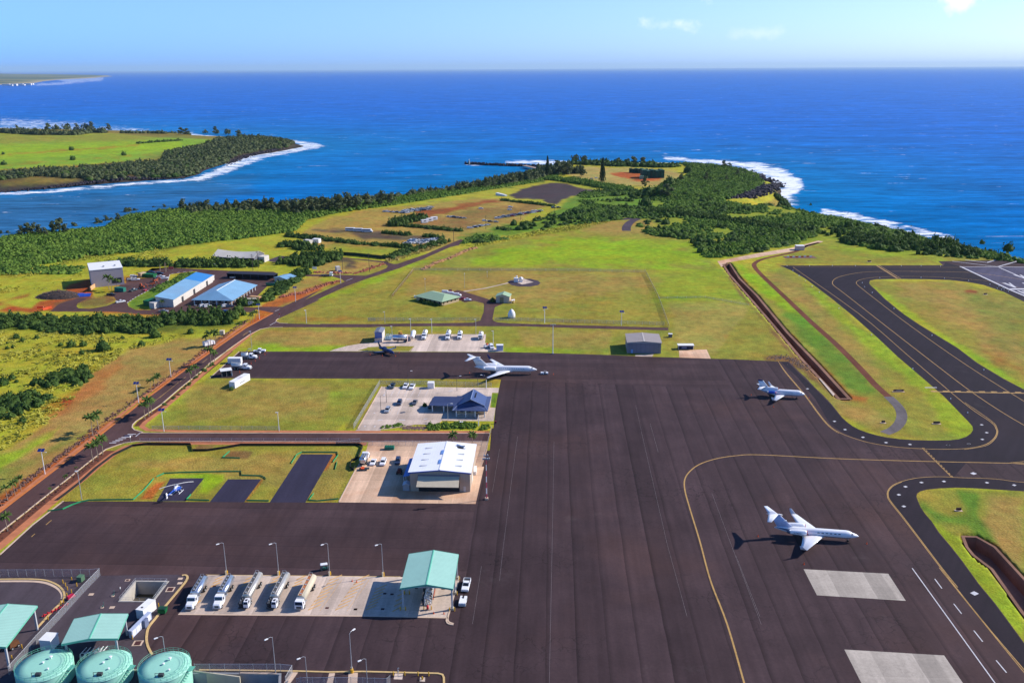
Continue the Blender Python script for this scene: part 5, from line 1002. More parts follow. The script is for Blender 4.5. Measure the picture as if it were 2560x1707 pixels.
def canopy(label,fl,fr,bk,cols_x,cols_y,h,rise,over,m,grp=None,legm=None,feet=True):
 """fl, fr: ground points under the front corner columns; bk: number of metres deep"""
 a,b_=g2(fl),g2(fr);W_=(b_-a).length;rz=math.atan2((b_-a).y,(b_-a).x)
 t=thing('canopy',label,'canopy',a,rz,grp);legm=legm or mat('pale_steel_column',dl(200,202,205),.5,.06,1)
 y0,y1=-over[1],bk+over[1];x0,x1=-over[0],W_+over[0];xm=W_/2;th=.14
 for xa,xb,nm in((x0,xm,1),(xm,x1,-1)):
  za,zb_=(h,h+rise)if nm==1 else(h+rise,h)
  q=MB();q.loft([[(xa,y0,za),(xa,y1,za),(xa,y1,za+th),(xa,y0,za+th)],[(xb,y0,zb_),(xb,y1,zb_),(xb,y1,zb_+th),(xb,y0,zb_+th)]]);q.build('roof_panel',m,t)
 q=MB();q.box((xm,(y0+y1)/2,h+rise+.06),(.6,y1-y0+.1,.16),0,.5,1);q.build('ridge_cap',MINTX,t)
 q=MB()
 for y in(y0-.03,y1+.03):
  q.loft([[(x0,y,h-.35),(x0,y+.06,h-.35),(x0,y+.06,h+.18),(x0,y,h+.18)],[(xm,y,h+rise-.35),(xm,y+.06,h+rise-.35),(xm,y+.06,h+rise+.18),(xm,y,h+rise+.18)],[(x1,y,h-.35),(x1,y+.06,h-.35),(x1,y+.06,h+.18),(x1,y,h+.18)]])
 for x in(x0-.03,x1+.03):q.box((x,(y0+y1)/2,h-.3),(.08,y1-y0,.42))
 q.build('fascia',MINTX,t)
 q=MB();q.box((xm,bk/2,h-.1),(W_,.25,.1));
 for y in cols_y:q.box((xm,y,h-.36),(W_,.3,.3))
 q.build('roof_beam',legm,t)
 for x in cols_x:
  for y in cols_y:
   q=MB();q.box((x*W_,y,0),(.42,.5,h-.3));q.build('column',legm,t)
   if feet:q=MB();q.box((x*W_,y,0),(.8,.9,.7));q.build('column_footing',CREAM,t)
 return t,a,rz,W_
cx_,a,rz,W_=canopy('large mint green gabled canopy on tall columns over the fuel loading pipes',C_((920,1112))[0],C_((1630,1120))[0],15.2,(0,1),(0,7.6,15.2),6.9,1.25,(.45,1.2),MINT)
def bollard(label,p,grp,z=1.1,zb=0):
 b=MB();b.cyl((0,0,0),(0,0,z),.13,.13,10);b.loft([ring(0,0,0,0)]*0 or[[(math.cos(k)*.13,math.sin(k)*.13,z)for k in np.linspace(0,2*math.pi,9)[:-1]],[(math.cos(k)*.06,math.sin(k)*.06,z+.09)for k in np.linspace(0,2*math.pi,9)[:-1]]])
 return b
bol_me=bollard('',None,'').mesh('bollard',YEL)
def put(me,name,label,cat,p,rz=0,grp=None,z=0):
 o=link(name,me,None,(p[0],p[1],z),rz);tag(o,label,cat,grp);return o
Ru=Matrix.Rotation(rz,2)
k=0
for x in(-.7,.7,W_-.7,W_+.7):
 for y,d in((0,-.7),(7.6,-.7),(15.2,-.7)):
  v=Ru@Vector((x,y+d));side='left' if x<3 else'right'
  put(bol_me,'bollard','yellow bollard guarding a %s column of the large mint canopy, %s row, %s one'%(side,('near','middle','far')[int(y/7)],'inner' if abs(x-W_/2)<W_/2 else'outer'),'bollard',a.xy+v,0,'yellow bollards round the large canopy');k+=1
v=Ru@Vector((W_*.5,7));t=thing('pipe_manifold','fuel loading pipes, valves and hoses under the large mint canopy','pipework',(a.x+v.x,a.y+v.y,0),rz)
rr=random.Random(2);q=MB();q2=MB();q3=MB()
for x in(-1.0,-.5,0,.5):q.tube([(x,-5.5,.6+x*.3),(x,6,.6+x*.3)],.11,8)
for y in np.arange(-5,6,1.1):q.tube([(-1.1,y,.3),(-1.1,y,1.6+rr.random()),(.7,y,1.5),(.7,y,.3)],.08,6);q2 .cyl((rr.uniform(-.8,.6),y+.4,1.0),(rr.uniform(-.8,.6),y+.4,2.0),.26,.22,10);q3 .box((-1.4-rr.random()*.6,y,0),(.5,.4,1.1));q3 .box((rr.uniform(-.3,.9),y+.5,.2),(.3,.3,1.8))
for k in range(34):q5=MB();q5 .box((rr.uniform(-1.6,1),rr.uniform(-5,6),rr.uniform(.3,2.2)),(rr.uniform(.1,.6),rr.uniform(.1,.5),rr.uniform(.06,.3)),rr.uniform(0,3));q5 .build('valve_block',(DGREY,GALV,WHITEM)[k%3],t)
q.build('pipes',WHITEM,t);q2 .build('filter_vessels',GALV,t);q3 .build('meter_cabinets',DGREY,t)
q=MB();q.box((.9,2,0),(.25,9,.15));q.build('red_line',mat('rust_red_paint',(.4,.1,.05,1),.7,.2,2),t)
v=Ru@Vector((W_*.5,-.3));t=thing('fire_extinguisher_cart','red wheeled fire extinguisher between two yellow bollards under the canopy','fire extinguisher',(a.x+v.x,a.y+v.y,0),0)
q=MB();q.cyl((0,0,.25),(0,0,1.25),.32,.32,14);q.cyl((0,0,1.25),(0,0,1.45),.32,.08,14);q.build('cylinder',REDC,t);wheels(t,(0,),.4,.25,.08)
for k,s_ in enumerate((-1.0,1.0)):
 v2=Ru@Vector((W_*.5+s_,-.2));put(bol_me,'bollard','yellow bollard just %s of the red fire extinguisher'%('left','right')[k],'bollard',a.xy+v2,0,'yellow bollards round the large canopy')
cone=MB();cone.box((0,0,0),(.42,.42,.05));cone.cyl((0,0,.05),(0,0,.75),.16,.03,10);cone_me=cone.mesh('traffic_cone',ORANGE)
for lab,p in(('traffic cone under the canopy, nearer the red extinguisher',C_((1360,1182))[0]),('traffic cone under the canopy, nearer the right column',C_((1508,1185))[0]),('left one of two traffic cones on the open fuel pad',C_((177,712))[0]),('right one of two traffic cones on the open fuel pad',C_((241,724))[0])):
 put(cone_me,'traffic_cone',lab,'cone',g2(p))
for lab,p in(('traffic cone behind the tail of the large white jet',J1((682,520))[0]),('traffic cone ahead of the nose of the large white jet',J1((1960,606))[0]),('traffic cone off the near wing of the large white jet',J1((1223,848))[0]),('traffic cone behind the tail of the three-engined jet',J3((567,665))[0]),('traffic cone off the near wing of the three-engined jet',J3((1115,950))[0]),('traffic cone ahead of the three-engined jet',J3((1985,735))[0]),('traffic cone behind the engines of the long white jet',J2((688,535))[0]),('traffic cone ahead of the tow tractor at the long jet',J2((2232,560))[0]),('traffic cone left of the dark blue jet',V_((30,630))[0]),('traffic cone below the dark blue jet',V_((212,645))[0]),('traffic cone at the nose of the dark blue jet',V_((405,650))[0]),('traffic cone right of the dark blue jet',V_((457,597))[0])):
 o=put(cone_me,'traffic_cone',lab,'cone',g2(p));
tallc=MB();tallc.cyl((0,0,0),(0,0,1.2),.09,.07,8);tallc.cyl((0,0,0),(0,0,.08),.25,.22,8);tallc_me=tallc.mesh('delineator_post',ORANGE)
for i,p in enumerate(U_((577,695),(632,658),(689,622),(760,572),(785,540),(425,810))):put(tallc_me,'delineator_post','orange delineator post by the parked fuel trucks, %s'%lft([1,2,3,4,5,0][i]),'delineator',g2(p),0,'orange delineators in front of the trucks')
c_=g2(J2((2065,565))[0])+Vector((0,1,0));t=thing('baggage_tractor','small white tow tractor with open bed ahead of the long jet','tow tractor',c_,math.radians(178))
b=MB();b.box((.9,0,.25),(1.6,1.6,.7),0,.95);b.box((-1.2,0,.25),(1.2,1.6,.65));b.build('body',WHITE,t);b=MB();b.box((-.2,0,.3),(1.0,1.3,.7));b.build('seat',DGREY,t);b=MB();[b.cyl((x,y,.6),(x,y,1.5),.04,.04,5)for x in(.1,-.9)for y in(-.7,.7)];b.tube([(.1,-.7,1.5),(.1,.7,1.5),(-.9,.7,1.5),(-.9,-.7,1.5),(.1,-.7,1.5)],.04);b.build('roll_cage',WHITEM,t);wheels(t,(1.0,-1.1),.75,.35,.2)
FMESH=bpy.data.materials.new('chain_link');FMESH.use_nodes=True
_t=FMESH.node_tree;_b=_t.nodes['Principled BSDF'];_b.inputs['Base Color'].default_value=(.42,.42,.44,1);_b.inputs['Roughness'].default_value=.6
_no=N(_t,'ShaderNodeTexNoise');_no.inputs['Scale'].default_value=1.2;_r=N(_t,'ShaderNodeMapRange');_r.inputs[3].default_value=.08;_r.inputs[4].default_value=.26;L(_t,_no.outputs[0],_r.inputs[0]);L(_t,_r.outputs[0],_b.inputs['Alpha'])
BROWNM=FMESH.copy();BROWNM.name='rusty_chain_link';BROWNM.node_tree.nodes['Principled BSDF'].inputs['Base Color'].default_value=(.26,.12,.05,1)
SILT=mat('black_silt_fence',(.012,.012,.013,1),.8,.2,2);GREENF=mat('green_silt_fabric',dl(48,168,110),.8,.15,2);GREENS=mat('dark_green_windscreen',dl(36,66,48),.8,.2,1)
def fence(label,pts,h=2.1,sp=3.0,grp='chain link fences',m=None,pm=None,posts=True,cat='fence',rail=True,name='chain_link_fence',world=False):
 P=[Vector(p)for p in(pts if world else[G0(*p)for p in pts])]
 o=P[0];t=thing(name,label,cat,(o.x,o.y,0),0,grp)
 q=MB();r_=MB();total=sum((P[i+1]-P[i]).length for i in range(len(P)-1));sp=max(sp,total/85)
 pm=pm or GALV
 pq=MB();pq.cyl((0,0,0),(0,0,h+.12),.05,.05,5);pme=pq.mesh('post',pm)
 for i in range(len(P)-1):
  a,b_=P[i]-o,P[i+1]-o;d=b_-a;nn=Vector((-d.y,d.x)).normalized()*.015
  q.loft([[(a.x-nn.x,a.y-nn.y,.05),(a.x+nn.x,a.y+nn.y,.05),(a.x+nn.x,a.y+nn.y,h),(a.x-nn.x,a.y-nn.y,h)],[(b_.x-nn.x,b_.y-nn.y,.05),(b_.x+nn.x,b_.y+nn.y,.05),(b_.x+nn.x,b_.y+nn.y,h),(b_.x-nn.x,b_.y-nn.y,h)]])
  if rail:r_.cyl((a.x,a.y,h),(b_.x,b_.y,h),.035,.035,5)
  if posts:
   n=max(1,round(d.length/sp))
   for k in range(n+(i==len(P)-2)):
    c_=a.lerp(b_,k/n);link('post',pme,t,(c_.x,c_.y,0))
 q.build('mesh_panel',m or FMESH,t)
 if rail:r_.build('top_rail',pm,t)
 return t
fence('grey chain link fence across the top of the fuel compound, with a gate',A_((-150,288),(0,288),(1060,285),(1180,272)),2.3,2.6)
fence('grey chain link fence slanting down past the red machinery in the fuel compound',A_((1180,272),(980,480),(700,790),(430,1080),(300,1230),(110,1440)),2.3,2.8)
fence('chain link fence along the near side of the yard, left of the open gate',D_((-440,700),(0,700),(400,700),(515,712),(450,830)),2.2,3.2)
fence('chain link fence along the very bottom edge, right of the gate',D_((560,850),(600,840),(940,840),(1090,840),(1440,850),(1475,820)),2.4,2.6)
fence('chain link fence between the lawn and the terminal parking lot',T_((25,895),(410,245)),2.2,3)
fence('chain link fence behind the terminal along the jet apron',T_((415,245),(1200,250),(2050,280)),2.0,3)
fence('chain link fence along the lower side of the cross road',E_((1650,118),(2352,118))+F_((2352,120))+H_((0,222),(640,222)),1.6,4.2)
fence('brown fence between the hangar yard and the cross road',H_((640,222),(1180,222),(1900,225)),1.9,2.8)
fence('short fence climbing beside the hangar yard entrance',H_((345,290),(425,215),(400,290)),2.0,2.4)if False else None
fence('rusty post fence beside the tall red and white mast',H_((1905,500),(1965,290),(2035,30)),1.8,2.5,m=BROWNM)
fence('long perimeter fence above the cross road, in front of the green roofed building',U_((2230,130),)+V_((0,130),(1150,130),(1640,125)),1.9,4)
fence('perimeter fence in front of the white dome shelter',V_((1860,128),(2352,132))+X_((0,110),(1600,155)),1.9,4)
fence('brown fence running up the left side of the fenced field',W1((0,560),(295,195)),2.0,5,m=BROWNM)
fence('fence along the far side of the fenced field',W1((295,195),(2352,200))+OV((1482,626)),1.8,8)
fence('fence down the right side of the fenced field',OV((1482,626),(1512,685),(1536,752)),2.2,6,m=BROWNM)
fence('low fence crossing the grass to the drainage ditch',OV((1512,686),(1620,684),(1720,702)),1.3,6,rail=False)
fence('fence on the lawn side of the road near the palm trees',R2((1280,985),(1500,985),(2120,988),(2352,990)),1.5,4.5)
fence('black silt fence winding round the helicopter lawn',E_((685,800),(780,730),(960,590),(1160,410),(1330,280),(1560,170),(1750,150),(2240,155))+F_((365,165),(385,225),(560,225),(760,195),(950,160),(2352,160)),1.0,5,'silt fences',SILT,SILT,False,rail=False,name='silt_fence',cat='silt fence')
fence('black fabric fence beside the silver tank truck in the hangar yard',H_((0,228),(300,228),(350,250),(290,400),(200,440),(180,530),(230,560),(250,520)),1.1,5,'silt fences',SILT,SILT,False,rail=False,name='silt_fence',cat='silt fence')
gn='green silt barriers on the helicopter lawn'
for lab,pp in(('green silt barrier trailing from the apron corner to the first helipad',E_((560,935),(740,910),(850,860),(950,825),(1050,805),(1300,800),(1570,798),(1690,690),(1770,600),(1810,550))),('green silt barrier behind the helicopter with a step in it',F_((-40,530),(50,490),(250,480),(700,470),(955,468),(960,512),(1190,520),(1235,540),(1245,555))),('green silt barrier at the near right corner of the helicopter pad',F_((365,740),(310,800),(580,808))),('green silt barrier between the second and third helipads',F_((1015,808),(1280,814))),('green silt barrier bracketing the small brown patch',F_((820,230),(735,305),(940,310))),('green silt barrier wrapped round the head of the long helipad',F_((1545,372),(1610,270),(1670,240),(2085,243),(2095,275),(2035,355))),('loose green barrier beside the long helipad',F_((2085,350),(2060,440))),('green silt barrier along the apron beside the hangar pad',F_((1810,725),(1750,805),(1850,815),(2100,790)))):
 fence(lab,pp,.55,9,gn,GREENF,GREENF,False,rail=False,name='silt_barrier',cat='silt barrier')
def storage_tank(label,cxp,ra,h,grp):
 c_=g2(cxp);t=thing('storage_tank',label,'tank',c_,0,grp);n=48
 q=MB();q.cyl((0,0,-4.2),(0,0,h),ra,ra,n,False);q.build('shell',MINTT,t,True)
 q=MB();q.loft([[(ra*k*math.cos(a),ra*k*math.sin(a),h+dz)for a in np.linspace(0,2*math.pi,n+1)[:-1]]for k,dz in((1.01,-.1),(1.01,.04),(.6,.25),(.05,.4))]);q.build('roof',MINTT,t,True)
 q=MB();
 for rr_,hh in((ra*.99,1.1),(ra*.99,.6)):
  P=[(rr_*math.cos(a),rr_*math.sin(a),h+hh)for a in np.linspace(0,2*math.pi,n+1)]
  q.tube(P,.035,5)
 for a in np.linspace(0,2*math.pi,29)[:-1]:q.cyl((ra*.99*math.cos(a),ra*.99*math.sin(a),h),(ra*.99*math.cos(a),ra*.99*math.sin(a),h+1.12),.035,.035,5)
 q.build('guard_rail',MINTX,t);q=MB()
 for a in np.linspace(-1.2,1.6,12):q.cyl((ra*.78*math.cos(a),ra*.78*math.sin(a),h+.1),(ra*.78*math.cos(a),ra*.78*math.sin(a),h+1.15),.03,.03,5)
 for hh in(.6,1.1):q.tube([(ra*.78*math.cos(a),ra*.78*math.sin(a),h+hh)for a in np.linspace(-1.2,1.6,16)],.03,5)
 q.build('walkway_rail',MINTX,t)
 for(x,y,s_)in((.1,.35,1),(-.05,.05,.8),(.3,-.3,.7)):
  q=MB();q.cyl((x*ra,y*ra,h+.2),(x*ra,y*ra,h+.9*s_),.14,.14,8);q.cyl((x*ra,y*ra,h+.9*s_),(x*ra,y*ra,h+1.05*s_),.4*s_,.3*s_,10);q.build('roof_vent',WHITEM,t)
 q=MB();q.box((.1*ra,-.62*ra,h+.15),(1.2,.8,.7));q.tube([(-.1*ra,-.7*ra,h),(-.1*ra,-.7*ra,h+1.3),(.2*ra,-.7*ra,h+1.3)],.06,6);q.build('gauge_hatch',DGREY,t)
 q=MB();na=22
 for k in range(na):
  a=-.25-k*.075;z=h-k*.34;q.box(((ra+.55)*math.cos(a),(ra+.55)*math.sin(a),z),(.95,.28,.06),a)
 for s_ in(.15,1.0):q.tube([((ra+s_)*math.cos(-.25-k*.075),(ra+s_)*math.sin(-.25-k*.075),h-k*.34+1.0)for k in range(na)],.03,5)
 q.box(((ra+.6)*math.cos(-.1),(ra+.6)*math.sin(-.1),h),(1.3,1.6,.06),-.1);q.build('stair',MINTX,t)
 return t
def tank_at(label,xl,xr,ytop,h):
 l,r=A_((xl,ytop))[0],A_((xr,ytop))[0];a,b_=Vector(G0(*l,h)),Vector(G0(*r,h));c_=(a+b_)/2;ra=(b_-a).length/2
 px=PJ(c_.x,c_.y,0);return storage_tank(label,(float(px[0]),float(px[1])),ra,h,'round storage tanks')
TH_=3.6
tank_at('mint green storage tank with railed roof, leftmost of three',208,832,1330,TH_)
tank_at('mint green storage tank with railed roof, middle of three',925,1532,1330,TH_)
tank_at('mint green storage tank with railed roof, rightmost of three',1642,2230,1345,TH_)
q=MB();
w0=[g2(p)for p in A_((840,1395),(1640,1400))]
for a,b_ in((A_((845,1390))[0],A_((2290,1402))[0]),(A_((2240,1400))[0],D_((0,760))[0])):
 a,b_=g2(a),g2(b_);d=b_-a;q.box(((a+b_)/2)[:2]+(-4.2,),(d.length,.3,4.6),math.atan2(d.y,d.x))
tag(q.build('retaining_wall',CREAM),'low pale concrete containment wall behind the storage tanks','wall')
cano2=canopy('mint green gabled canopy over pumps, behind the middle storage tank',A_((810,1290))[0],A_((1395,1230))[0],9.0,(0,1),(0,9.0),5.6,.75,(.7,.8),MINT,feet=False)
canopy('mint green canopy roof cut off by the left edge of the picture',A_((-560,1390))[0],A_((110,1360))[0],15.5,(0,1),(0,15.5),6.4,.9,(.6,.9),MINT,feet=False)
v=g2(A_((1150,1230))[0]);t=thing('pump_skid','pale pumps and pipes beneath the canopy behind the middle tank','pumps',v,.1)
q=MB();rr=random.Random(9)
for k in range(5):q.cyl((-3+k*1.1,-1,.6),(-3+k*1.1,1.2,.6),.3,.3,10)
for k in range(6):q.tube([(-3.4+k,-1.5,.4),(-3.4+k,-1.5,1.9+.4*rr.random()),(-2.9+k,1.5,1.9)],.1,6)
q.tube([(-4,0,.5),(3,0,.5)],.14);q.tube([(-4,.7,.9),(3,.7,.9)],.14);q.build('pump',WHITEM,t)
q=MB();[q.box((rr.uniform(-4,3),rr.uniform(-2,2),0),(rr.uniform(.3,.8),.5,rr.uniform(.4,1.4)))for k in range(16)];q.build('valve',GALV,t)
def boxthing(name,label,cat,fl,fr,depth,h,m,rz=None,grp=None,roof=None,roofm=None,extra=None):
 a,b_=g2(fl),g2(fr);W_=(b_-a).length;rz=math.atan2((b_-a).y,(b_-a).x)if rz is None else rz
 t=thing(name,label,cat,a,rz,grp);q=MB();q.box((W_/2,depth/2,0),(W_,depth,h));q.build('body',m,t)
 q=MB();q.box((W_/2,depth/2,h),(W_+(roof or .06)*2,depth+(roof or .06)*2,.1));q.build('roof',roofm or m,t)
 return t,W_
t,W_=boxthing('equipment_container','large white equipment container beside the railed basin','container',A_((1610,775))[0],A_((1695,790))[0],5.2,2.6,WHITEM)
q=MB();q.box((W_/2,1.2,2.72),(.5,.4,.12));q.build('roof_vent',DGREY,t);q=MB();q.box((W_+.03,2.0,.3),(.03,.9,1.9));q.build('door',WHITE,t)
t,W_=boxthing('switchgear_cabinet','long row of pale electrical cabinets below the white container','cabinet',A_((1520,1005))[0],A_((1560,1010))[0],8.6,2.0,mat('cabinet_blue_white',dl(190,200,225),.5,.1,1))
q=MB();[q.box((W_+.03,1.0+k*1.6,.3),(.03,1.3,1.5))for k in range(5)];q.build('doors',WHITEM,t);q=MB();q.box((W_+.5,5.2,0),(.7,1.6,2.2));q.build('transformer',mat('steel_blue',dl(120,130,160),.5,.1,1),t)
boxthing('equipment_container','white cube-shaped equipment shelter behind the leftmost storage tank','container',A_((480,1150))[0],A_((610,1160))[0],3.2,2.9,WHITEM,roof=.12)
boxthing('electrical_cabinet','green electrical cabinet inside the fence corner of the fuel compound','cabinet',A_((905,350))[0],A_((960,355))[0],1.6,1.5,mat('sage_green_paint',dl(92,128,100),.6,.1,1))
t=thing('dumpster','green metal dumpster beside the yellow kerb','dumpster',g2(A_((1900,735))[0])+Vector((0,1,0)),-.05)
q=MB();q.loft([[(-.9,-.7,.15),(.9,-.7,.15),(.9,.7,.15),(-.9,.7,.15)],[(-1.1,-.85,1.3),(1.1,-.85,1.3),(1.1,.85,1.5),(-1.1,.85,1.5)]]);q.build('bin',GREENBIN,t);q=MB();q.box((-.5,0,1.42),(.9,1.5,.08));q.box((.5,0,1.42),(.9,1.5,.08));q.build('lid',mat('dark_green_lid',(.01,.05,.03,1),.6,.1,2),t)
def person(label,p,rz,top,legs,pose=0,z=0):
 me=bpy.data.meshes.new('person');sk=[((0,0,.92),.15),((0,0,1.15),.14),((.02,0,1.38),.15),((.03,0,1.5),.06),((.05,0,1.66),.105),((.0,.1,.86),.10),((.06*pose,.12,.47),.07),((-.02,.12,.06),.05),((.1,.13,.03),.045),((0,-.1,.86),.10),((-.06*pose,-.12,.47),.07),((-.03,-.12,.06),.05),((.08,-.13,.03),.045),((.02,.2,1.4),.065),((.05,.27,1.14),.05),((.22,.24,1.0),.04),((.02,-.2,1.4),.065),((.02,-.28,1.14),.05),((.16,-.26,.98),.04)]
 ed=[(0,1),(1,2),(2,3),(3,4),(0,5),(5,6),(6,7),(7,8),(0,9),(9,10),(10,11),(11,12),(2,13),(13,14),(14,15),(2,16),(16,17),(17,18)]
 me.from_pydata([s_[0]for s_ in sk],ed,[]);o=bpy.data.objects.new('person',me);COL.objects.link(o)
 m_=o.modifiers.new('skin','SKIN');o.modifiers.new('sub','SUBSURF').levels=1
 for v_,s_ in zip(me.skin_vertices[0].data,sk):v_.radius=(s_[1],s_[1])
 me.skin_vertices[0].data[0].use_root=True
 dg=bpy.context.evaluated_depsgraph_get();m2=bpy.data.meshes.new_from_object(o.evaluated_get(dg));bpy.data.objects.remove(o)
 m2 .materials.clear();[m2 .materials.append(x)for x in(mat('skin_tone',(.35,.2,.13,1),.6,.1,4),top,legs,mat('dark_hair',(.02,.015,.01,1),.8,.2,8))]
 for f in m2 .polygons:
  c_=f.center;f.material_index=3 if c_.z>1.68 else 0 if c_.z>1.48 or(abs(c_.y)>.2 and c_.z<1.05)else 1 if c_.z>.93 else 2
 o=link('person',m2,None,(p[0],p[1],z),rz);tag(o,label,'person');return o
HV=mat('hi_vis_orange',dl(250,90,60),.8,.1,3);PANT=mat('dark_trousers',(.03,.035,.06,1),.9,.1,3)
person('standing worker in orange vest and dark trousers by the electrical cabinets',g2(A_((1655,890))[0]),2.5,HV,PANT,1)
person('standing worker in red shirt beside the orange-vested worker',g2(A_((1672,875))[0])+Vector((.7,.4,0)),2.9,mat('red_shirt',(.5,.04,.05,1),.8,.1,3),PANT,-1)
t=thing('fire_pump_manifold','line of red valves and pipes along the curved kerb','valves',g2(A_((660,690))[0]),math.radians(55));q=MB()
for k in range(7):q.cyl((-3.2+k*1.05,0,0),(-3.2+k*1.05,0,.9),.13,.13,8);q.cyl((-3.2+k*1.05,-.3,.6),(-3.2+k*1.05,.3,.6),.16,.16,8)
q.tube([(-3.8,0,.45),(3.6,0,.45)],.12,8);q.build('valve',REDC,t)
t=thing('covered_cart','pink-red covered cart beside yellow bollards inside the compound','cart',g2(A_((835,540))[0]),math.radians(60));q=MB();q.box((0,0,.3),(2.2,1.1,.7),0,.8);q.build('cover',mat('pink_red_cover',dl(226,40,80),.6,.1,1),t);wheels(t,(.6,-.6),.5,.22,.14)
for i,p in enumerate(A_((845,332),(742,365),(905,400),(772,400),(795,445),(843,480),(790,520),(750,595),(718,612),(566,795),(1868,638),(260,1128),(142,1255),(1560,1020))):
 put(bol_me,'bollard','yellow bollard in the left compound, number-free row: %s'%'' if False else('yellow bollard %s'%('behind the green cabinet','at the curved kerb, farthest','right of the green cabinet','just left of the red cart, upper','just left of the red cart, middle','beside the far end of the red cart','at the near end of the red cart','at the curved kerb above the red valves','touching the top of the red valve row','below the red valve row','behind the green dumpster','on the dirt slab by the left canopy, upper','on the dirt slab by the left canopy, lower','at the foot of the cabinet row')[i]),'bollard',g2(p),0,'yellow bollards in the fuel compound')
for i,p in enumerate(D_((1502,735),(1615,735),(1745,738),(1850,740))):put(bol_me,'bollard','yellow bollard on the near kerb at the bottom edge, %s'%lft(i),'bollard',g2(p),0,'yellow bollards at the bottom kerb')
t=thing('hydrant','yellow hydrant on a small slab near the bottom edge','hydrant',g2(D_((1788,775))[0]),0);q=MB();q.cyl((0,0,0),(0,0,.8),.18,.15,10);q.cyl((-.3,0,.5),(.3,0,.5),.1,.1,8);q.build('barrel',YEL,t)
t=thing('standpipe','thin grey standpipe on the slab among yellow bollards','standpipe',g2(D_((1550,740))[0]),0);q=MB();q.tube([(0,0,0),(0,0,2.2),(.3,0,2.2)],.08,8);q.box((0,.2,.9),(.3,.2,.5));q.build('pipe',GALV,t)
def railing(label,px,h=1.1):
 P=[Vector(G0(*p))for p in px];o=P[0];t=thing('guard_railing',label,'railing',(o.x,o.y,0));q=MB();q2=MB()
 for i in range(len(P)-1):
  a,b_=P[i]-o,P[i+1]-o;n=max(1,int((b_-a).length/1.8))
  for hh in(h,h*.5):q.cyl((a.x,a.y,hh),(b_.x,b_.y,hh),.035,.035,5)
  for k in range(n+1):c_=a.lerp(b_,k/n);q2 .cyl((c_.x,c_.y,0),(c_.x,c_.y,h),.035,.035,5)
 q.build('handrail',GALV,t);q2 .build('stanchions',GALV,t)
railing('grey pipe railing round the rectangular settling basin',A_((1405,572),(1598,342),(1970,350),(1800,578),(1405,572)))
def lowcyl(label,p,s_=1):t=thing('valve_post',label,'valve',g2(p));q=MB();q.cyl((0,0,0),(0,0,.15),.5,.5,12);q.build('base_ring',KERB_W,t);q=MB();q.tube([(-.5,0,.3),(.5,0,.6),(.6,0,1.8)],.06,5);q.cyl((.2,.1,.2),(.2,.1,.6),.2,.15,8);q.build('valve',mat('teal_grey',dl(90,140,130),.6,.1,1),t)
lowcyl('green valve post standing left of the settling basin',A_((1325,515))[0]);lowcyl('green valve post with bent pipe in the middle of the yard',A_((1200,650))[0])
person('person in white shirt standing at the basin railing',g2(A_((1418,462))[0]),.3,WHITEM,mat('grey_trousers',(.1,.1,.12,1),.9,.1,3),1)
mb=MB()
for p in A_((1072,497),(1500,330),(1318,650),(2120,312),(2115,365)):x,y=G0(*p);mb.box((x,y,Z0+.03),(1.3,1.1,.05),.05)
x,y=G0(*A_((2003,438))[0]);mb.box((x,y,Z0+.03),(2.2,2.4,.05),.05);x,y=G0(*A_((1620,1070))[0]);mb.box((x,y,Z0+.03),(2.4,2.2,.05),.05)
mb.build('manhole_frame',KERB_W)['kind']='structure'
mb=MB()
for p in A_((2003,438),(1620,1070),(1500,330)):x,y=G0(*p);mb.box((x,y,Z0+.085),(1.5 if p!=A_((1500,330))[0]else .8,1.7 if p!=A_((1500,330))[0]else .7,.02),.05)
for p in B_((1965,890),(2300,905),(640,635))+C_((225,1118),(1110,812),(1497,820),(620,1115),(650,890),(755,900)):x,y=G0(*p);mb.box((x,y,.04),(.9,.8,.02))
mb.build('drain_grate',mat('rust_grate',dl(84,44,44),.8,.3,3))['kind']='structure'
t=thing('portable_compressor','rusty brown wheeled machine beside the left canopy','machine',g2(A_((165,1120))[0]),math.radians(60));q=MB();q.box((0,0,.5),(2.6,1.4,1.2),0,.85);q.build('body',mat('rust_brown',dl(120,76,44),.8,.3,2),t);wheels(t,(.8,-.8),.7,.4,.25)
def frame(fl,fr):a,b_=g2(fl),g2(fr);return a,math.atan2((b_-a).y,(b_-a).x),(b_-a).length
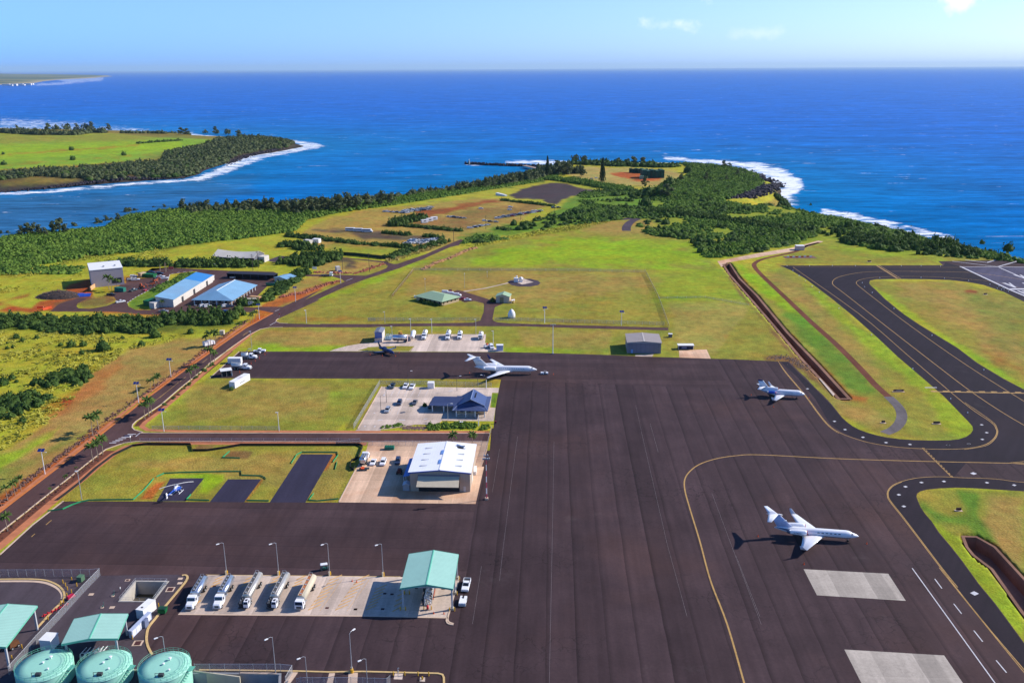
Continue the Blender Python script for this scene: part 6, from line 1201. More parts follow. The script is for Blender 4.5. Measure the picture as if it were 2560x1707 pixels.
def gable(t,W_,D_m,H_w,rise,wm,wms,rm,over=.4,th=.12,ridge_axis='y',ridge_x=None):
 """walls + gabled roof; ridge runs along depth (y) or width (x)"""
 q=MB()
 if ridge_axis=='y':
  rx=W_/2 if ridge_x is None else ridge_x
  for y,s_ in((0,1),(D_m,-1)):q=MB();q.add([(0,y,0),(W_,y,0),(W_,y,H_w),(rx,y,H_w+rise),(0,y,H_w)],[(0,1,2,3,4)]);q.build('wall',wm,t)
  for x in(0,W_):q=MB();q.quad((x,0,0),(x,D_m,0),(x,D_m,H_w),(x,0,H_w));q.build('wall',wms,t)
  k=rise/rx;k2=rise/(W_-rx)
  for pts in(((-over,H_w-over*k),(rx,H_w+rise)),((rx,H_w+rise),(W_+over,H_w-over*k2))):
   (xa,za),(xb,zb_)=pts;q=MB();q.loft([[(xa,-over,za+.02),(xa,D_m+over,za+.02),(xa,D_m+over,za+th),(xa,-over,za+th)],[(xb,-over,zb_+.02),(xb,D_m+over,zb_+.02),(xb,D_m+over,zb_+th),(xb,-over,zb_+th)]]);q.build('roof',rm,t)
 else:
  for x in(0,W_):q.add([(x,0,0),(x,D_m,0),(x,D_m,H_w),(x,D_m/2,H_w+rise),(x,0,H_w)],[(0,1,2,3,4)])
  q.build('wall',wms,t);q=MB()
  for y in(0,D_m):q.quad((0,y,0),(W_,y,0),(W_,y,H_w),(0,y,H_w))
  q.build('wall',wm,t);k=rise/(D_m/2)
  for(ya,za),(yb,zb_)in(((-over,H_w-over*k),(D_m/2,H_w+rise)),((D_m/2,H_w+rise),(D_m+over,H_w-over*k))):
   q=MB();q.loft([[(-over,ya,za+.02),(W_+over,ya,za+.02),(W_+over,ya,za+th),(-over,ya,za+th)],[(-over,yb,zb_+.02),(W_+over,yb,zb_+.02),(W_+over,yb,zb_+th),(-over,yb,zb_+th)]]);q.build('roof',rm,t)
def hip(t,x0,x1,y0,y1,z,rise,inset,m,name='roof',z2=None,axis='y',th=.14):
 """hip roof; ridge along axis with given inset at both ends (inset=(near,far))"""
 if axis=='y':xm=(x0+x1)/2;A,B=(xm,y0+inset[0],z+rise),(xm,y1-inset[1],z+rise)
 else:ym=(y0+y1)/2;A,B=(x0+inset[0],ym,z+rise),(x1-inset[1],ym,z+rise)
 c=[(x0,y0,z),(x1,y0,z),(x1,y1,z),(x0,y1,z)];out=[]
 fs=[(c[0],c[1],A),(c[1],c[2],B,A),(c[2],c[3],B),(c[3],c[0],A,B)]if axis=='y' else[(c[0],c[1],B,A),(c[1],c[2],B),(c[2],c[3],A,B),(c[3],c[0],A)]
 for f in fs:q=MB();q.add([*f]+[(p[0],p[1],p[2]-th)for p in f],[tuple(range(len(f))),tuple(range(2*len(f)-1,len(f)-1,-1))]+[(i,len(f)+i,len(f)+(i+1)%len(f),(i+1)%len(f))for i in range(len(f))]);out.append(q.build(name,m,t))
 return out
def panel(t,name,c_,d,m,rz=0):q=MB();q.box(c_,d,rz);return q.build(name,m,t)
a,rz,W_=frame(H_((973,822))[0],H_((1755,832))[0]);Dh=23.5;Hh=7.2
t=thing('hangar','large beige hangar with white roof and tilted striped door','hangar',a,rz)
ROOFW=mat('white_roof_sheet',(.86,.86,.88,1),.5,.05,.3,stripes=(0,1.0,.05),dirt=.05)
gable(t,W_,Dh,Hh,.95,BEIGE,BEIGEY,ROOFW,.5)
for k in range(4):
 for x in(4.8,W_-4.8):
  y=4+k*5;z=Hh+.95*(x if x<W_/2 else W_-x)/(W_/2)+.13;panel(t,'skylight',(x,y,z-.05),(3.4,.75,.1),mat('skylight_panel',(.55,.55,.56,1),.4,.1,1))
for y in(6.2,14.2):panel(t,'ridge_vent',(W_/2-.6,y,Hh+.75),(.9,3.4,.45),mat('vent_blue_grey',dl(110,150,215),.5,.05,1))
panel(t,'ridge_cap',(W_/2,Dh/2,Hh+1.03),(.5,Dh+.9,.14),WHITEM)
q=MB();q.box((W_/2,-.58,Hh-.25),(.1,.1,.1));
for x0,x1,z0,z1 in((-.5,W_/2,Hh-.2,Hh+.95),(W_/2,W_+.5,Hh+.95,Hh-.2)):q.loft([[(x0,-.62,z0-.22),(x0,-.52,z0-.22),(x0,-.52,z0+.1),(x0,-.62,z0+.1)],[(x1,-.62,z1-.22),(x1,-.52,z1-.22),(x1,-.52,z1+.1),(x1,-.62,z1+.1)]])
q.build('gable_trim',mat('blue_trim',dl(66,100,190),.5,.05,1),t)
q=MB();q.add([(-.55,-.5,Hh-.12),(W_+.55,-.5,Hh-.12),(W_+.55,-.5,Hh-.3),(-.55,-.5,Hh-.3)],[(0,1,2,3)])
dx0,dx1=2.9,W_-3.6
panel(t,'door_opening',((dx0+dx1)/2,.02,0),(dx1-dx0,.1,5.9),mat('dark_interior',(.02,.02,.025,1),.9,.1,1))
panel(t,'door_track',((dx0+dx1)/2,-.1,5.7),(dx1-dx0+.3,.25,.6),mat('taupe_trim',dl(140,128,138),.6,.05,1))
q=MB();q.loft([[(dx0,-.15,5.7),(dx1,-.15,5.7),(dx1,-.3,5.8),(dx0,-.3,5.8)],[(dx0-.2,-4.3,3.6),(dx1+.1,-4.3,3.6),(dx1+.1,-4.4,3.75),(dx0-.2,-4.4,3.75)]]);q.build('door',mat('ribbed_door',dl(232,214,184),.6,.06,.4,stripes=(0,.42,.4)),t)
q=MB();q.cyl((dx0-.2,-4.42,3.6),(dx1+.1,-4.42,3.6),.09,.09,6);q.cyl((dx0+.3,-3.2,4.24),(dx1-.3,-3.2,4.24),.05,.05,5);q.build('door_rail',DGREY,t)
panel(t,'door',(W_-1.9,-.03,.1),(.8,.06,1.9),WALLW);panel(t,'side_door',(W_+.04,8.5,.1),(.06,4.5,2.2),WALLW)
q=MB();[q.cyl((W_-3.8-k*.16,Dh-2.6,Hh+.75+.0*k),(W_-3.8-k*.16,Dh-5,Hh+.6),.07,.07,6)for k in range(16)];q.box((W_-5,Dh-2.4,Hh+.5),(3,.5,.1));q.build('solar_tubes',DGREY,t)
q=MB();q.cyl((W_-6.4,Dh-2.3,Hh+.9),(W_-3.6,Dh-4.4,Hh+.8),.33,.33,12);q.build('solar_tank',STEEL,t);panel(t,'solar_panel',(W_-7.2,Dh-3.6,Hh+.62),(1.2,1.8,.1),mat('blue_panel',(.03,.08,.3,1),.2,.05,1))
q=MB();q.loft([[(-.05,3.5,4.4),(-.05,18.5,4.4),(-.05,18.5,4.5),(-.05,3.5,4.5)],[(-2.9,3.5,3.6),(-2.9,18.5,3.6),(-2.9,18.5,3.7),(-2.9,3.5,3.7)]]);q.build('side_awning',mat('blue_awning',dl(96,150,225),.6,.08,.4,stripes=(1,.9,.15)),t)
q=MB();[q.cyl((-2.8,y,0),(-2.8,y,3.6),.07,.07,6)for y in(3.7,8.5,13.5,18.3)];q.build('awning_posts',WHITEM,t)
t2=thing('storage_shed','small grey shed in the shade at the left of the hangar','shed',off(a,rz,-2.6,.2),rz);gable(t2,2.3,2.6,2.1,.5,GREY,GREY,mat('pale_shed_roof',(.5,.52,.56,1),.6,.1,1),.15)
t2=thing('farm_tractor','dark red tractor in the shade left of the hangar awning','tractor',g2(H_((835,590))[0]),rz+1.5)
q=MB();q.box((.6,0,.6),(1.8,.8,.7));q.box((-.7,0,.6),(1.3,1.4,.9));q.box((-.7,0,1.5),(1.1,1.1,.8),0,.85);q.build('body',mat('dark_red_paint',(.12,.02,.02,1),.5,.1,1),t2);wheels(t2,(-.9,),.8,.65,.35);wheels(t2,(1.1,),.55,.4,.22)
boxthing('storage_box','white box leaning on the right wall of the hangar','box',H_((1800,612))[0],H_((1830,612))[0],5.0,1.2,WHITEM)
for lab,f_,r_,kind,pm_ in(('white sedan beside the silver tank truck in the hangar yard',(458,500),(498,405),'sedan','white'),('white suv in the hangar yard, right of the white sedan',(590,505),(635,390),'suv','white'),('dark navy suv with open hatch near the blue awning',(790,490),(808,410),'suv','navy')):
 fa,rb=g2(H_(f_)[0]),g2(H_(r_)[0]);d=(fa-rb).normalized();L_=CARS[kind][0];car(lab,'car',fa-d*L_/2+Vector((.3,.3,0)),math.atan2(d.y,d.x),kind,PC[pm_])
fa,rb=g2(H_((330,500))[0]),g2(H_((400,330))[0]);d=(rb-fa).normalized();tanker('silver tank truck seen from behind, by the black fabric fence',fa+d*4.6+Vector((0.5,0,0)),math.atan2(d.y,d.x),'bonnet',None,STEEL,9.5)
t=thing('utility_trailer','low flat trailer with orange frame behind the silver tank truck','trailer',g2(H_((370,545))[0]),.05);panel(t,'bed',(0,0,.55),(3.6,1.7,.12),DGREY);panel(t,'frame',(-.6,0,.67),(1.2,1.75,.25),ORANGE);wheels(t,(0,.8),.9,.3,.2)
t=thing('skip_container','dark green open skip in a walled corner of the hangar yard','skip',g2(H_((700,275))[0]),rz);panel(t,'bin',(0,0,.1),(3.6,1.6,1.2),TEALBIN);q=MB();[q.box((x,.2,1.3),(.5,1.0,.12))for x in(-1.3,-.4,.5,1.3)];q.build('lids',GREENBIN,t)
t=thing('airfield_mast','tall red and white striped floodlight mast at the apron corner','mast',g2(H_((1968,930))[0]));hm=HT(H_((1968,930))[0],H_((1960,400))[0][1])
for k in range(7):q=MB();q.cyl((0,0,hm/7*k),(0,0,hm/7*(k+1)),.2-.015*k,.185-.015*k,10);q.build('pole_section',WHITE if k%2 else mat('mast_red',dl(214,90,110),.6,.1,1),t)
panel(t,'base',(0,0,0),(1.1,1.1,.6),KERB_W);q=MB();q.tube([(-1,0,hm),(1,0,hm)],.06);q.tube([(0,0,hm),(0,0,hm+1.2)],.06);q.tube([(-.7,0,hm+1.1),(.8,0,hm+1.1)],.06);q.build('crossarm',GALV,t)
for x,z in((-.9,0),(-.3,.1),(.4,0),(.95,.1),(-.5,1.2),(.5,1.3)):q=MB();q.cyl((x,-.3,hm+z),(x,.25,hm+z+.1),.32,.2,10);q.build('floodlight',GALV,t)
a,rz,W_=frame(T_((1535,714))[0],T_((1950,722))[0]);NR=mat('navy_roof',dl(78,92,132),.5,.08,.4,stripes=(0,.55,.35));NRY=mat('navy_roof_side',dl(72,92,140),.5,.08,.4,stripes=(1,.55,.25))
t=thing('terminal_building','airport terminal with slate blue swept hip roofs and white veranda posts','building',a,rz)
hw=3.2;dp=15.5;xm=W_/2
hips=hip(t,-1.6,W_+1.4,-1.2,dp+.8,hw,1.5,(5,5),NR)
def slab(name,pts,m,th=.12):q=MB();q.add(list(pts)+[(p[0],p[1],p[2]-th)for p in pts],[tuple(range(len(pts))),tuple(range(2*len(pts)-1,len(pts)-1,-1))]+[(i,len(pts)+i,len(pts)+(i+1)%len(pts),(i+1)%len(pts))for i in range(len(pts))]);return q.build(name,m,t)
zr0,zr1=3.9,7.2
y_f,y_b=2.2,dp-1.6;xl,xr=.2,W_-.2
slab('roof',[(xl,y_f+.8,zr0),(xm,y_f-.6,zr1),(xm,y_b+.3,zr1),(xl,y_b,zr0)],NRY);slab('roof',[(xr,y_f+.8,zr0),(xr,y_b,zr0),(xm,y_b+.3,zr1),(xm,y_f-.6,zr1)],NRY)
slab('gable_panel',[(xm-1.9,y_f+1.1,zr0+1.6),(xm+1.9,y_f+1.1,zr0+1.6),(xm,y_f+1.0,zr1-.1)],NAVY);slab('roof',[(xl,y_f-.4,zr0-.1),(xr,y_f-.4,zr0-.1),(xm+2.4,y_f+1.2,zr0+1.7),(xm-2.4,y_f+1.2,zr0+1.7)],NR)
slab('gable_panel',[(xr,y_b,zr0),(xl,y_b,zr0),(xm,y_b-.3,zr1-.1)],NAVY)
q=MB();q.cyl((xm,y_f-.6,zr1+.05),(xm,y_b+.3,zr1+.05),.14,.14,6)
for s_,x in((-1,xl),(1,xr)):q.cyl((xm,y_f-.6,zr1),(x,y_f+.8,zr0+.05),.12,.12,6);q.cyl((x,y_f+.8,zr0),(x+s_*1.6,-1.2,hw+.05),.1,.1,6)
q.build('ridge_caps',mat('ridge_grey',dl(150,165,200),.5,.05,1),t)
for k in range(4):q=MB();q.cyl((xm+1.4,6+k*1.5,zr1-1.2),(xm+1.4,6+k*1.5,zr1-.3),.22,.26,8);q.build('roof_vent',DGREY,t)
q=MB();q.box((xm,dp/2+1.2,.1),(W_-.6,dp-3.4,hw-.3));q.build('wall',WALLT,t)
for x in np.linspace(0,W_,4):panel(t,'veranda_post',(x,0,0),(.42,.42,hw),WHITEM)
for y in(5,10,15):panel(t,'veranda_post',(W_+.3,y,0),(.42,.42,hw),WHITEM)
q=MB();[q.cyl((0,-.1,z),(W_*.68,-.1,z),.05,.05,5)for z in(.5,1.1,1.4,2.0)];[q.cyl((x,-.1,0),(x,-.1,1.2),.03,.03,4)for x in np.linspace(.4,W_*.68,12)];q.build('veranda_rail',WHITEM,t)
for x in(2,5,8):panel(t,'window',(x,2.86,1.0),(1.4,.08,1.2),GLASS)
gx0,gx1=-12.0,-.6
for(ya,za),(yb,zb_)in(((4.6,3.0),(6.4,3.6)),((6.4,3.6),(9.6,5.3))):slab('wing_roof',[(gx0-(9.6-yb)*0,ya,za),(gx1+1.2,ya,za),(gx1+2.5,yb,zb_),(gx0+(1.6 if zb_>4 else .5),yb,zb_)],NR)
slab('wing_roof',[(gx0,13.6,3.0),(gx0+1.6,9.6,5.3),(gx1+2.5,9.6,5.3),(gx1+1.2,13.6,3.0)],NR);slab('wing_roof',[(gx0,4.6,3.0),(gx0+1.6,9.6,5.3),(gx0,13.6,3.0)],NRY)
for x in(gx0+1.2,gx0+6):
 for y in(5.4,12.6):panel(t,'wing_post',(x,y,0),(.4,.4,3.1),WHITEM)
for lab,f_,r_,kind,pm_ in(('dark slate pickup in the top left corner of the terminal parking lot',(560,315),(608,225),'pickup','slate'),('white pickup in the back row of the terminal lot, left one',(755,315),(800,238),'pickup','white'),('white pickup with loaded bed in the back row, right one',(848,325),(900,232),'pickup','white'),('dark blue suv in the middle row of the terminal parking lot',(665,560),(710,465),'suv','navy'),('silver suv by the planter strip in the terminal lot',(485,668),(545,565),'suv','silver'),('dark open-door car behind the low palm bush',(890,550),(940,465),'sedan','grey'),('black suv waiting beneath the terminal porch roof',(1130,610),(1175,525),'suv','black')):
 fa,rb=g2(T_(f_)[0]),g2(T_(r_)[0]);d=(fa-rb).normalized();L_=CARS[kind][0];car(lab,'car',fa-d*L_/2+Vector((.5,.2,0)),math.atan2(d.y,d.x),kind,PC[pm_])
boxthing('storage_container','plain white cube container at the back of the terminal parking lot','container',T_((1112,302))[0],T_((1205,302))[0],2.6,2.6,WHITEM,roof=.03)
for lab,p,yt in(('dark lamp post on the grass strip at the left of the terminal lot',T_((425,620))[0],400),('dark lamp post at the head of the planter strip in the terminal lot',T_((508,505))[0],255),('dark lamp post on the fence line behind the white pickups',T_((828,262))[0],40),('dark lamp post behind the terminal porch roof',T_((1543,335))[0],115),('dark lamp post behind the terminal main roof',T_((1850,262))[0],100),('grey lamp post on the verge in front of the terminal porch',T_((1410,765))[0],520)):
 lamp(lab,p,HT(p,T_((0,yt))[0][1])-.2,0,'lamp posts round the terminal',double=False,name='lamp_post',m=mat('dark_lamp',(.06,.065,.07,1),.5,.1,1)if'dark' in lab else GALV)
for lab,p,yt in(('white flagpole-like pole in front of the terminal at right',T_((1860,850))[0],690),('white pole behind the terminal roof at right',T_((1975,300))[0],170)):
 t=thing('white_pole',lab,'pole',g2(p));q=MB();h_=HT(p,T_((0,yt))[0][1]);q.cyl((0,0,0),(0,0,h_),.2,.12,8);q.build('pole',WHITEM,t)
t=thing('utility_box','white-topped dark utility box in the hedge before the terminal','utility box',g2(T_((1608,828))[0]));panel(t,'body',(0,0,0),(1.1,.8,1.1),DGREY);panel(t,'top',(0,0,1.1),(1.3,1.0,.15),WHITEM)
t=thing('wheeled_extinguisher','small red cart on the apron beside the terminal','cart',g2(T_((2110,815))[0]));panel(t,'body',(0,0,.2),(.8,.6,.9),mat('dark_red_cart',(.2,.02,.03,1),.6,.1,1));wheels(t,(0,),.4,.2,.08)
def at2(f_,r_,Z,L_):fa,rb=g2(Z(f_)[0]),g2(Z(r_)[0]);d=(fa-rb).normalized();return fa-d*L_/2,math.atan2(d.y,d.x)
WT=mat('white_tank_paint',(.80,.80,.78,1),.4,.06,.5)
p_,h_=at2((860,850),(150,830),K3,9.4);tanker('white fuel truck side on, between the white shelter and the box van',p_+Vector((0,1.2,0)),h_,'bonnet','white service trucks at the strip end',WT,9.6)
p_,h_=at2((1050,500),(550,500),K3,7.4);tanker('smaller white fuel truck with rounded tank, second from the top',p_+Vector((0,1.2,0)),h_,'bonnet','white service trucks at the strip end',WT,7.6)
t,W_=boxthing('storage_container','white box container behind the long fuel truck at the strip end','container',K3((125,640))[0],K3((555,640))[0],2.6,2.6,WHITEM)
t,W_=boxthing('white_shelter','white fabric shelter with dark open side, lowest on the strip edge','shelter',K3((-60,1090))[0],K3((250,1050))[0],4.2,.01,DGREY)
panel(t,'roof_sheet',(W_/2,2.1,2.9),(W_+1.0,4.6,.15),WHITEM);panel(t,'end_wall',(W_+.35,2.1,0),(.15,4.4,2.9),WHITEM);panel(t,'back_wall',(W_/2,4.2,0),(W_,.1,2.9),DGREY);q=MB();[q.cyl((x,0,0),(x,0,2.9),.06,.06,5)for x in(0,W_/2,W_)];q.build('posts',GALV,t)
t,W_=boxthing('semi_trailer','long white box trailer parked on the lawn below the strip','trailer',K3((180,1430))[0],K3((365,1450))[0],12.3,2.9,WHITEM)
q=MB();[q.box((W_/2,5+k*1.2,3.02),(W_*.6,.35,.02))for k in range(3)];q.build('roof_patches',mat('pink_grey',dl(200,160,160),.7,.1,1),t);panel(t,'stripe_panel',(W_+.03,6,1.0),(.03,4,.5),GREY)
c_=g2(K3((1180,290))[0]);t=thing('tow_truck','white tractor unit at the top of the parked service trucks','truck',c_+Vector((0,1,0)),0);panel(t,'hood',(1.4,0,.6),(2.2,1.8,.8),WHITE);panel(t,'cab',(-.4,0,.6),(1.5,2.0,1.5),WHITE);panel(t,'windows',(-.4,0,1.35),(1.55,2.05,.5),GLASSB);panel(t,'rear_deck',(-2.4,0,.5),(2.6,1.9,.5),WHITE);wheels(t,(1.4,-2.4),.95,.5,.3)
c_=g2(K3((1060,310))[0]);t=thing('stair_truck','dark tug with white rear deck beside the white tractor unit','truck',c_,0);panel(t,'deck',(0,0,.5),(3.0,1.5,.4),DGREY);panel(t,'front',(1.6,0,.4),(1.2,1.5,.4),WHITE);q=MB();[q.box((random.uniform(-1.4,.8),random.uniform(-.6,.6),.9),(.4,.3,.5))for k in range(9)];q.build('equipment',GREY,t);wheels(t,(1.0,-1.0),.7,.38,.25)
t=thing('boarding_stairs','grey frame boarding stairs near the top left of the strip','stairs',g2(K3((800,290))[0]),0);q=MB();[q.tube([(-1.6,y,.3),(.2,y,2.2),(1.2,y,2.2),(1.6,y,0)],.05)for y in(-.5,.5)];q.build('frame',GALV,t);q=MB();[q.box((-1.4+k*.3,0,.35+k*.32),(.3,1.0,.05))for k in range(6)];q.box((.7,0,2.15),(1.0,1.0,.06));q.build('treads',GREY,t)
a,rz,W_=frame(K4((120,860))[0],K4((410,860))[0]);t=thing('operations_shed','narrow two-storey white shed with grey gabled roof beside the silver tank','building',a,rz)
gable(t,W_,9.0,5.2,.5,mat('steel_blue_wall',dl(110,128,190),.6,.06,.5),WALLW,mat('grey_roof',dl(136,140,152),.6,.08,.4,stripes=(1,.6,.15)),.3);panel(t,'plinth',(W_/2,-.5,0),(W_,1.0,2.2),mat('pale_plinth',dl(184,170,168),.8,.1,1))
t=thing('pipe_rack','pale blue open pipe frame on the right of the narrow shed','pipe rack',off(a,rz,W_+.6,3.0),rz);q=MB();[q.tube([(x,0,0),(x,0,1.4),(x+.2,6,2.0),(x+.2,6,0)],.08)for x in(.4,1.4,2.4,3.2)];q.build('pipes',mat('pale_blue_pipe',dl(130,180,210),.6,.1,1),t);panel(t,'tray',(1.8,3,0),(3.4,6.4,.5),mat('tray_blue',dl(110,130,150),.8,.1,1))
a=g2(K4((1110,860))[0]);t=thing('tank_trailer','silver-blue horizontal tank on legs seen side on','tank',a,.0);q=MB();q.loft([[(x,k*1.35*math.cos(b_),2.6+k*1.35*math.sin(b_))for b_ in np.linspace(0,2*math.pi,21)[:-1]]for x,k in((-3.9,.3),(-3.8,1),(3.7,1),(3.8,.3))]);q.build('tank',STEEL,t,True);panel(t,'end_plate',(3.85,0,.5),(.12,2.6,3.4),mat('pinkish_white',dl(230,200,190),.7,.1,1));panel(t,'legs',(-1.2,0,0),(.3,2.0,1.3),DGREY);panel(t,'undertray',(0,0,1.0),(7.2,1.6,.4),mat('maroon_frame',(.08,.03,.03,1),.7,.1,1));panel(t,'legs',(3.0,0,0),(.3,2.0,1.3),DGREY)
p_,h_=at2((1570,830),(1700,460),K4,9);t=thing('tank_trailer','long white tank trailer pointing away, between silver tank and white trucks','trailer',p_,h_);q=MB();q.loft([ring(4.3,1.9,.9,.8),ring(4.1,1.9,1.15,1.05),ring(1.0,1.95,1.1,1.0),ring(.2,2.2,1.2,1.15),ring(-4.3,2.4,1.35,1.3),ring(-4.8,2.4,.9,.9)]);q.build('tank',WT,t,True);panel(t,'front_plate',(4.35,0,1.2),(.1,1.6,1.3),STEELW);wheels(t,(-2.6,-3.6),1.0,.45,.3)
for lab,f_,r_,L_,kk,mm in(('white tanker truck on the concrete pad, just right of the white trailer',(815,415),(880,265),10,'bonnet',WT),('white tanker truck on the concrete pad, middle of the row',(1165,418),(1215,275),10,'bonnet',WT),('shorter white tanker truck right of the middle one',(1340,410),(1375,305),7.5,'bonnet',WT),('small white utility truck at the right end of the row',(1650,415),(1680,325),6.5,'flat',WT)):
 p_,h_=at2(f_,r_,V_,L_);tanker(lab,p_,h_,kk,'white trucks on the middle concrete pad',mm,L_)
t=thing('forklift','yellow roofed loader behind the silver-blue tank','loader',g2(K4((1110,590))[0]),0);panel(t,'canopy',(0,0,2.0),(2.0,1.6,.2),YEL);panel(t,'body',(0,0,.4),(2.0,1.4,.9),mat('tan_body',dl(210,150,80),.6,.1,1));q=MB();[q.cyl((x,y,1.2),(x,y,2.0),.05,.05,5)for x in(-.8,.8)for y in(-.6,.6)];q.build('posts',YEL,t);wheels(t,(.6,-.6),.6,.35,.25)
car('white van with dark windscreen by the right end of the concrete pad','van',g2(V_((1815,545))[0])+Vector((0,1.6,0)),ND+.2,'van',WHITE)
t=thing('road_sweeper','white and orange wheeled machine beside the white van','machine',g2(V_((1740,525))[0]),.6);panel(t,'body',(0,0,.5),(2.6,1.4,1.0),WHITEM);q=MB();q.cyl((.4,0,1.4),(.4,0,2.4),.6,.4,10);q.build('drum',ORANGE,t);wheels(t,(.8,-.8),.7,.4,.25)
boxthing('white_kiosk','small pale kiosk at the strip edge right of the white van','kiosk',V_((1888,572))[0],V_((1985,572))[0],2.4,2.9,mat('kiosk_lilac',dl(200,205,235),.6,.06,1),roof=.12,roofm=WHITEM)
a,rz,W_=frame(X_((1165,482))[0],X_((1562,488))[0]);t=thing('grey_hangar','taupe grey hangar with low gabled roof beyond the apron','hangar',a,rz);Hg=5.6
gable(t,W_,15.5,Hg,.6,TAUPE,TAUPEY,mat('taupe_roof',dl(172,160,154),.6,.08,.3,stripes=(1,.8,.1)),.3);panel(t,'hangar_door',(W_/2,-.06,.1),(W_-1.6,.12,4.7),mat('door_taupe',dl(146,138,150),.6,.06,.4,stripes=(0,2.2,.12)));panel(t,'personnel_door',(2.4,-.15,.1),(1.0,.1,1.9),mat('door_blue',dl(150,185,240),.6,.05,1));panel(t,'ridge_cap',(W_/2,7.75,Hg+.66),(.7,16.2,.12),mat('ridge_pale',dl(206,196,186),.6,.05,1));panel(t,'gable_trim',(W_/2,-.35,Hg-.12),(W_+.6,.12,.2),WALLW)
a,rz,W_=frame(X_((1768,440))[0],X_((1945,440))[0]);t=thing('equipment_shelter','small white roofed shelter with dark front on a pink slab','shelter',a,rz);panel(t,'wall',(W_/2,1.4,0),(W_,2.6,2.1),mat('dark_blue_wall',(.02,.03,.08,1),.7,.1,1));panel(t,'roof',(W_/2,1.2,2.15),(W_+.6,3.6,.15),WHITEM);panel(t,'sign_board',(W_*.38,-.02,.5),(W_*.34,.1,.9),mat('board_grey',dl(130,140,175),.6,.1,1));panel(t,'post',(.1,-.2,0),(.15,.15,2.1),WHITEM);panel(t,'post',(W_-.1,-.2,0),(.15,.15,2.1),WHITEM)
boxthing('generator_box','small white-topped generator box by the brown fence corner','generator',X_((1650,298))[0],X_((1695,300))[0],1.6,1.8,mat('grey_box',dl(120,120,130),.6,.1,1),roof=.1,roofm=WHITEM)
p=X_((292,492))[0];t=thing('floodlight_mast','tall white floodlight mast at the edge of the strip','mast',g2(p));h_=HT(p,X_((0,152))[0][1]);q=MB();q.cyl((0,0,0),(0,0,h_),.22,.12,8);q.build('pole',WHITEM,t);q=MB();q.box((0,0,h_),(2.4,.12,.12));q.build('crossarm',GALV,t)
for x in(-1.1,-.4,.4,1.1):q=MB();q.box((x,-.15,h_+.05),(.45,.35,.35));q.build('floodlight',GALV,t)
panel(t,'base',(0,0,0),(.9,.9,.5),GREY)
a,rz,W_=frame(W1((668,668))[0],W1((895,605))[0]);
gr=mat('sage_roof',dl(168,196,158),.6,.06,.3,stripes=(0,.6,.1));t=thing('weather_station','sage green hip roofed bungalow with bushes in front','building',a,rz)
Lw=(g2(W1((380,580))[0])-a).length
hip(t,-1.0,W_+1.0,-1.0,Lw+1.0,2.9,2.4,(6,6),gr);panel(t,'wall',(W_/2,Lw/2,0),(W_,Lw,2.9),mat('beige_wall',dl(200,176,140),.8,.1,.5))
for k in range(4):panel(t,'window',(1.5+k*W_/4.4,-.02,1.2),(1.1,.08,1.1),GLASS)
for k in range(5):panel(t,'window',(-.02,2+k*Lw/5.4,1.2),(.08,1.4,1.1),GLASS)
a,rz,W_=frame(W1((1390,625))[0],W1((1570,630))[0]);t=thing('garage','small pale garage with sage green gabled roof and tall door','garage',a,rz);gable(t,W_,7.5,4.0,1.4,mat('pale_pink_wall',dl(206,192,178),.8,.08,.5),WALLT,gr,.4);panel(t,'garage_door',(W_*.42,-.05,0),(2.4,.1,3.6),mat('door_olive',dl(150,138,110),.7,.1,1));q=MB();q.box((W_+.2,-.6,0),(2.4,.15,1.5));q.box((W_+1.4,.6,0),(.15,2.6,1.5));q.box((W_+2.6,1.6,0),(.15,2.6,1.6));q.build('yard_wall',WALLT,t);q=MB();q.cyl((W_+.8,1.6,1.2),(W_+2.6,3.4,1.2),.6,.6,12);q.build('fuel_tank',WHITEM,t)
c_=g2(W1((1598,830))[0]);t=thing('dome_shelter','white ribbed fabric dome standing on the grass','dome',c_+Vector((0,1.5,0)),0);q=MB();q.loft([[(r_*math.cos(b_)*(1+.04*(k%2)),r_*math.sin(b_)*(1+.04*(k%2)),z)for k,b_ in enumerate(np.linspace(0,2*math.pi,17)[:-1])]for z,r_ in((0,2.0),(1.0,2.15),(2.2,2.1),(3.3,1.75),(4.2,1.15),(4.8,.5),(5.1,.12))]);q.build('fabric',WHITEM,t,True);q=MB();q.cyl((0,0,0),(0,0,.25),2.2,2.2,20);q.build('base_ring',GREY,t)
c_=g2(W1((1690,350))[0]);t=thing('radar_unit','white radar equipment cluster on a concrete slab','radar',c_,0);panel(t,'cabin',(-1.6,1,0),(3.0,3.0,2.8),WHITEM);panel(t,'equipment',(1.6,1,0),(2.4,2.4,2.0),WHITEM)
q=MB();q.cyl((1.4,.4,2.2),(2.4,-.1,2.9),1.3,.9,14);q.build('dish',WHITEM,t,True);q=MB();q.cyl((-1.2,1,2.8),(-1.2,1,3.4),.2,.2,8);q.loft([[(-1.2+.6*math.sin(p_)*math.cos(b_),1+.6*math.sin(p_)*math.sin(b_),3.8-.6*math.cos(p_))for b_ in np.linspace(0,2*math.pi,13)[:-1]]for p_ in(.3,.9,1.57,2.2,2.9)]);q.build('radome',WHITEM,t,True)
q=MB();[q.box((random.uniform(.2,3.2),random.uniform(-.6,2.2),1.8),(.6,.5,random.uniform(.3,.9)))for k in range(7)];q.build('antenna_boxes',WHITE,t)
car('white sedan in front of the sage green bungalow','car',g2(W1((1010,600))[0])+Vector((0,1,0)),0.1,'sedan',WHITE,detail=False)
car('red car mostly hidden behind the white sedan','car',g2(W1((940,585))[0])+Vector((0,1,0)),.2,'sedan',PC['red'],detail=False)
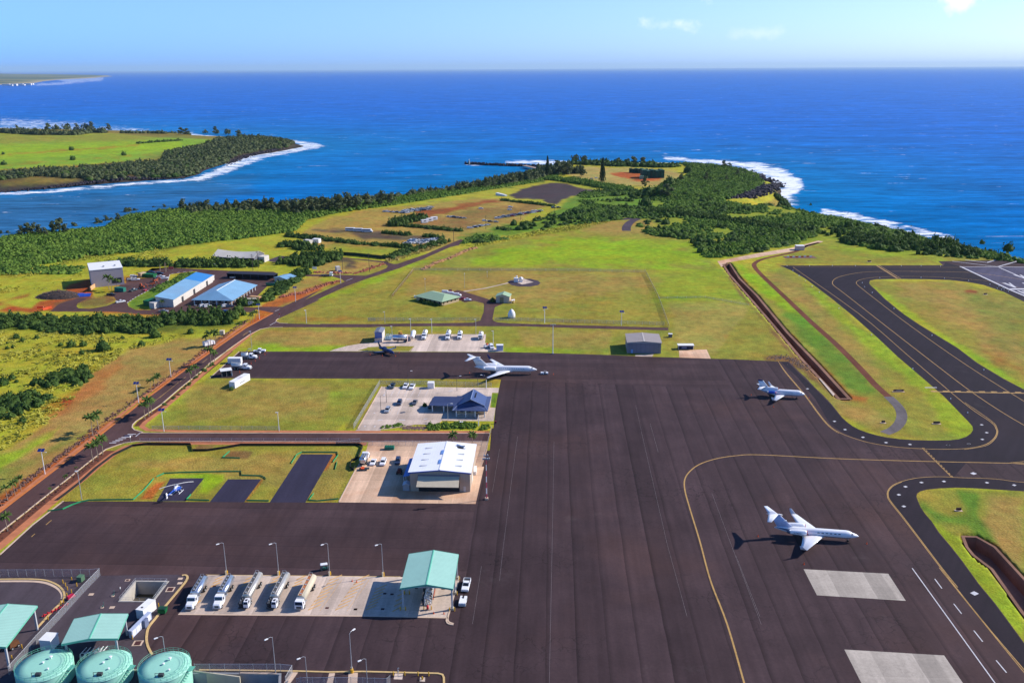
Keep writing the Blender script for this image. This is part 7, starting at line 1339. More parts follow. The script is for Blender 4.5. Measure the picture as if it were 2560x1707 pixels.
t=thing('dumpster','red dumpster at the back corner of the green roofed bungalow','dumpster',g2(W1((780,480))[0]));panel(t,'bin',(0,0,.1),(2.0,1.6,1.4),PC['red']);panel(t,'lid',(0,0,1.5),(1.9,1.5,.08),DGREY)
for k in range(3):car('white truck parked behind the green roofed bungalow, %s'%lft(k),'truck',g2(W1((720+k*75,500+k*18))[0]),-.2,'van',WHITE,detail=False,grp='white vehicles behind the bungalow')
boxthing('air_conditioner','small white box unit left of the green roofed bungalow','box',W1((295,560))[0],W1((345,560))[0],1.4,1.2,WHITEM)
for lab,p,yt,sol in(('thin mast with sensors in the middle of the fenced field',W1((972,430))[0],240,0),('thin twin mast left in the fenced field',W1((445,470))[0],310,0),('white wind sensor post in the fenced field',W1((1272,285))[0],215,0)):
 t=thing('instrument_mast',lab,'mast',g2(p));h_=HT(p,W1((0,yt))[0][1]);q=MB();q.cyl((0,0,0),(0,0,h_),.1,.07,6);q.build('pole',GALV,t);panel(t,'sensor',(0,0,h_),(.5,.5,.5),WHITEM)
a,rz,W_=frame(R1((635,78))[0],R1((697,78))[0]);boxthing('localiser_hut','white and orange equipment hut near the end of the taxiway','hut',R1((635,78))[0],R1((697,78))[0],5,3.4,mat('pinkish_hut',dl(235,205,200),.7,.1,1),roofm=WHITEM)
q=MB();x,y=G0(*R1((660,130))[0])
t=thing('antenna_array','low red and white antenna array on a gravel patch','antenna',(x,y,0));rr=random.Random(4)
for k in range(9):
 q=MB();q.box((-9+k*2.2,rr.uniform(-1,1),0),(1.4,.2,1.0));q.build('element',REDC if k%2 else WHITE,t)
panel(t,'gravel_base',(0,0,.02),(24,9,.05),mat('gravel_red',dl(130,92,76),.9,.3,.5))
for lab,p,ww in(('black direction sign on the grass island, nearest the gravel track end',R1((1290,1378))[0],1.4),('black direction sign on the right of the grass island',R1((1692,1385))[0],2.6),('dark red instruction sign beside the hold line on the grass island',R1((1405,1143))[0],4.5),('small brown sign on the lower right grass island',R3((765,455))[0],1.6),('small dark marker on the far grass by the runway',R1((1185,165))[0],2.5),('tiny dark box on the infield beyond the taxiway',R1((2060,412))[0],2.0)):
 t=thing('taxiway_sign',lab,'sign',g2(p));panel(t,'board',(0,0,.25),(ww,.3,.8),mat('sign_black',(.015,.012,.015,1),.5,.1,1)if'red' not in lab and'brown' not in lab else mat('sign_dark_red',(.06,.015,.02,1),.6,.1,1));panel(t,'base_slab',(0,0,.02),(ww+.8,1.2,.06),KERB_W)
 if'instruction' in lab:text_mesh('13-APCH',.62,WHITE,'sign_text',t,(0,-.17,.64),(math.pi/2,0,0))
le=MB();le.cyl((0,0,0),(0,0,.35),.12,.1,6);le.cyl((0,0,.35),(0,0,.5),.16,.08,6);le_me=le.mesh('taxiway_light',mat('light_white',(.8,.8,.85,1),.4,.05,2))
for i,p in enumerate(R1((565,198),(735,197),(908,197),(1080,198),(1427,198),(1576,198),(1722,200),(610,233),(656,271),(703,311),(754,352),(808,396),(956,517),(1202,718),(1513,973),(1798,1200),(1926,1305),(1133,326),(1150,356),(1208,399),(1371,520),(1658,722),(2048,982),(1263,288),(1575,286),(1752,291))+K5((495,632),(1140,745),(1412,805),(1362,868),(1533,862),(1486,903),(1568,903),(1700,962))):
 o=put(le_me,'taxiway_light','small white light at the taxiway edge','light',g2(p),0,'lights along the taxiway edge');o.scale=(1.5,1.5,1.3)
print('far buildings...')
BLR=mat('blue_roof',dl(136,182,214),.5,.1,.15,stripes=(1,.8,.12),dirt=.12);BLRX=mat('blue_roof_x',dl(104,166,222),.5,.07,.15,stripes=(0,.8,.12));BLR2=mat('bright_blue_roof',dl(66,146,214),.5,.05,.2,stripes=(1,.8,.12))
a=g2(L2((65,940))[0]);b_=g2(L2((285,955))[0]);c_=g2(L2((835,600))[0]);dd=c_-b_;rz=math.atan2(-dd.x,dd.y);Ly=dd.length;W_=(b_-a).length
t=thing('long_shed','long white shed with single slope blue roof, brighter at far end','building',a,rz);hl=HT(L2((65,940))[0],L2((55,790))[0][1]);hr_=HT(L2((285,955))[0],L2((285,850))[0][1])
W_=abs((b_-a).dot(Vector((math.cos(rz),math.sin(rz),0))))
for y in(0,Ly):q=MB();q.quad((0,y,0),(W_,y,0),(W_,y,hr_),(0,y,hl));q.build('wall',WALLW,t)
for x,h_ in((0,hl),(W_,hr_)):q=MB();q.quad((x,0,0),(x,Ly,0),(x,Ly,h_),(x,0,h_));q.build('wall',WALLW,t)
for y0,y1,m_ in((-.4,Ly*.70,BLR),(Ly*.70,Ly+.4,BLR2)):q=MB();q.loft([[(-.4,y,hl+.03),(W_+.5,y,hr_+.0),(W_+.5,y,hr_+.15),(-.4,y,hl+.18)]for y in(y0,y1)]);q.build('roof',m_,t)
for y,w_ in((Ly*.21,3.2),(Ly*.50,3.2),(Ly*.84,3.0)):panel(t,'door',(W_+.04,y,0),(.06,w_,3.2),DGREY)
t=thing('white_canopy','white flat topped annex at the far end of the long shed','building',off(a,rz,2,Ly+1),rz);panel(t,'body',(4,3,0),(7,5,3.0),WALLW);panel(t,'roof',(4,3,3.0),(7.6,5.6,.2),WHITEM)
a,rz,W_=frame(L2((598,905))[0],L2((1118,915))[0]);hh=3.3
t=thing('blue_hip_building','white building with wide blue hip roof and veranda columns','building',a,rz);D_m=(g2(L2((1410,700))[0])-g2(L2((1118,915))[0])).length*.98
sk=g2(L2((1410,700))[0])-g2(L2((1118,915))[0]);sk=Matrix.Rotation(-rz,2)@sk.xy
hp_=hip(t,-1.4,W_+1.4,-1.4,D_m+1.4,hh,4.2,(8,4),BLR);panel(t,'wall',(W_/2,D_m/2,0),(W_-5,D_m-5,hh),mat('peach_wall',dl(214,180,160),.8,.08,.5))
for k in range(6):panel(t,'column',(W_*k/5,0,0),(.5,.5,hh-.1),WHITEM)
for k in range(1,9):panel(t,'column',(W_,D_m*k/8,0),(.5,.5,hh-.1),WHITEM)
for k in range(5):panel(t,'window',(3.6+k*(W_-6)/4.6,2.46,.9),(1.8,.08,1.5),GLASS)
q=MB();q.cyl((W_/2,6.6,hh+4.25),(W_/2,D_m-2.6,hh+4.25),.16,.16,6);q.build('ridge_cap',WHITEM,t)
a,rz,W_=frame(L2((1055,535))[0],L2((1710,560))[0]);t=thing('carport','long dark carport with six open bays beyond the blue hip roof','carport',a,rz)
DKI=mat('carport_dark',(.018,.02,.035,1),.8,.1,1);panel(t,'roof',(W_/2,3,3.3),(W_+1,7,.2),DKI);panel(t,'back_wall',(W_/2,6.2,0),(W_,.2,3.3),DKI);panel(t,'end_wall',(0,3,0),(.2,6,3.3),DKI)
for k in range(7):panel(t,'post',(W_*k/6,0,0),(.22,.22,3.3),mat('carport_post',dl(90,96,116),.6,.1,1))
panel(t,'stored_goods',(3.5,1,0),(4,1.2,1.0),WALLW)
a,rz,W_=frame(L2((1720,585))[0],L2((1880,605))[0]);t=thing('blue_roof_cottage','small white building with blue gabled roof at the end of the carport','building',a,rz);Dq=9.5;gable(t,W_,Dq,3.0,1.0,WALLW,WALLW,BLR,.7);panel(t,'door',(W_*.3,-.04,0),(1,.08,2.1),GLASS)
a,rz,W_=frame(L2((860,300))[0],L2((1440,330))[0]);t=thing('old_warehouse','long weathered white warehouse with sagging roof among dark trees','warehouse',a,rz)
RW=mat('weathered_white_roof',dl(232,222,206),.7,.12,.08,dirt=.2);hw_=5.0;q=MB();rg=[]
for k in range(13):
 u=k/12;sg=-1.1*math.sin(math.pi*u);x=u*W_;rg.append([(x,-1,hw_-.6+sg*.6),(x,7.5,hw_+3.0+sg),(x,16,hw_-.4+sg*.6),(x,16,hw_-.6+sg*.6),(x,7.5,hw_+2.8+sg),(x,-1,hw_-.8+sg*.6)])
q.loft(rg);q.build('roof',RW,t);panel(t,'wall',(W_/2,7.5,0),(W_-1,14,hw_-2.2),mat('rust_wall',dl(140,110,96),.8,.2,.5))
q=MB();q.add([(W_-.4,0,0),(W_-.4,15,0),(W_-.4,15,hw_-.6),(W_-.4,7.5,hw_+2.6),(W_-.4,0,hw_-.6)],[(0,1,2,3,4)]);q.build('gable_wall',mat('grey_gable',dl(120,120,130),.8,.1,.5),t)
panel(t,'annex',(W_+2.5,9,0),(5,7,4.2),WALLW)
a,rz,W_=frame(L1((1290,668))[0],L1((1745,622))[0]);t=thing('vehicle_depot','tall pale concrete depot with white flat roof and open side bay','building',a,rz);hd=HT(L1((1745,622))[0],L1((1715,388))[0][1]);Dd=26
PW=mat('wall_shade_tone',dl(178,168,176),.85,.06,.3);panel(t,'front_wall',(W_/2,.2,0),(W_,.4,hd),PW);panel(t,'left_wall',(.2,Dd/2,0),(.4,Dd-.9,hd),PW);panel(t,'back_wall',(W_/2,Dd-.2,0),(W_,.4,hd),PW)  # depot wall colour with the shade of the unlit sides painted in
q=MB();q.add([(W_,.45,0),(W_,3.5,0),(W_,3.5,hd*.45),(W_,Dd-1.5,hd*.84),(W_,Dd-1.5,0),(W_,Dd-.45,0),(W_,Dd-.45,hd),(W_,.45,hd)],[(0,1,2,3,4,5,6,7)]);q.build('side_wall',mat('wall_lit_tone',dl(236,222,206),.85,.05,.3),t);panel(t,'roof',(W_/2,Dd/2,hd),(W_+.4,Dd+.4,.3),WHITEM)  # same wall painted lighter, sunlight put into its colour
panel(t,'floor',(W_/2,Dd/2,.03),(W_-1,Dd-1,.04),DGREY)
for x in(.45,.8):q=MB();q.cyl((x*W_,Dd*.3,hd+.3),(x*W_,Dd*.3,hd+1.1),.9,.6,10);q.build('roof_vent',GREY,t)
panel(t,'dark_opening',(W_*.78,-.05,1.6),(W_*.3,.1,3.4),DKI);t2=thing('retaining_wall','orange-tan sloping retaining wall at the left foot of the depot','wall',off(a,rz,-1,-7),rz+1.2);panel(t2,'wall',(3,0,0),(9,.5,2.6),mat('tan_wall2',dl(232,180,130),.8,.1,.5))
t=thing('blue_tarpaulin','blue tarpaulin draped over material in the shade of the depot','tarpaulin',g2(L1((1190,780))[0]),.2);q=MB();rr=random.Random(5);q.loft([[(x,y,.2+(1.4 if abs(y)<2 else 0)*(.6+.4*rr.random()))for y in(-3.4,-1.6,0,1.6,3.4)]for x in(-4,-2,0,2,4)],False,False);q.build('sheet',mat('tarp_blue',dl(40,80,180),.6,.15,1),t)
t=thing('brush_pile','big grey-brown heap of cut branches on the red earth','brush pile',g2(L1((830,790))[0]),0)
rr=random.Random(8);q=MB()
for k in range(420):
 an=rr.uniform(0,6.28);r_=rr.random()**.6;x,y=math.cos(an)*r_*15,math.sin(an)*r_*9;z=4.6*(1-r_**1.6)*rr.uniform(.5,1);v=Vector((rr.uniform(-1,1),rr.uniform(-1,1),rr.uniform(-.3,.6)))*1.4;q.cyl((x,y,max(0,z)),(x+v.x,y+v.y,max(.1,z+v.z)),.16,.05,4)
q.build('branches',mat('dead_wood',dl(150,118,96),.9,.35,.3),t)
q=MB();q.loft([[(math.cos(b)*r_*15,math.sin(b)*r_*9,z)for b in np.linspace(0,6.28,17)[:-1]]for z,r_ in((0,1),(1.2,.85),(2.6,.55),(3.6,.2))]);q.build('heap',mat('dark_wood',(.05,.035,.03,1),.9,.4,.3),t)
for lab,p,h_ in(('orange water barrier on the red yard, left of three',L1((565,955))[0],.3),('orange water barrier on the red yard, middle of three',L1((635,975))[0],1),('orange water barrier on the red yard, right of three',L1((685,958))[0],.8)):
 t=thing('water_barrier',lab,'barrier',g2(p),h_,'orange barriers in the red yard');q=MB();q.box((0,0,0),(3.4,.9,1.3),0,1,.5);q.build('body',ORANGE,t);q=MB();q.box((1.72,0,.3),(.08,.3,.6));q.build('connector',WHITEM,t)
for lab,fl,fr,dp_,h_,m_ in(('teal shipping container beside the palms at the depot',L1((1605,720))[0],L1((1730,730))[0],2.6,2.6,TEALBIN),('dark green dumpster row behind the parked cars',L1((2000,520))[0],L1((2150,530))[0],4,2.2,GREENBIN),('white shed at the left end of the long shed',L1((2095,955))[0],L1((2165,965))[0],4,3.6,WALLW),('dark green lean-to against the long shed',L1((2010,920))[0],L1((2100,930))[0],8,3.2,GREENBIN),('cream annex at the open bay of the depot',L1((1935,520))[0],L1((1975,525))[0],5,2.8,WALLT),('tan shipping container right of the blue hip roof building, upper',L2((1365,850))[0],L2((1505,860))[0],2.6,2.7,mat('tan_container',dl(220,170,120),.7,.1,.5)),('cream shipping container right of the blue hip roof building, lower',L2((1322,882))[0],L2((1462,880))[0],2.4,2.5,CREAM),('white box shed in the far grass above the road, left one',M1((275,555))[0],M1((345,565))[0],4,2.8,WALLW),('white box shed in the far grass above the road, right one',M1((380,550))[0],M1((455,555))[0],4,3.2,WHITEM),('white hut on the red dirt inside the road junction',M1((668,885))[0],M1((712,880))[0],3.5,3,WALLW),('long white trailer beside the cinder field',M2((560,510))[0],M2((668,522))[0],3,3,WHITEM),('small cream cabinet under the road palms, shaded side open',R2((1845,192))[0],R2((1880,192))[0],2,2.2,CREAM)):
 boxthing('shipping_container' if'container' in lab else'shed',lab,'container' if'container' in lab else'shed',fl,fr,dp_,h_,m_,grp=None)
t=thing('blue_bin','bright blue bin on the roadside below the blue hip roof','bin',g2(L2((1032,1030))[0]));panel(t,'bin',(0,0,0),(2.6,2.0,2.0),BLUE);panel(t,'lid',(0,0,2.0),(2.7,2.1,.15),NAVY)
t=thing('teal_tanker','teal skip beside the small blue roofed cottage','skip',g2(L2((1660,640))[0]));q=MB();q.loft([[(-2.4,-1,.3),(2.4,-1,.3),(2.4,1,.3),(-2.4,1,.3)],[(-3,-1.2,2.0),(3,-1.2,2.0),(3,1.2,2.0),(-3,1.2,2.0)]]);q.build('bin',TEALBIN,t);panel(t,'load',(0,0,1.95),(5,2,.3),DGREY)
for i,(x,y,c_)in enumerate(((1845,560,'white'),(1900,565,'white'),(2250,525,'white'),(2305,545,'white'),(2125,465,'navy'),(2240,480,'navy'),(1870,715,'slate'),(1560,775,'black'),(1690,875,'white'),(1870,520,'white'))):
 lab=('white pickup in the mouth of the depot bay, left one','white pickup in the mouth of the depot bay, right one','white pickup at the yard edge, farther one','white pickup at the yard edge, nearer one','navy suv under the yard palms, left one','navy suv under the yard palms, right one','slate pickup in the middle of the depot yard','black pickup beside the grass verge below the palms','white pickup driving on the depot entrance road','white suv deep inside the depot bay')[i]
 car(lab,'car',g2(L1((x,y))[0]),(.35,.35,.25,.4,.1,.1,1.1,-.1,.75,.3)[i],'suv' if'suv' in lab else'pickup',PC[c_],detail=i in(6,7,8))
for i,(x,y,c_,k_)in enumerate(((715,935,'white','suv'),(780,935,'white','suv'),(1030,935,'white','suv'),(1090,940,'navy','suv'),(165,1010,'silver','pickup'))):
 car(('white suv before the blue hip roof veranda, left one','white suv before the blue hip roof veranda, right one','white suv near the corner of the blue hip roof veranda','dark blue suv near the corner of the blue hip roof veranda','silver pickup on the lane below the long shed')[i],'car',g2(L2((x,y))[0]),(.9,.7,.8,.6,0)[i],k_,PC[c_],detail=False)
for i,(x,y)in enumerate(((1985,680),(2135,640),(2180,590),(2030,712))):
 t=thing('excavator',('rust coloured tractor in the depot yard, left one','orange excavator in the depot yard, middle one','orange backhoe with raised arm in the depot yard','low red attachment lying in the depot yard')[i],'machine',g2(L1((x,y))[0]),.5*i)
 m_=mat('machine_orange',dl(190,96,60),.6,.2,1)
 if i==3:panel(t,'body',(0,0,.1),(3,1.6,.8),PC['red']);wheels(t,(.7,-.7),.7,.3,.2);continue
 panel(t,'body',(0,0,.8),(3.2,1.8,1.3),m_);panel(t,'cab',(-.4,0,2.1),(1.3,1.3,1.4),DGREY if i else m_);q=MB();q.tube([(1.4,0,1.8),(2.6,0,3.4),(4.0,0,2.2),(4.1,0,.8)],.18,6);q.build('arm',m_,t);wheels(t,(1,-1),.9,.6,.4)
def minicar(kind,paint,nm='parked_car'):
 L_,W_=CARS[kind];b=MB();pr=carbody(L_,W_,kind);b.loft([[(x,y,z)for x,z in pr]for y in(-W_/2,W_/2)])
 (a0,a1,z0),(c0,c1,z1)=cabin(kind,L_,W_);n0=len(b.f)
 b.loft([[(a0*L_,-W_/2+.1,z0),(a1*L_,-W_/2+.1,z0),(a1*L_,W_/2-.1,z0),(a0*L_,W_/2-.1,z0)],[(c0*L_,-W_/2+.28,z1),(c1*L_,-W_/2+.28,z1),(c1*L_,W_/2-.28,z1),(c0*L_,W_/2-.28,z1)]]);n1=len(b.f)
 b.box(((c0+c1)/2*L_,0,z1),((c1-c0)*L_,W_-.5,.06))
 for x in(L_*.3,-L_*.3):b.cyl((x,-W_/2,.33),(x,W_/2,.33),.33,.33,8)
 me=b.mesh(nm,paint);me.materials.append(GLASS);me.materials.append(BLACK)
 for i,f in enumerate(me.polygons):f.material_index=1 if n0<=i<n1 else 2 if i>=n1+6 else 0
 return me
MC={(k,c_):minicar(k,PC[c_])for k in('sedan','suv')for c_ in('white','silver','grey','black','navy','red','blue')}
def row(where,Z,p0,p1,n,rows,hd,cols,grp,jit=.6,step=(0,0)):
 rr=random.Random(hash(where)%1000 if False else len(where)*7+n)
 for r_ in range(rows):
  A=[Z((p0[0]+step[0]*r_,p0[1]+step[1]*r_))[0],Z((p1[0]+step[0]*r_,p1[1]+step[1]*r_))[0]]
  a,b_=Vector(GT(*A[0])),Vector(GT(*A[1]))
  for i in range(n):
   p=a.lerp(b_,(i+.5)/n)+Vector((rr.uniform(-jit,jit),rr.uniform(-jit,jit),0));c_=rr.choice(cols);k_=rr.choice(('sedan','suv','sedan'))
   nm={'navy':'dark blue'}.get(c_,c_)
   rw=('',', %s row'%('front','middle','rear','rearmost')[r_])[rows>1]
   put(MC[(k_,c_)],'parked_car','%s car %s%s, %s'%(nm,where,rw,lft(i)),'car',(p.x,p.y),hd+rr.uniform(-.1,.1),grp,float(hf(np.array([p.x]),np.array([p.y]))[0])+.02)
WH=['white','white','white','silver','silver','grey']
row('in the lower hedge yard',M1,(1460,560),(1700,560),8,3,.9,['white','white','silver','blue'],'cars in the lower far yard',step=(40,-18))
row('at the lower yard right end',M1,(1660,560),(1830,530),8,3,.9,['white','white','silver','navy'],'cars in the lower far yard',step=(20,-14))
row('in the upper yard below the trees',M1,(1210,185),(1500,205),12,1,.4,WH,'cars in the upper far yard')
row('in the packed upper yard',M1,(1420,200),(1760,165),12,3,.5,WH+['black','grey'],'cars in the upper far yard',step=(20,-14))
row('in the long diagonal line',M2,(560,790),(1080,705),18,2,.3,WH+['navy','black','red'],'cars in the long diagonal line',step=(25,-14))
row('beside the brown field corner',M2,(240,905),(480,860),9,1,.3,WH+['navy','red','black'],'cars beside the brown field')
row('between the brown fields, hedge side',M2,(0,765),(200,785),7,1,.2,['white','silver','grey'],'cars between the brown fields')
for i,(x,y,c_)in enumerate(((388,672,'white'),(735,655,'white'),(725,685,'white'),(430,815,'white'),(495,825,'navy'),(565,830,'silver'),(1240,662,'grey'),(1300,660,'black'),(1690,320,'silver'),(1745,312,'white'),(1600,325,'grey'))):
 p=GT(*M2((x,y))[0]);put(MC[('suv',c_)],'parked_car',('lone white car on the open brown field, left one','lone white car on the open brown field, upper right','lone white car on the open brown field, lower right','white car at the head of the long car line','dark blue car at the head of the long car line','silver car at the head of the long car line','grey car by the cinder field gate, left one','black car by the cinder field gate, right one','silver car under the pine on the ball field','white car under the pine on the ball field','grey car left of the ball field pine')[i],'car',p[:2],.3,None,p[2]+.02)
def bus(label,p,rz,grp):
 t=thing('shuttle_bus',label,'bus',p,rz,grp);panel(t,'body',(0,0,.5),(8.2,2.4,2.5),WHITE);panel(t,'windows',(-.3,0,1.7),(7.2,2.45,.8),GLASS);panel(t,'hood',(4.7,0,.5),(1.4,2.1,1.1),WHITE);wheels(t,(3.6,-2.6),1.05,.5,.3);return t
for i,x in enumerate((825,920,1020)):bus('white shuttle bus with dark windows on the dark gravel lot, %s of three'%('left','middle','right')[i],g2(M1((x,412+i*7))[0]),-.1,'shuttle buses on the gravel lot')
for i,x in enumerate((1700,1760,1812)):t=thing('camper_trailer','white camper trailer beside the round bushes, %s of three'%('left','middle','right')[i],'trailer',g2(M1((x,318-i*17))[0]),.5,'camper trailers by the bushes');panel(t,'body',(0,0,.4),(6.5,2.6,2.8),WHITEM);panel(t,'window',(0,-1.33,1.6),(2.4,.06,.8),GLASS);wheels(t,(-.6,.6),1.1,.35,.2)
p=g2(M1((560,945))[0]);t=thing('flatbed_truck','white-cabbed truck with dark bed on the side road','truck',p,-.05);panel(t,'cab',(2.6,0,.6),(2.0,2.4,2.4),WHITE);panel(t,'windscreen',(3.62,0,1.7),(.06,2.1,.9),GLASSB);panel(t,'bed',(-1.4,0,.7),(6,2.4,.5),DGREY);wheels(t,(2.6,-2.6,-3.6),1.05,.5,.3)
p=g2(R2((1755,285))[0]);t=thing('box_truck','white box truck half hidden by roadside palms','truck',p,.9);panel(t,'box',(-.6,0,.8),(4.6,2.2,2.2),WHITEM);panel(t,'cab',(2.4,0,.6),(1.5,2.1,1.7),WHITE);panel(t,'windscreen',(3.17,0,1.4),(.05,1.9,.7),GLASSB);wheels(t,(2.2,-1.6),1.0,.45,.3)
fence('dark green fabric fence below the oval lawn',M1((590,690),(880,705),(1240,745)),2.6,8,None,GREENS,DGREY,False,rail=False,name='windscreen_fence')
for lab,Z,x,yb,yt,arms in(('wooden utility pole in front of the old warehouse, left one',L2,1415,435,200,1),('wooden utility pole in front of the old warehouse, right one',L2,1490,395,150,1),('wooden utility pole inside the road junction',M1,1052,895,670,1),('thin utility pole by the white hut',M1,738,870,715,0),('thin utility pole beside the lower car yard',M1,1635,680,510,0),('thin utility pole at the right end of the lower car yard',M1,2043,535,380,0),('thin utility pole beside the long car line, left',M2,445,905,745,0),('thin utility pole beside the long car line, middle',M2,855,800,670,0),('thin utility pole near the cinder field gate',M2,1248,700,580,0),('brown pole on the near edge of the brown field',M2,68,1055,895,0)):
 p=Z((x,yb))[0];t=thing('utility_pole',lab,'pole',g2(p));h_=HT(p,Z((x,yt))[0][1]);h_=min(h_,16);q=MB();q.cyl((0,0,0),(0,0,h_),.2,.14,6);q.build('pole',mat('pole_wood',dl(96,84,72),.9,.2,1),t)
 if arms:q=MB();q.box((0,0,h_-.8),(2.6,.15,.15));q.box((0,0,h_-1.8),(2.0,.15,.15));q.build('crossarm',MATS['pole_wood'],t)
for lab,Z,x,y,m_ in(('white notice board by the road junction',M1,408,878,WHITEM),('white notice board on the bend of the depot road',L2,858,385,WHITEM),('small pink sign under the yard palms',L2,268,430,mat('pink_sign',dl(230,110,100),.6,.1,1)),('white sign under the road palms at the blue roofs',L2,1385,925,WHITEM)):
 t=thing('notice_board',lab,'sign',g2(Z((x,y))[0]));panel(t,'board',(0,0,1.0),(3.2,.15,1.8),m_);panel(t,'post',(-1.2,0,0),(.12,.12,1.0),GREY);panel(t,'post',(1.2,0,0),(.12,.12,1.0),GREY)
p=E_((1540,120))[0];t=thing('stop_sign','small octagonal sign seen from behind at the crossroads','sign',g2(p));q=MB();q.cyl((0,0,0),(0,0,2.0),.05,.05,5);q.build('post',GALV,t);q=MB();q.cyl((-.03,0,2.4),(.03,0,2.4),.45,.45,8);q.build('sign_face',WHITEM,t)
p=L2((1788,1095))[0];t=thing('stop_sign','small red and white sign at the side road corner','sign',g2(p));q=MB();q.cyl((0,0,0),(0,0,2.0),.05,.05,5);q.build('post',GALV,t);q=MB();q.cyl((0,-.03,2.4),(0,.03,2.4),.45,.45,8);q.build('sign_face',REDC,t)
mb=MB();line(mb,L1((1780,880),(1900,800),(2352,565))+L2((250,480),(400,450),(570,438)),.6,.05,0,(2.2,2.2),.3);mb.build('white_kerb_blocks',PAINT_W)['kind']='structure'
def solar(label,Z,x,yb,yt):
 p=Z((x,yb))[0];h_=HT(p,Z((x,yt))[0][1]);t=thing('solar_street_light',label,'solar lamp',g2(p),0,'solar street lights along the road')
 q=MB();q.cyl((0,0,0),(0,0,h_),.16,.1,8);q.build('pole',WHITEM,t);q=MB()
 q2=MB()
 for s_ in(-.62,.62):q2 .loft([[(s_-.56,-.6,h_-.25),(s_+.56,-.6,h_-.25),(s_+.56,-.6,h_-.2),(s_-.56,-.6,h_-.2)],[(s_-.56,.6,h_+.45),(s_+.56,.6,h_+.45),(s_+.56,.6,h_+.5),(s_-.56,.6,h_+.5)]])
 q2 .build('solar_panel',mat('solar_blue',(.01,.03,.17,1),.15,.1,2,coat=.6),t);q.tube([(0,0,h_-.9),(1.2,0,h_-.7)],.05);q.box((1.5,0,h_-.75),(.6,.25,.1));q.build('lamp_arm',WHITEM,t)
for lab,Z,x,yb,yt in(('solar street light on the verge at far left, nearest the camera',E_,530,492,215),('solar street light on the verge beside three palms',R2,1165,762,598),('solar street light farther along the verge, between the palm groups',R2,1437,548,398),('solar street light on the lawn corner at the crossroads',R2,1378,1003,822),('solar street light on the dry bank above the bend of the road',L2,2012,865,665),('solar street light on the bank near the flatbed truck',M1,714,1030,885),('solar street light beside the palms below the blue roofs',L2,1505,1108,905),('solar street light in the fenced field beyond the dome',W1,2040,895,690),('solar street light in front of the fence by the grey hangar',X_,1098,160,-5)):solar(lab,Z,x,yb,yt)
for lab,Z,x,yb,yt in(('dark thin lamp pole on the helicopter lawn by the road',E_,963,793,460),('grey lamp pole behind the parked service trucks',U_,588,495,262),('white lamp pole on the lawn beyond the road bend',U_,1318,152,-20),('white lamp pole on the corner lawn near the side road',L2,2163,1165,985),('grey lamp pole behind the refuelling pad, left',V_,250,160,0),('grey lamp pole behind the white tank trailer',V_,630,300,105),('grey lamp pole behind the white tanker row',V_,940,315,110),('grey lamp pole near the right end of the refuelling pad',V_,1587,330,112),('white lamp pole beside the small white kiosk',V_,1842,495,280),('white lamp on the lawn beside the cross road',R2,2345,1000,845),('grey lamp pole in front of the silver tank',V_,358,430,212),('white lamp pole below the fence at mid field',X_,194,130,-20)):
 p=Z((x,yb))[0];h_=HT(p,Z((x,yt))[0][1]);t=thing('lamp_post',lab,'lamp',g2(p));q=MB();q.cyl((0,0,0),(0,0,h_),.13,.09,7);q.build('pole',GALV if'white' not in lab else WHITEM,t);q=MB();q.box((-.3,0,h_),(1.1,.35,.18));q.build('lamp_head',WHITEM,t)
t=thing('street_lamp','curved street lamp by the lane below the blue hip roof','lamp',g2(L2((603,1030))[0]));h_=HT(L2((603,1030))[0],L2((0,915))[0][1]);q=MB();q.cyl((0,0,0),(0,0,h_),.15,.1,6);q.build('pole',DGREY,t);q=MB();q.box((.8,0,h_),(1.4,.3,.15));q.build('lamp_head',WHITEM,t)
P=[GT(*p)[:2]for p in[]]
q=MB();rr=random.Random(6);bw=[Vector(G0(*p,SEA))for p in M2((205,145),(330,150),(560,160),(800,168),(960,172),(1120,180))]
for i in range(len(bw)-1):
 n=int((bw[i+1]-bw[i]).length/1.6)
 for k in range(n):
  c_=bw[i].lerp(bw[i+1],k/n)
  for j in range(3):s_=rr.uniform(1.6,3.4);q.box((c_.x+rr.uniform(-3,3),c_.y+rr.uniform(-5,5),SEA-1),(s_,s_*rr.uniform(.7,1.2),rr.uniform(3.0,5.6)),rr.uniform(0,3),.7)
o=q.build('breakwater',mat('basalt',dl(62,54,62),.9,.4,.2));tag(o,'long dark rock breakwater reaching left into the bay','breakwater')
p=G0(*M2((250,140))[0],SEA+4);t=thing('beacon_tower','small pale beacon at the tip of the breakwater','beacon',(p[0],p[1],SEA+3.5));q=MB();q.cyl((0,0,0),(0,0,7),1.2,.8,8);q.build('tower',CREAM,t);panel(t,'lantern',(0,0,7),(1.6,1.6,1.4),WHITEM)
a_,b_=GT(*M2((905,222))[0]),GT(*M2((1040,195))[0]);t=thing('wharf','pale concrete wharf deck at the root of the breakwater','wharf',(a_[0],a_[1],SEA+3),math.atan2(b_[1]-a_[1],b_[0]-a_[0]));panel(t,'deck',(25,0,0),(56,9,1.0),mat('wharf_conc',dl(176,150,136),.9,.15,.2));q=MB();[q.cyl((k*6,-3.5,-4),(k*6,-3.5,0),.4,.4,6)for k in range(9)];q.build('piles',GREY,t)
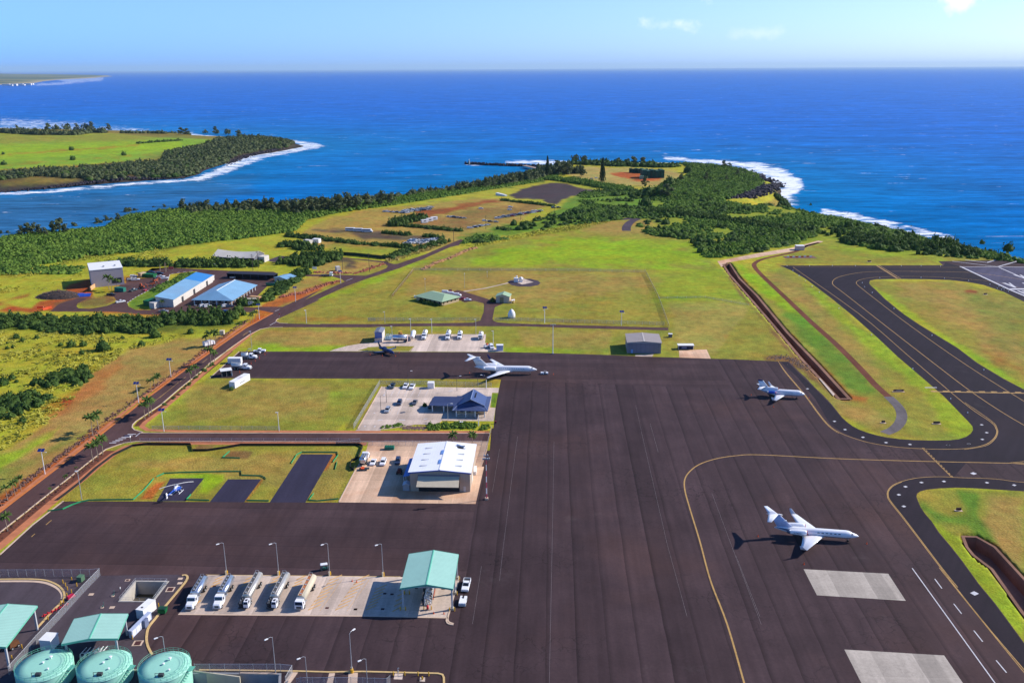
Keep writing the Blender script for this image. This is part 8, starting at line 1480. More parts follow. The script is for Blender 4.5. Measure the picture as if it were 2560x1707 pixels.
for i,(x,y,w_,d_,h_)in enumerate(((2210,245,22,6,7),(2290,250,16,6,7),(2400,300,34,20,12),(2278,320,6,5,5))):
 p=GT(*M2((x,y))[0]);t=thing('green_scaffold',('dark green netted frame on the red field, leftmost','dark green netted frame on the red field, second from the left','big dark green netted stack on the red field','small pale green machine on the red field')[i],'frame',p,.05)
 for k in range(5):panel(t,'frame_bay',((k-2)*w_/5,0,0),(w_/5.6,d_,h_*(1-.1*(k%2))),mat('net_green',dl(28,84,66),.8,.3,.1)if i<3 else mat('pale_green',dl(140,180,150),.8,.1,.2))
rr=random.Random(12);dm=MB();dm.box((0,0,0),(60,40,22));dme=dm.mesh('distant_building',mat('distant_wall',(.7,.68,.66,1),.9,.05,.01))
for i,(x,y)in enumerate(((14,194),(24,194.5),(33,194),(44,193.5),(52,193.6),(60,193),(72,192),(20,180),(50,176),(66,175),(90,178),(30,172),(120,177))):
 p=G0(*OV((x,y))[0],SEA+20);o=put(dme,'distant_building','tiny pale building on the far shore across the bay','building',p,0,'tiny buildings on the far shore',SEA+4);o.scale=(rr.uniform(.6,2)*(p[1]/10000),rr.uniform(.6,1),rr.uniform(.5,1)*(p[1]/10000)**.5)
def rocks(name,label,Z,pts,n,sz,m,spread=1.0,cat='rocks'):
 rr=random.Random(n);q=MB();P=[Vector(GT(*p))for p in Z(*pts)];seg=[(P[i+1]-P[i]).length for i in range(len(P)-1)];T=sum(seg)
 for k in range(n):
  u=rr.random()*T;i=0
  while i<len(seg)-1 and u>seg[i]:u-=seg[i];i+=1
  c_=P[i].lerp(P[i+1],u/seg[i]);s_=rr.uniform(.5,1)*sz;an=rr.uniform(0,6)
  q.box((c_.x+rr.gauss(0,spread),c_.y+rr.gauss(0,spread),c_.z-.1),(s_,s_*rr.uniform(.6,1),s_*rr.uniform(.4,.8)),an,.6)
 o=q.build(name,m);tag(o,label,cat);o['kind']='stuff';return o
RKB=mat('brown_rock',dl(128,92,78),.9,.35,.5);RKT=mat('tan_rock',dl(214,160,110),.9,.25,.5);RKD=mat('basalt_boulder',dl(58,50,60),.85,.4,.15)
rocks('verge_rocks','row of dark lava rocks lining the left side of the road',R2,((690,1060),(1100,765),(1480,505),(1860,215),(2090,65)),520,.95,RKB,.8)
rocks('verge_rocks','dark lava rocks lining the verge at the lower left',E_,((-100,900),(0,840),(300,590),(600,370),(900,140),(1130,0)),360,.9,RKB,.7)
rocks('planting_rocks','rocks and low plants in the planting strip right of the road',E_,((-100,1290),(0,1220),(500,810),(900,500),(1200,270)),260,.6,mat('dark_rock',dl(84,58,50),.9,.3,.5),.9)
rocks('rubble_pile','heap of grey rubble at the upper corner of the apron',R1,((450,890),(560,880),(650,930),(700,970)),200,.7,mat('rubble',dl(140,120,110),.9,.3,.5),1.6)
rocks('rock_wall','low tan stone bank crossing the grass from the road bushes',M1,((1680,865),(1850,780),(2000,730),(2200,640),(2310,610)),420,1.6,RKT,1.0)
rocks('rock_wall','reddish stone bank along the dry slope above the road',M1,((0,1190),(300,1130),(600,1020),(700,1000)),300,1.5,mat('red_rock',dl(186,112,84),.9,.3,.5),1.2)
rocks('rock_wall','reddish stones edging the junction island',M1,((400,900),(640,905),(900,910),(1100,840),(1220,800)),220,1.5,MATS['red_rock'],1.2)
rocks('shore_boulders','black lava boulders along the tip of the headland',N2,((700,265),(800,240),(880,205),(925,180),(860,165),(800,140),(730,115)),1500,4.2,RKD,7)
rocks('shore_boulders','black lava boulders along the shore of the far peninsula',N1,((0,580),(200,560),(500,535),(900,495),(1400,485),(1550,440),(1650,370),(1750,320),(1950,275),(2190,235)),2600,4.0,RKD,5)
rocks('hangar_corner_rocks','grey gravel heap beside the planted bank at the terminal',T_,((760,870),(900,880),(1080,885)),500,.5,mat('lilac_gravel',dl(150,120,110),.9,.3,1),1.0)
print('vegetation...')
def leafmat(name,c1,c2,c3=None,sc=.09):
 m=bpy.data.materials.new(name);m.use_nodes=True;t=m.node_tree;b=t.nodes['Principled BSDF'];out=t.nodes['Material Output']
 b.inputs['Roughness'].default_value=.75;b.inputs['Specular IOR Level'].default_value=.15
 g=N(t,'ShaderNodeNewGeometry');no=N(t,'ShaderNodeTexNoise');no.inputs['Scale'].default_value=sc;no.inputs['Detail'].default_value=4;L(t,g.outputs['Position'],no.inputs[0])
 n2=N(t,'ShaderNodeTexNoise');n2 .inputs['Scale'].default_value=sc*11;n2 .inputs['Detail'].default_value=3;L(t,g.outputs['Position'],n2 .inputs[0])
 r=N(t,'ShaderNodeMapRange');r.inputs[1].default_value=.38;r.inputs[2].default_value=.62;L(t,no.outputs[0],r.inputs[0])
 mx=N(t,'ShaderNodeMix',data_type='RGBA');mx.inputs[6].default_value=c1+(1,);mx.inputs[7].default_value=c2+(1,);L(t,r.outputs[0],mx.inputs[0])
 r2=N(t,'ShaderNodeMapRange');r2 .inputs[1].default_value=.3;r2 .inputs[2].default_value=.7;r2 .inputs[3].default_value=.65;r2 .inputs[4].default_value=1.4;L(t,n2 .outputs[0],r2 .inputs[0])
 sc_=N(t,'ShaderNodeVectorMath',operation='SCALE');L(t,mx.outputs[2],sc_.inputs[0]);L(t,r2 .outputs[0],sc_.inputs['Scale']);L(t,sc_.outputs[0],b.inputs['Base Color'])
 tr=N(t,'ShaderNodeBsdfTranslucent');L(t,sc_.outputs[0],tr.inputs[0]);ms=N(t,'ShaderNodeMixShader');ms.inputs[0].default_value=.25
 L(t,b.outputs[0],ms.inputs[1]);L(t,tr.outputs[0],ms.inputs[2]);L(t,ms.outputs[0],out.inputs[0]);return m
LM={'koa':leafmat('koa_foliage',(.095,.18,.025),(.16,.25,.035)),'bush':leafmat('bush_foliage',(.045,.09,.018),(.085,.14,.025)),'iron':leafmat('ironwood_foliage',(.07,.095,.04),(.12,.14,.055)),'palm':leafmat('palm_foliage',(.05,.10,.02),(.11,.16,.03),sc=.5),'grass':leafmat('tall_grass',(.34,.33,.045),(.50,.46,.07),sc=.05),'dry':leafmat('dry_grass',(.45,.34,.12),(.38,.34,.09),sc=.05),'pine':leafmat('pine_foliage',(.02,.045,.018),(.03,.06,.02))}
R_=np.random.RandomState(21)
def leaves(n,kind,leaf):
 """cloud of small quads: unit crown, base at z=0, radius about 1, height about 1"""
 if kind=='bush':
  d=R_.normal(size=(n,3));d/=np.linalg.norm(d,axis=1)[:,None];d[:,2]=np.abs(d[:,2]);lob=1+.28*np.sin(d[:,0]*5+R_.rand()*6)*np.cos(d[:,1]*4+R_.rand()*6)
  r=(R_.rand(n)**.25)*lob;P=d*r[:,None];nr=d
 elif kind=='iron':
  z=R_.rand(n);rad=(.25+.75*np.sin(np.pi*np.clip(z*.9+.15,0,1)))*(.6+.4*R_.rand(n));a=R_.rand(n)*6.283;br=.75+.35*np.sin(a*3+z*14)
  P=np.stack([np.cos(a)*rad*br*.5+z*.12,np.sin(a)*rad*br*.5,.12+z*.88],-1);nr=np.stack([np.cos(a),np.sin(a),.5+0*a],-1)
 else:
  z=R_.rand(n);tier=np.floor(z*16)/16;rad=(1-tier*.85)*(.3+.7*R_.rand(n));a=R_.rand(n)*6.283
  P=np.stack([np.cos(a)*rad,np.sin(a)*rad,.06+tier*.94],-1);nr=np.stack([np.cos(a)*.3,np.sin(a)*.3,1+0*a],-1)
 nr=nr+R_.normal(size=(n,3))*.55;nr/=np.linalg.norm(nr,axis=1)[:,None]
 u=np.cross(nr,R_.normal(size=(n,3)));u/=np.linalg.norm(u,axis=1)[:,None];v=np.cross(nr,u)
 s_=leaf*(.6+.8*R_.rand(n))[:,None]
 Q=np.stack([P-u*s_-v*s_*.6,P+u*s_*.9-v*s_*.7,P+u*s_+v*s_*.7,P-u*s_*.8+v*s_*.65],1)
 return Q.reshape(-1,3)
def core(kind):
 """lumpy inner body so that crowns are not see-through"""
 vs=[];a=np.linspace(0,2*np.pi,9)[:-1]
 zs=((0,.75),(.3,.85),(.6,.62),(.82,.25))if kind=='bush' else((.1,.2),(.35,.36),(.6,.34),(.88,.12))
 for z,r in zs:vs.append(np.stack([np.cos(a)*r*(1+.25*R_.normal(size=8)*.5),np.sin(a)*r,0*a+z],-1))
 vs=np.array(vs);q=[]
 for i in range(3):
  for j in range(8):q+=[vs[i,j],vs[i,(j+1)%8],vs[i+1,(j+1)%8],vs[i+1,j]]
 q+=[vs[3,0],vs[3,2],vs[3,4],vs[3,6]]
 return np.array(q)
def tmpl(kind,n,leaf,c_=True):Q=leaves(n,kind,leaf);return np.concatenate([core(kind),Q])if c_ else Q
def arr_mesh(name,V,m):
 me=bpy.data.meshes.new(name);n=len(V);me.vertices.add(n);me.vertices.foreach_set('co',V.astype(np.float32).ravel());me.loops.add(n);me.loops.foreach_set('vertex_index',np.arange(n,dtype=np.int32))
 me.polygons.add(n//4);me.polygons.foreach_set('loop_start',np.arange(0,n,4,dtype=np.int32));me.polygons.foreach_set('loop_total',np.full(n//4,4,np.int32));me.update(calc_edges=True);me.materials.append(m);return me
TB=[tmpl('bush',46,.20)for k in range(5)];TF=[tmpl('bush',16,.26)for k in range(4)];TI=[tmpl('iron',60,.10)for k in range(4)];TN=[tmpl('bush',150,.12)for k in range(5)]
def scatter(name,label,poly,spacing,T,size,hgt,mk,cat='vegetation',dens=None,world=None,zoff=0):
 P=np.array(poly);W=np.array([GT(*p)for p in resamp(poly,60)])if world is None else world
 x0,x1,y0,y1=W[:,0].min(),W[:,0].max(),W[:,1].min(),W[:,1].max();n=int((x1-x0)*(y1-y0)/spacing**2);n=min(n,90000)
 X=x0+R_.rand(n)*(x1-x0);Y=y0+R_.rand(n)*(y1-y0);Z=hf(X,Y);px,py=PJ(X,Y,Z);s_=sdist(px,py,P)>0
 if dens is not None:s_&=vnoise(X,Y,dens[0],1)>dens[1]+R_.rand(n)*.08
 s_&=Z>SEA+1
 X,Y,Z=X[s_],Y[s_],Z[s_];out=[]
 k=R_.randint(len(T),size=len(X));sc=size[0]+(size[1]-size[0])*R_.rand(len(X))**1.6;a=R_.rand(len(X))*6.283;hh=hgt[0]+(hgt[1]-hgt[0])*R_.rand(len(X));hh=hh*(.55+.9*vnoise(X,Y,22,0));sc=sc*(.7+.6*vnoise(X,Y,40,2))
 for j in range(len(T)):
  i=np.where(k==j)[0]
  if not len(i):continue
  t=T[j][None];c_,s2=np.cos(a[i])[:,None],np.sin(a[i])[:,None]
  V=np.stack([(t[...,0]*c_-t[...,1]*s2)*sc[i][:,None]+X[i][:,None],(t[...,0]*s2+t[...,1]*c_)*sc[i][:,None]+Y[i][:,None],t[...,2]*hh[i][:,None]+Z[i][:,None]-.1+zoff],-1);out.append(V.reshape(-1,3))
 if not out:return
 o=link(name,arr_mesh(name,np.concatenate(out),LM[mk]));tag(o,label,cat);o['kind']='stuff';print(name,len(X));return o
def band(name,label,Z,pts,w_,spacing,T,size,hgt,mk,cat='hedge'):
 P=[Vector(GT(*p))for p in Z(*pts)];L_=[p.xy for p in P];lf=[];rt=[]
 for i in range(len(L_)):
  d=(L_[min(i+1,len(L_)-1)]-L_[max(0,i-1)]).normalized();nn=Vector((-d.y,d.x))*w_/2;lf.append(L_[i]+nn);rt.append(L_[i]-nn)
 poly=[]
 for q_ in lf+rt[::-1]:z=float(hf(np.array([q_.x]),np.array([q_.y]))[0]);a,b=PJ(q_.x,q_.y,z);poly.append((float(a),float(b)))
 return scatter(name,label,poly,spacing,T,size,hgt,mk,cat,world=np.array([(p.x,p.y)for p in lf+rt]))
coastbelt=OV((-120,575),(0,547),(120,531),(230,521),(300,493),(430,479),(600,471),(720,463),(840,456),(950,445),(1050,430),(1120,412),(1190,398),(1225,392),(1270,390),(1290,400),(1230,420),(1150,432),(1060,447),(900,472),(760,492),(700,507),(675,532),(560,548),(430,562),(330,578),(220,588),(120,604),(0,628),(-120,660))
scatter('coastal_thicket','broad belt of bright green scrub along the bay shore',coastbelt,2.6,TF,(1.5,3.2),(1.6,3.6),'koa','thicket')
scatter('coastal_thicket','darker tree clumps among the scrub along the bay shore',OV((420,484),(600,471),(720,464),(950,446),(1120,413),(1200,399),(1290,395),(1230,416),(1060,436),(900,458),(760,480),(690,500),(640,486),(430,492)),7,TB,(3,5.5),(4,8),'iron','thicket')
head=OV((1060,560),(1075,547),(1130,530),(1200,512),(1300,488),(1340,470),(1320,455),(1345,442),(1440,438),(1500,442),(1520,425),(1580,405),(1590,385),(1560,376),(1640,381),(1700,388),(1738,402),(1755,420),(1735,438),(1690,452),(1660,462),(1700,468),(1770,472),(1850,484),(1960,505),(2060,530),(2160,553),(2280,582),(2420,608),(2420,612),(2250,594),(2130,588),(2000,570),(1940,560),(1930,545),(1880,540),(1830,560),(1760,575),(1670,592),(1615,592),(1600,562),(1540,545),(1490,540),(1465,520),(1470,500),(1400,508),(1320,518),(1220,540),(1130,556))
scatter('headland_scrub','dense green scrub covering the headland and right-hand coast',head,2.7,TF,(1.5,3.2),(1.1,2.8),'koa','scrub',(46,.43))
scatter('headland_woods','dense darker woods on the outer headland',OV((1500,442),(1520,425),(1580,405),(1590,385),(1560,376),(1640,381),(1700,388),(1738,402),(1755,420),(1735,438),(1690,452),(1655,462),(1560,462),(1500,456)),3.6,TF,(2,4),(2,4.6),'koa','woods')
scatter('headland_scrub','darker bushes dotted through the headland scrub',head,8,TB,(1.8,5),(1.8,5.0),'bush','scrub',(60,.42))
band('scrub_belt','long dark hedge line through the right-hand scrub',N2,((170,345),(450,375),(800,415),(1060,462)),9,2.6,TB,(2,3.6),(3,4.5),'bush')  # row of darker bushes forming a hedge line
for lab,Z,pts,w_,mk,h_ in(('dark hedge across the field behind the lower far yard',M1,((80,470),(400,500),(900,560),(1540,610)),6,'bush',3.2),('hedge beside the gravel bus lot',M1,((1190,435),(1560,465)),5,'bush',3),('short hedge right of the gravel bus lot',M1,((1635,470),(1900,500)),5,'bush',3),('dark hedge between the brown far fields',M1,((1470,355),(1800,385),(2150,415)),5,'bush',2.6),('grassy bank with bushes along the road',M1,((1260,735),(1500,660),(1750,590),(1950,530)),11,'bush',3),('hedge edging the upper brown field',M2,((640,570),(900,600),(1250,640)),6,'bush',2.6),('tree line edging the ball field',M2,((1200,320),(1400,340),(1700,390),(2000,440),(2080,470)),26,'koa',6),('dark tree row between runway grass and scrub',N2,((190,340),(500,380),(800,420),(1080,465)),16,'bush',5),('tall dark hedge behind the taxiway end',N2,((1330,505),(1600,530),(1900,560),(2150,585)),34,'bush',5.5),('dark coastal bushes along the right shore',N2,((950,290),(1200,330),(1400,375),(1600,430),(1800,480),(2050,520),(2352,575)),26,'bush',6.5),('bushes right of the drainage channel',N2,((600,575),(800,540),(1050,480)),26,'koa',4.5),('dark hedge in front of the old warehouse',L2,((330,340),(600,352),(900,350),(1200,345),(1500,345)),20,'bush',5),('dark trees left of the depot lawn',L1,((1470,340),(1800,340),(2200,350),(2352,340)),16,'bush',4.5),('dark green shrub belt below the blue roofed yard',L2,((180,1150),(500,1110),(900,1110),(1200,1120)),24,'bush',4.5),('scrub belt crossing the left grassland',R2,((-100,90),(300,90),(700,130),(1000,130),(1350,130)),26,'bush',4.0),('shrubs on the bank beside the small blue cottage',L2,((1960,560),(1850,640),(1750,720),(1620,860)),9,'bush',3.5),('bushes behind the small blue cottage',L2,((1950,480),(2060,500),(2100,470)),12,'bush',5),('dense tree clump above the flatbed truck',M1,((150,830),(300,780),(450,740),(520,700)),34,'bush',6),('shrubs near the white box sheds',M1,((0,590),(120,580),(330,620),(500,610)),18,'bush',4.5),('round bushes beside the camper trailers',M1,((1340,360),(1450,320),(1560,290),(1690,260)),14,'bush',6),('trees by the blue hip roof at the road',L2,((1230,900),(1340,900),(1420,880)),12,'bush',4.5),('scrub on the grassy embankment of the long shed',L2,((60,720),(300,600),(560,470)),9,'koa',2),('shrub clumps at the lower left edge of the grassland',R2,((-60,880),(60,830),(200,750),(260,690)),20,'bush',3.5),('shrub clumps running up the left grassland',R2,((330,630),(450,570),(600,520),(740,500)),13,'bush',3.4),('shrubs in the middle of the left grassland',R2,((560,620),(640,560),(700,530)),14,'bush',3.2),('grey-green scrub left of the depot',L1,((0,300),(300,260),(700,210),(1100,170),(1400,130)),46,'koa',3.2),('scattered scrub left of the brush pile',L1,((0,450),(400,430),(800,430),(1150,430)),24,'koa',2.6),('dark scrub below the red yard',L1,((0,1160),(500,1180),(1000,1190),(1500,1150),(2200,1190)),16,'bush',4.2)):
 band('hedge' if'hedge' in lab else'scrub_belt',lab,Z,pts,w_,3.0 if w_>10 else 2.2,TB if mk=='bush' else TF,(1.5,3.6),(h_*.6,h_),mk)
pen=N1((-500,480),(0,440),(600,402),(1165,360),(1180,292),(1350,262),(1480,240),(1560,200),(1760,185),(1950,195),(2110,225),(2060,252),(1850,285),(1700,310),(1600,380),(1480,440),(1350,470),(1000,480),(850,488),(600,500),(560,480),(300,460),(0,490),(-500,560))
scatter('peninsula_woodland','dark windblown woodland covering the tip of the far peninsula',pen,6.5,TF,(3.5,7),(4,9),'iron','woodland');scatter('peninsula_woodland','greener bushes along the lower edge of the peninsula woods',pen,16,TB,(4,8),(4,8),'bush','woodland',(90,.45))
band('hedge','thin dark hedge line across the peninsula fields',N1,((980,228),(1120,218),(1300,205)),16,5,TF,(3,5),(3,5),'bush')
band('scrub_belt','dark tree belt along the far side of the peninsula',N1,((-200,150),(0,148),(120,152),(290,162),(520,165),(620,150),(760,150)),40,7,TF,(5,9),(7,13),'iron');band('scrub_belt','low dark trees along the outer shore of the peninsula',N1,((890,152),(1150,155),(1400,165),(1600,175)),30,7,TF,(4,8),(5,9),'iron')
band('scrub_belt','dark trees behind the ball field along the headland',M2,((1150,210),(1250,230),(1350,250),(1420,240)),60,6,TF,(4,7),(7,12),'iron');band('scrub_belt','low trees along the outer edge of the headland',M2,((1330,145),(1600,140),(2000,160),(2352,170),(2700,175)),34,6,TF,(4,7),(5,9),'bush')
band('hedge','clipped green planting in front of the terminal',T_,((430,880),(560,860),(740,830)),3,.9,TB,(.5,1.0),(.5,1.1),'koa');band('hedge','lush green hedge between terminal and cross road',T_,((1100,880),(1300,860),(1500,840),(1700,850),(1820,860)),6.5,.9,TB,(.6,1.3),(.6,1.5),'koa');band('hedge','yellow-green planting right of the terminal steps',T_,((1880,880),(2020,870)),5,.9,TB,(.6,1.1),(.7,1.4),'koa');band('hedge','dark shrubs against the green roofed bungalow',W1,((400,600),(500,640),(660,670)),3.5,1.0,TB,(.8,1.6),(1.2,2.6),'bush')
band('hedge','low shrubs in the planting strip beside the road, upper part',R2,((1380,780),(1500,680),(1620,570),(1800,430)),2.4,2.2,TB,(.5,1.1),(.5,1.1),'bush')
def polyfill(lab,Z,pts,sp,mk,hh,nm='grass_tufts',dn=None,sz=(.7,1.7)):scatter(nm,lab,Z(*pts),sp,TG,sz,hh,mk,'grass',dn)
TG=[tmpl('bush',8,.34,False)for k in range(3)]
polyfill('tall yellow-green grass covering the left grassland',R2,((-100,130),(500,150),(1000,210),(1600,200),(1330,270),(1080,320),(760,540),(540,820),(220,1060),(-100,1230)),1.9,'grass',(.5,1.3),dn=(14,.40))
polyfill('tall yellow grass behind the depot and brush pile',L1,((-100,480),(700,360),(1300,180),(2352,60),(2352,250),(1500,300),(1250,400),(1100,540),(600,700),(0,830),(-100,850)),2.4,'grass',(.5,1.4),dn=(16,.42))
polyfill('dry tall grass on the road bank',M1,((1240,750),(1700,600),(1950,540),(1960,560),(1650,680),(1270,790)),1.6,'dry',(.6,1.4))
polyfill('tall grass fringe above the bright green field',M2,((130,1100),(900,960),(1450,870),(1900,790),(1900,830),(1500,920),(900,1010),(300,1120)),2.2,'grass',(.6,1.5))
def treekind(nm,label,V,mk,trunk_h,tr,parts_only=False):
 t=thing(nm,label,'tree');link('crown',arr_mesh('crown',V,LM[mk]),t)
 q=MB();q.loft([[(r_*math.cos(b),r_*math.sin(b),z)for b in np.linspace(0,6.283,8)[:-1]]for z,r_ in((-.05,tr),(trunk_h*.5,tr*.75),(trunk_h,tr*.4))])
 for k in range(4):a=k*1.6;q.cyl((0,0,trunk_h*.5),(math.cos(a)*.22,math.sin(a)*.22,trunk_h*.95),tr*.4,tr*.2,5)
 q.build('trunk',mat('bark',dl(110,96,84),.9,.3,3),t);return t
def irontree(seed):
 R_.seed(seed);out=[]
 for k in range(9):
  z=.3+.65*k/8*(.85+.3*R_.rand());a=R_.rand()*6.3;r_=(1.15-z)*.42*(.4+R_.rand());q=leaves(30,'bush',.30);s_=.16+.12*R_.rand();q=q*np.array([s_,s_,s_*.8])+np.array([math.cos(a)*r_+z*.12,math.sin(a)*r_,z-.08]);out.append(q)
 out.append(leaves(40,'iron',.05)*np.array([.6,.6,.9]));return np.concatenate(out)
proto=[treekind('ironwood_tree','x',irontree(k),'iron',.8,.022)for k in(3,5,8)]+[treekind('shrub','x',TN[k]*np.array([.62,.62,.9]),'bush',.5,.05)for k in(0,2,4)]+[treekind('windblown_tree','x',(lambda q:q*np.array([.5,.5,.62])+np.array([.15,0,.38]))(leaves(130,'bush',.16)),'iron',.55,.03)]
pines=treekind('norfolk_pine','x',leaves(900,'pine',.07)*np.array([.16,.16,1]),'pine',.95,.014)
USED=set();bpy.context.view_layer.update()
def plant(k,label,p,h_,grp,rz=None):
 src=proto[k]if not isinstance(k,bpy.types.Object)else k
 x,y,z=GT(*p);rz=rnd(0,6)if rz is None else rz
 if src.name not in USED:USED.add(src.name);kids(src);src.location=(x,y,z);src.rotation_euler=(0,0,rz);src.scale=(h_,)*3;src['label']=label;src['group']=grp;return src
 return dup(src,label,(x,y,z),rz,grp,h_)
def ph(p,yt):s_=(p[1]-HOR)*.955/CH;return(p[1]-yt)/s_/.93
rr=random.Random(31)
for where,Z,pts,kinds,grp in(('on the bay shore at far left',N1,((20,905,850),(60,900,850),(150,895,835),(200,890,812),(240,885,815),(290,880,822),(325,890,840)),(0,1),'ironwoods on the bay shore'),('on the bay shore, second stretch',N1,((390,870,800),(430,865,782),(470,870,815),(540,850,788),(575,845,820),(695,830,765),(730,825,775),(770,810,745),(800,800,755),(850,790,740)),(0,1,2),'ironwoods on the bay shore'),('on the bay shore, third stretch',N1,((905,745,685),(940,742,684),(975,735,690),(1040,720,692),(1100,712,675),(1180,712,665),(1310,705,640),(1370,700,662),(1425,700,650),(1480,700,643),(1550,700,655)),(0,1,2,6),'ironwoods on the bay shore'),('on the bay shore, fourth stretch',N1,((1620,700,643),(1690,700,655),(1740,700,650),(1800,705,638),(1850,705,642),(1900,705,640),(1960,705,635),(2020,700,645),(2110,705,645),(2160,700,640),(2230,700,625),(2300,700,628)),(0,1,2),'ironwoods on the bay shore'),('on the shore above the gravel bus lot',M1,((60,200,85),(180,210,70),(290,200,70),(430,190,55),(560,180,45),(680,180,30),(800,160,5),(900,150,20),(1040,130,0),(1180,110,-20),(1300,100,-10)),(0,1,2),'ironwoods above the bus lot'),('near the root of the breakwater',M2,((20,480,410),(130,470,395),(200,450,355),(280,440,360),(360,430,350),(430,430,315),(530,420,345),(620,400,320),(690,390,280),(760,370,260),(850,350,250),(930,330,235),(1010,320,230),(1200,280,200),(1300,270,120),(1400,270,130)),(0,1,2),'ironwoods near the breakwater'),('along the outer headland',M2,((1490,140,40),(1590,140,50),(1500,250,170),(1570,290,165),(2000,150,75),(2110,150,85),(2190,160,60),(2280,160,65),(2140,440,395),(2310,400,300)),(0,6,2),'windswept headland trees'),('among the headland scrub',N2,((415,120,70),(625,95,55),(655,95,65),(515,165,125),(310,200,135),(190,265,195),(250,265,195),(170,315,260),(290,270,200),(375,170,130),(640,170,140),(700,140,105)),(0,1,3),'trees in the headland scrub'),('along the right-hand shore',N2,((950,300,275),(1015,300,283),(1120,330,295),(1340,440,395),(1330,380,350),(1480,420,395),(1700,455,425),(2260,570,525),(2110,530,508)),(3,4,5),'bushes on the right shore'),('on the far side of the peninsula',N1,((340,140,85),(400,150,95),(480,150,90),(555,140,90),(610,140,85),(650,140,80),(780,140,90),(130,145,100),(250,145,115),(1300,165,115),(1340,165,120),(1470,165,125),(1555,170,108),(1640,175,122),(1720,190,135),(1490,245,205)),(6,0,1),'windswept peninsula trees'),('alone in the peninsula fields',N1,((513,275,245),(523,345,312),(888,312,282),(28,380,347),(24,305,285)),(3,4),'lone round trees in the peninsula fields')):
 for i,(x,y,yt)in enumerate(pts):
  p=Z((x,y))[0];h_=ph(p,Z((x,yt))[0][1]);k=rr.choice(kinds);nm={0:'ironwood',1:'ironwood',2:'ironwood',6:'windblown tree'}.get(k,'round bushy tree')
  plant(k,'%s %s, %s'%(nm,where,lft(i)),p,min(h_*1.1,24),grp)
plant(pines,'tall dark norfolk pine beside the root of the breakwater',M2((1170,290))[0],ph(M2((1170,290))[0],M2((0,35))[0][1]),'norfolk pines');plant(pines,'tall norfolk pine standing on the open ball field',M2((1815,350))[0],ph(M2((1815,350))[0],M2((0,50))[0][1]),'norfolk pines')
for i,(x,y,yt)in enumerate(((840,75,0),(870,320,215),(310,225,190),(140,220,170),(190,245,205),(60,310,280),(110,300,270),(600,290,225),(700,285,230),(510,285,250),(690,355,310),(330,330,305),(1190,285,230),(1310,210,130),(1600,180,130),(30,610,530),(100,565,510),(140,590,560),(180,740,660),(190,930,870),(1030,225,195),(60,265,245))):
 p=R2((x,y))[0];plant(3+i%3,'dark green bush in the left grassland, %s of the numbered scatter'%'' if False else'dark green bush in the tall grass at left, '+lft(sorted(range(22),key=lambda j:(840,870,310,140,190,60,110,600,700,510,690,330,1190,1310,1600,30,100,140,180,190,1030,60)[j]).index(i)),p,ph(p,R2((x,yt))[0][1])*.95,'bushes in the left grassland')
for lab,Z,x,y,yt in(('bright green tree at the corner of the blue hip roof',L2,1245,890,790),('dark tree beside the lane below the blue hip roof',L2,1215,1010,890),('big dark tree just below the yard entrance',L1,1385,1140,990),('bush at the far end of the long white box trailer',K3,690,1180,1070),('bush at the near end of the long white box trailer',K3,250,1500,1370),('green shrub at the terminal porch corner',T_,1070,560,500),('round tree in front of the small garage',W1,1345,610,550)):
 p=Z((x,y))[0];plant(3,lab,p,ph(p,Z((x,yt))[0][1]),'garden trees and bushes')
def palm_proto():
 t=thing('palm_tree','x','palm tree');q=MB();P=[(0,0,0),(.02,.01,.3),(.03,0,.6),(.02,0,.84)]
 for i in range(3):q.cyl(P[i],P[i+1],.022-.004*i,.018-.004*i,7)
 q.build('trunk',mat('palm_bark',dl(170,150,130),.9,.25,6),t)
 q=MB();rr=random.Random(17);c_=Vector((.02,0,.84))
 for k in range(17):
  a=k*2.4;el=rr.uniform(.1,1.1)if k%3 else 1.25;ln=rr.uniform(.26,.36);d=Vector((math.cos(a),math.sin(a),0));sd_=Vector((-d.y,d.x,0));pv=c_;prev=None;n=6
  for j in range(n+1):
   u=j/n;e_=el-u*u*2.1;pt=c_+d*(ln*(math.sin(u*1.5)*math.cos(el*.55)))+Vector((0,0,ln*(u*math.sin(el)-.75*u*u*(1.25-el*.4))));w_=.055*math.sin(math.pi*min(1,.12+u*.9))+.004
   cur=(pt,pt+sd_*w_-Vector((0,0,w_*.8)),pt-sd_*w_-Vector((0,0,w_*.8)))
   if prev:q.quad(prev[0],cur[0],cur[1],prev[1]);q.quad(prev[0],prev[2],cur[2],cur[0])
   prev=cur
 q.build('crown',LM['palm'],t);return t
palm=palm_proto();palm2=None
def palms(where,Z,pts,grp):
 for i,(x,y,yt)in enumerate(pts):
  p=Z((x,y))[0];plant(palm,'palm tree %s%s'%(where,', '+lft(i)if len(pts)>1 else''),p,ph(p,Z((x,yt))[0][1])*.98,grp)
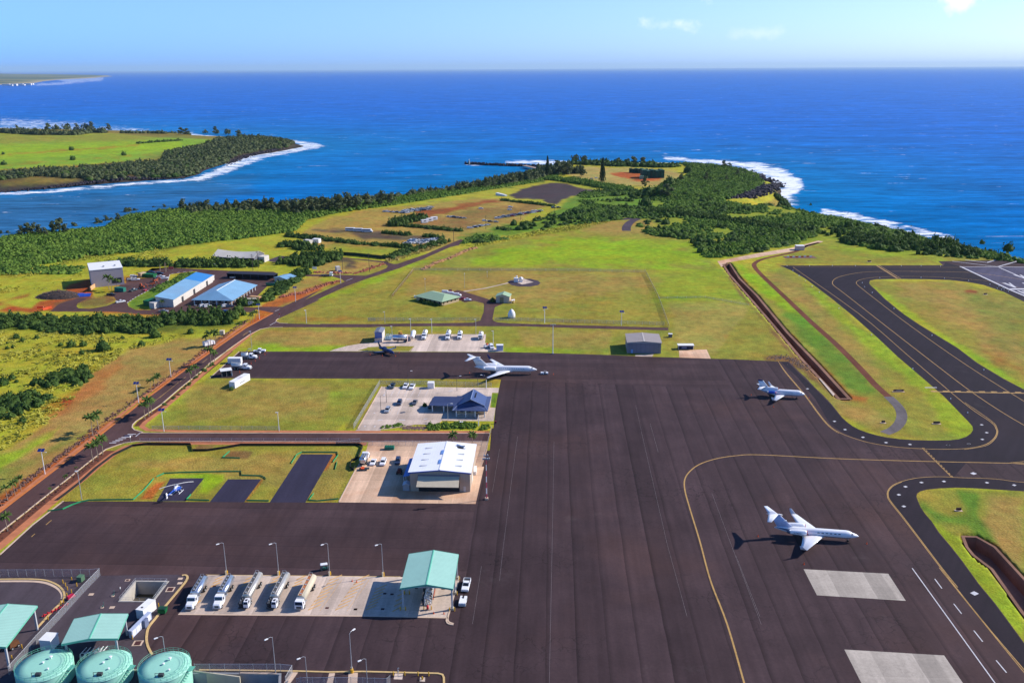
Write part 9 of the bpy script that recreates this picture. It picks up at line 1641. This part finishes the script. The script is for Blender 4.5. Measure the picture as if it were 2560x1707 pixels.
GP='palm trees lining the road'
palms('on the lower left verge, row of three',E_,((92,805,610),(178,740,550),(250,685,495)),GP);palms('between road and path at the crossroads',E_,((1097,350,115),(1150,303,75),(1208,262,25)),GP)
palms('at the left frame edge in the planting strip',E_,((92,1165,930),),GP);palms('in the strip by the helicopter lawn, small',E_,((590,715,645),(785,600,490),(905,470,400)),GP)
palms('on the verge left of the crossroads',R2,((778,1040,850),(830,993,822)),GP);palms('on the verge behind the second solar light',R2,((1272,660,555),(1303,640,535),(1330,620,512)),GP);palms('in the strip by the corner lawn',R2,((1218,900,755),(1250,875,705),(1275,852,715)),GP)
palms('in the strip by the container shelter',R2,((1605,590,465),(1643,555,440)),GP);palms('in the strip by the parked trucks',R2,((1772,445,290),(1803,425,320)),GP);palms('on the verge near the box truck',R2,((1735,290,190),(1775,290,150),(1812,278,145)),GP);palms('on the verge below the blue roofed yard',L2,((1380,1165,1040),(1415,1150,1000),(1455,1130,985)),GP)
palms('on the lane in front of the blue hip roof',L2,((650,1030,935),(815,1040,910),(948,1030,915),(148,945,835)),'palms in the yard');palms('beside the pale depot wall',L1,((1530,700,480),(1570,700,520),(1645,720,540),(2240,440,250),(2320,450,260)),'palms in the yard');palms('in the yard bushes by the pink sign',L2,((200,440,240),(120,430,300)),'palms in the yard');palms('behind the white-roofed hangar',H_,((1530,255,35),(1778,255,40)),'palms behind the hangar');palms('small and brown in the terminal lot planter',T_,((868,640,540),),'palms in the yard')
hz=bpy.data.materials.new('haze_air');hz.use_nodes=True;_t=hz.node_tree;_t.nodes.clear()
_o=N(_t,'ShaderNodeOutputMaterial');_v=N(_t,'ShaderNodeVolumePrincipled');_v.inputs['Color'].default_value=(.62,.84,1,1);_v.inputs['Density'].default_value=.000013;_v.inputs['Anisotropy'].default_value=.1;L(_t,_v.outputs[0],_o.inputs['Volume'])
q=MB();q.box((-2000,48000,SEA-8),(130000,104000,560));o=q.build('haze',hz);o['kind']='stuff';tag(o,'thin sea haze over the whole scene','haze')
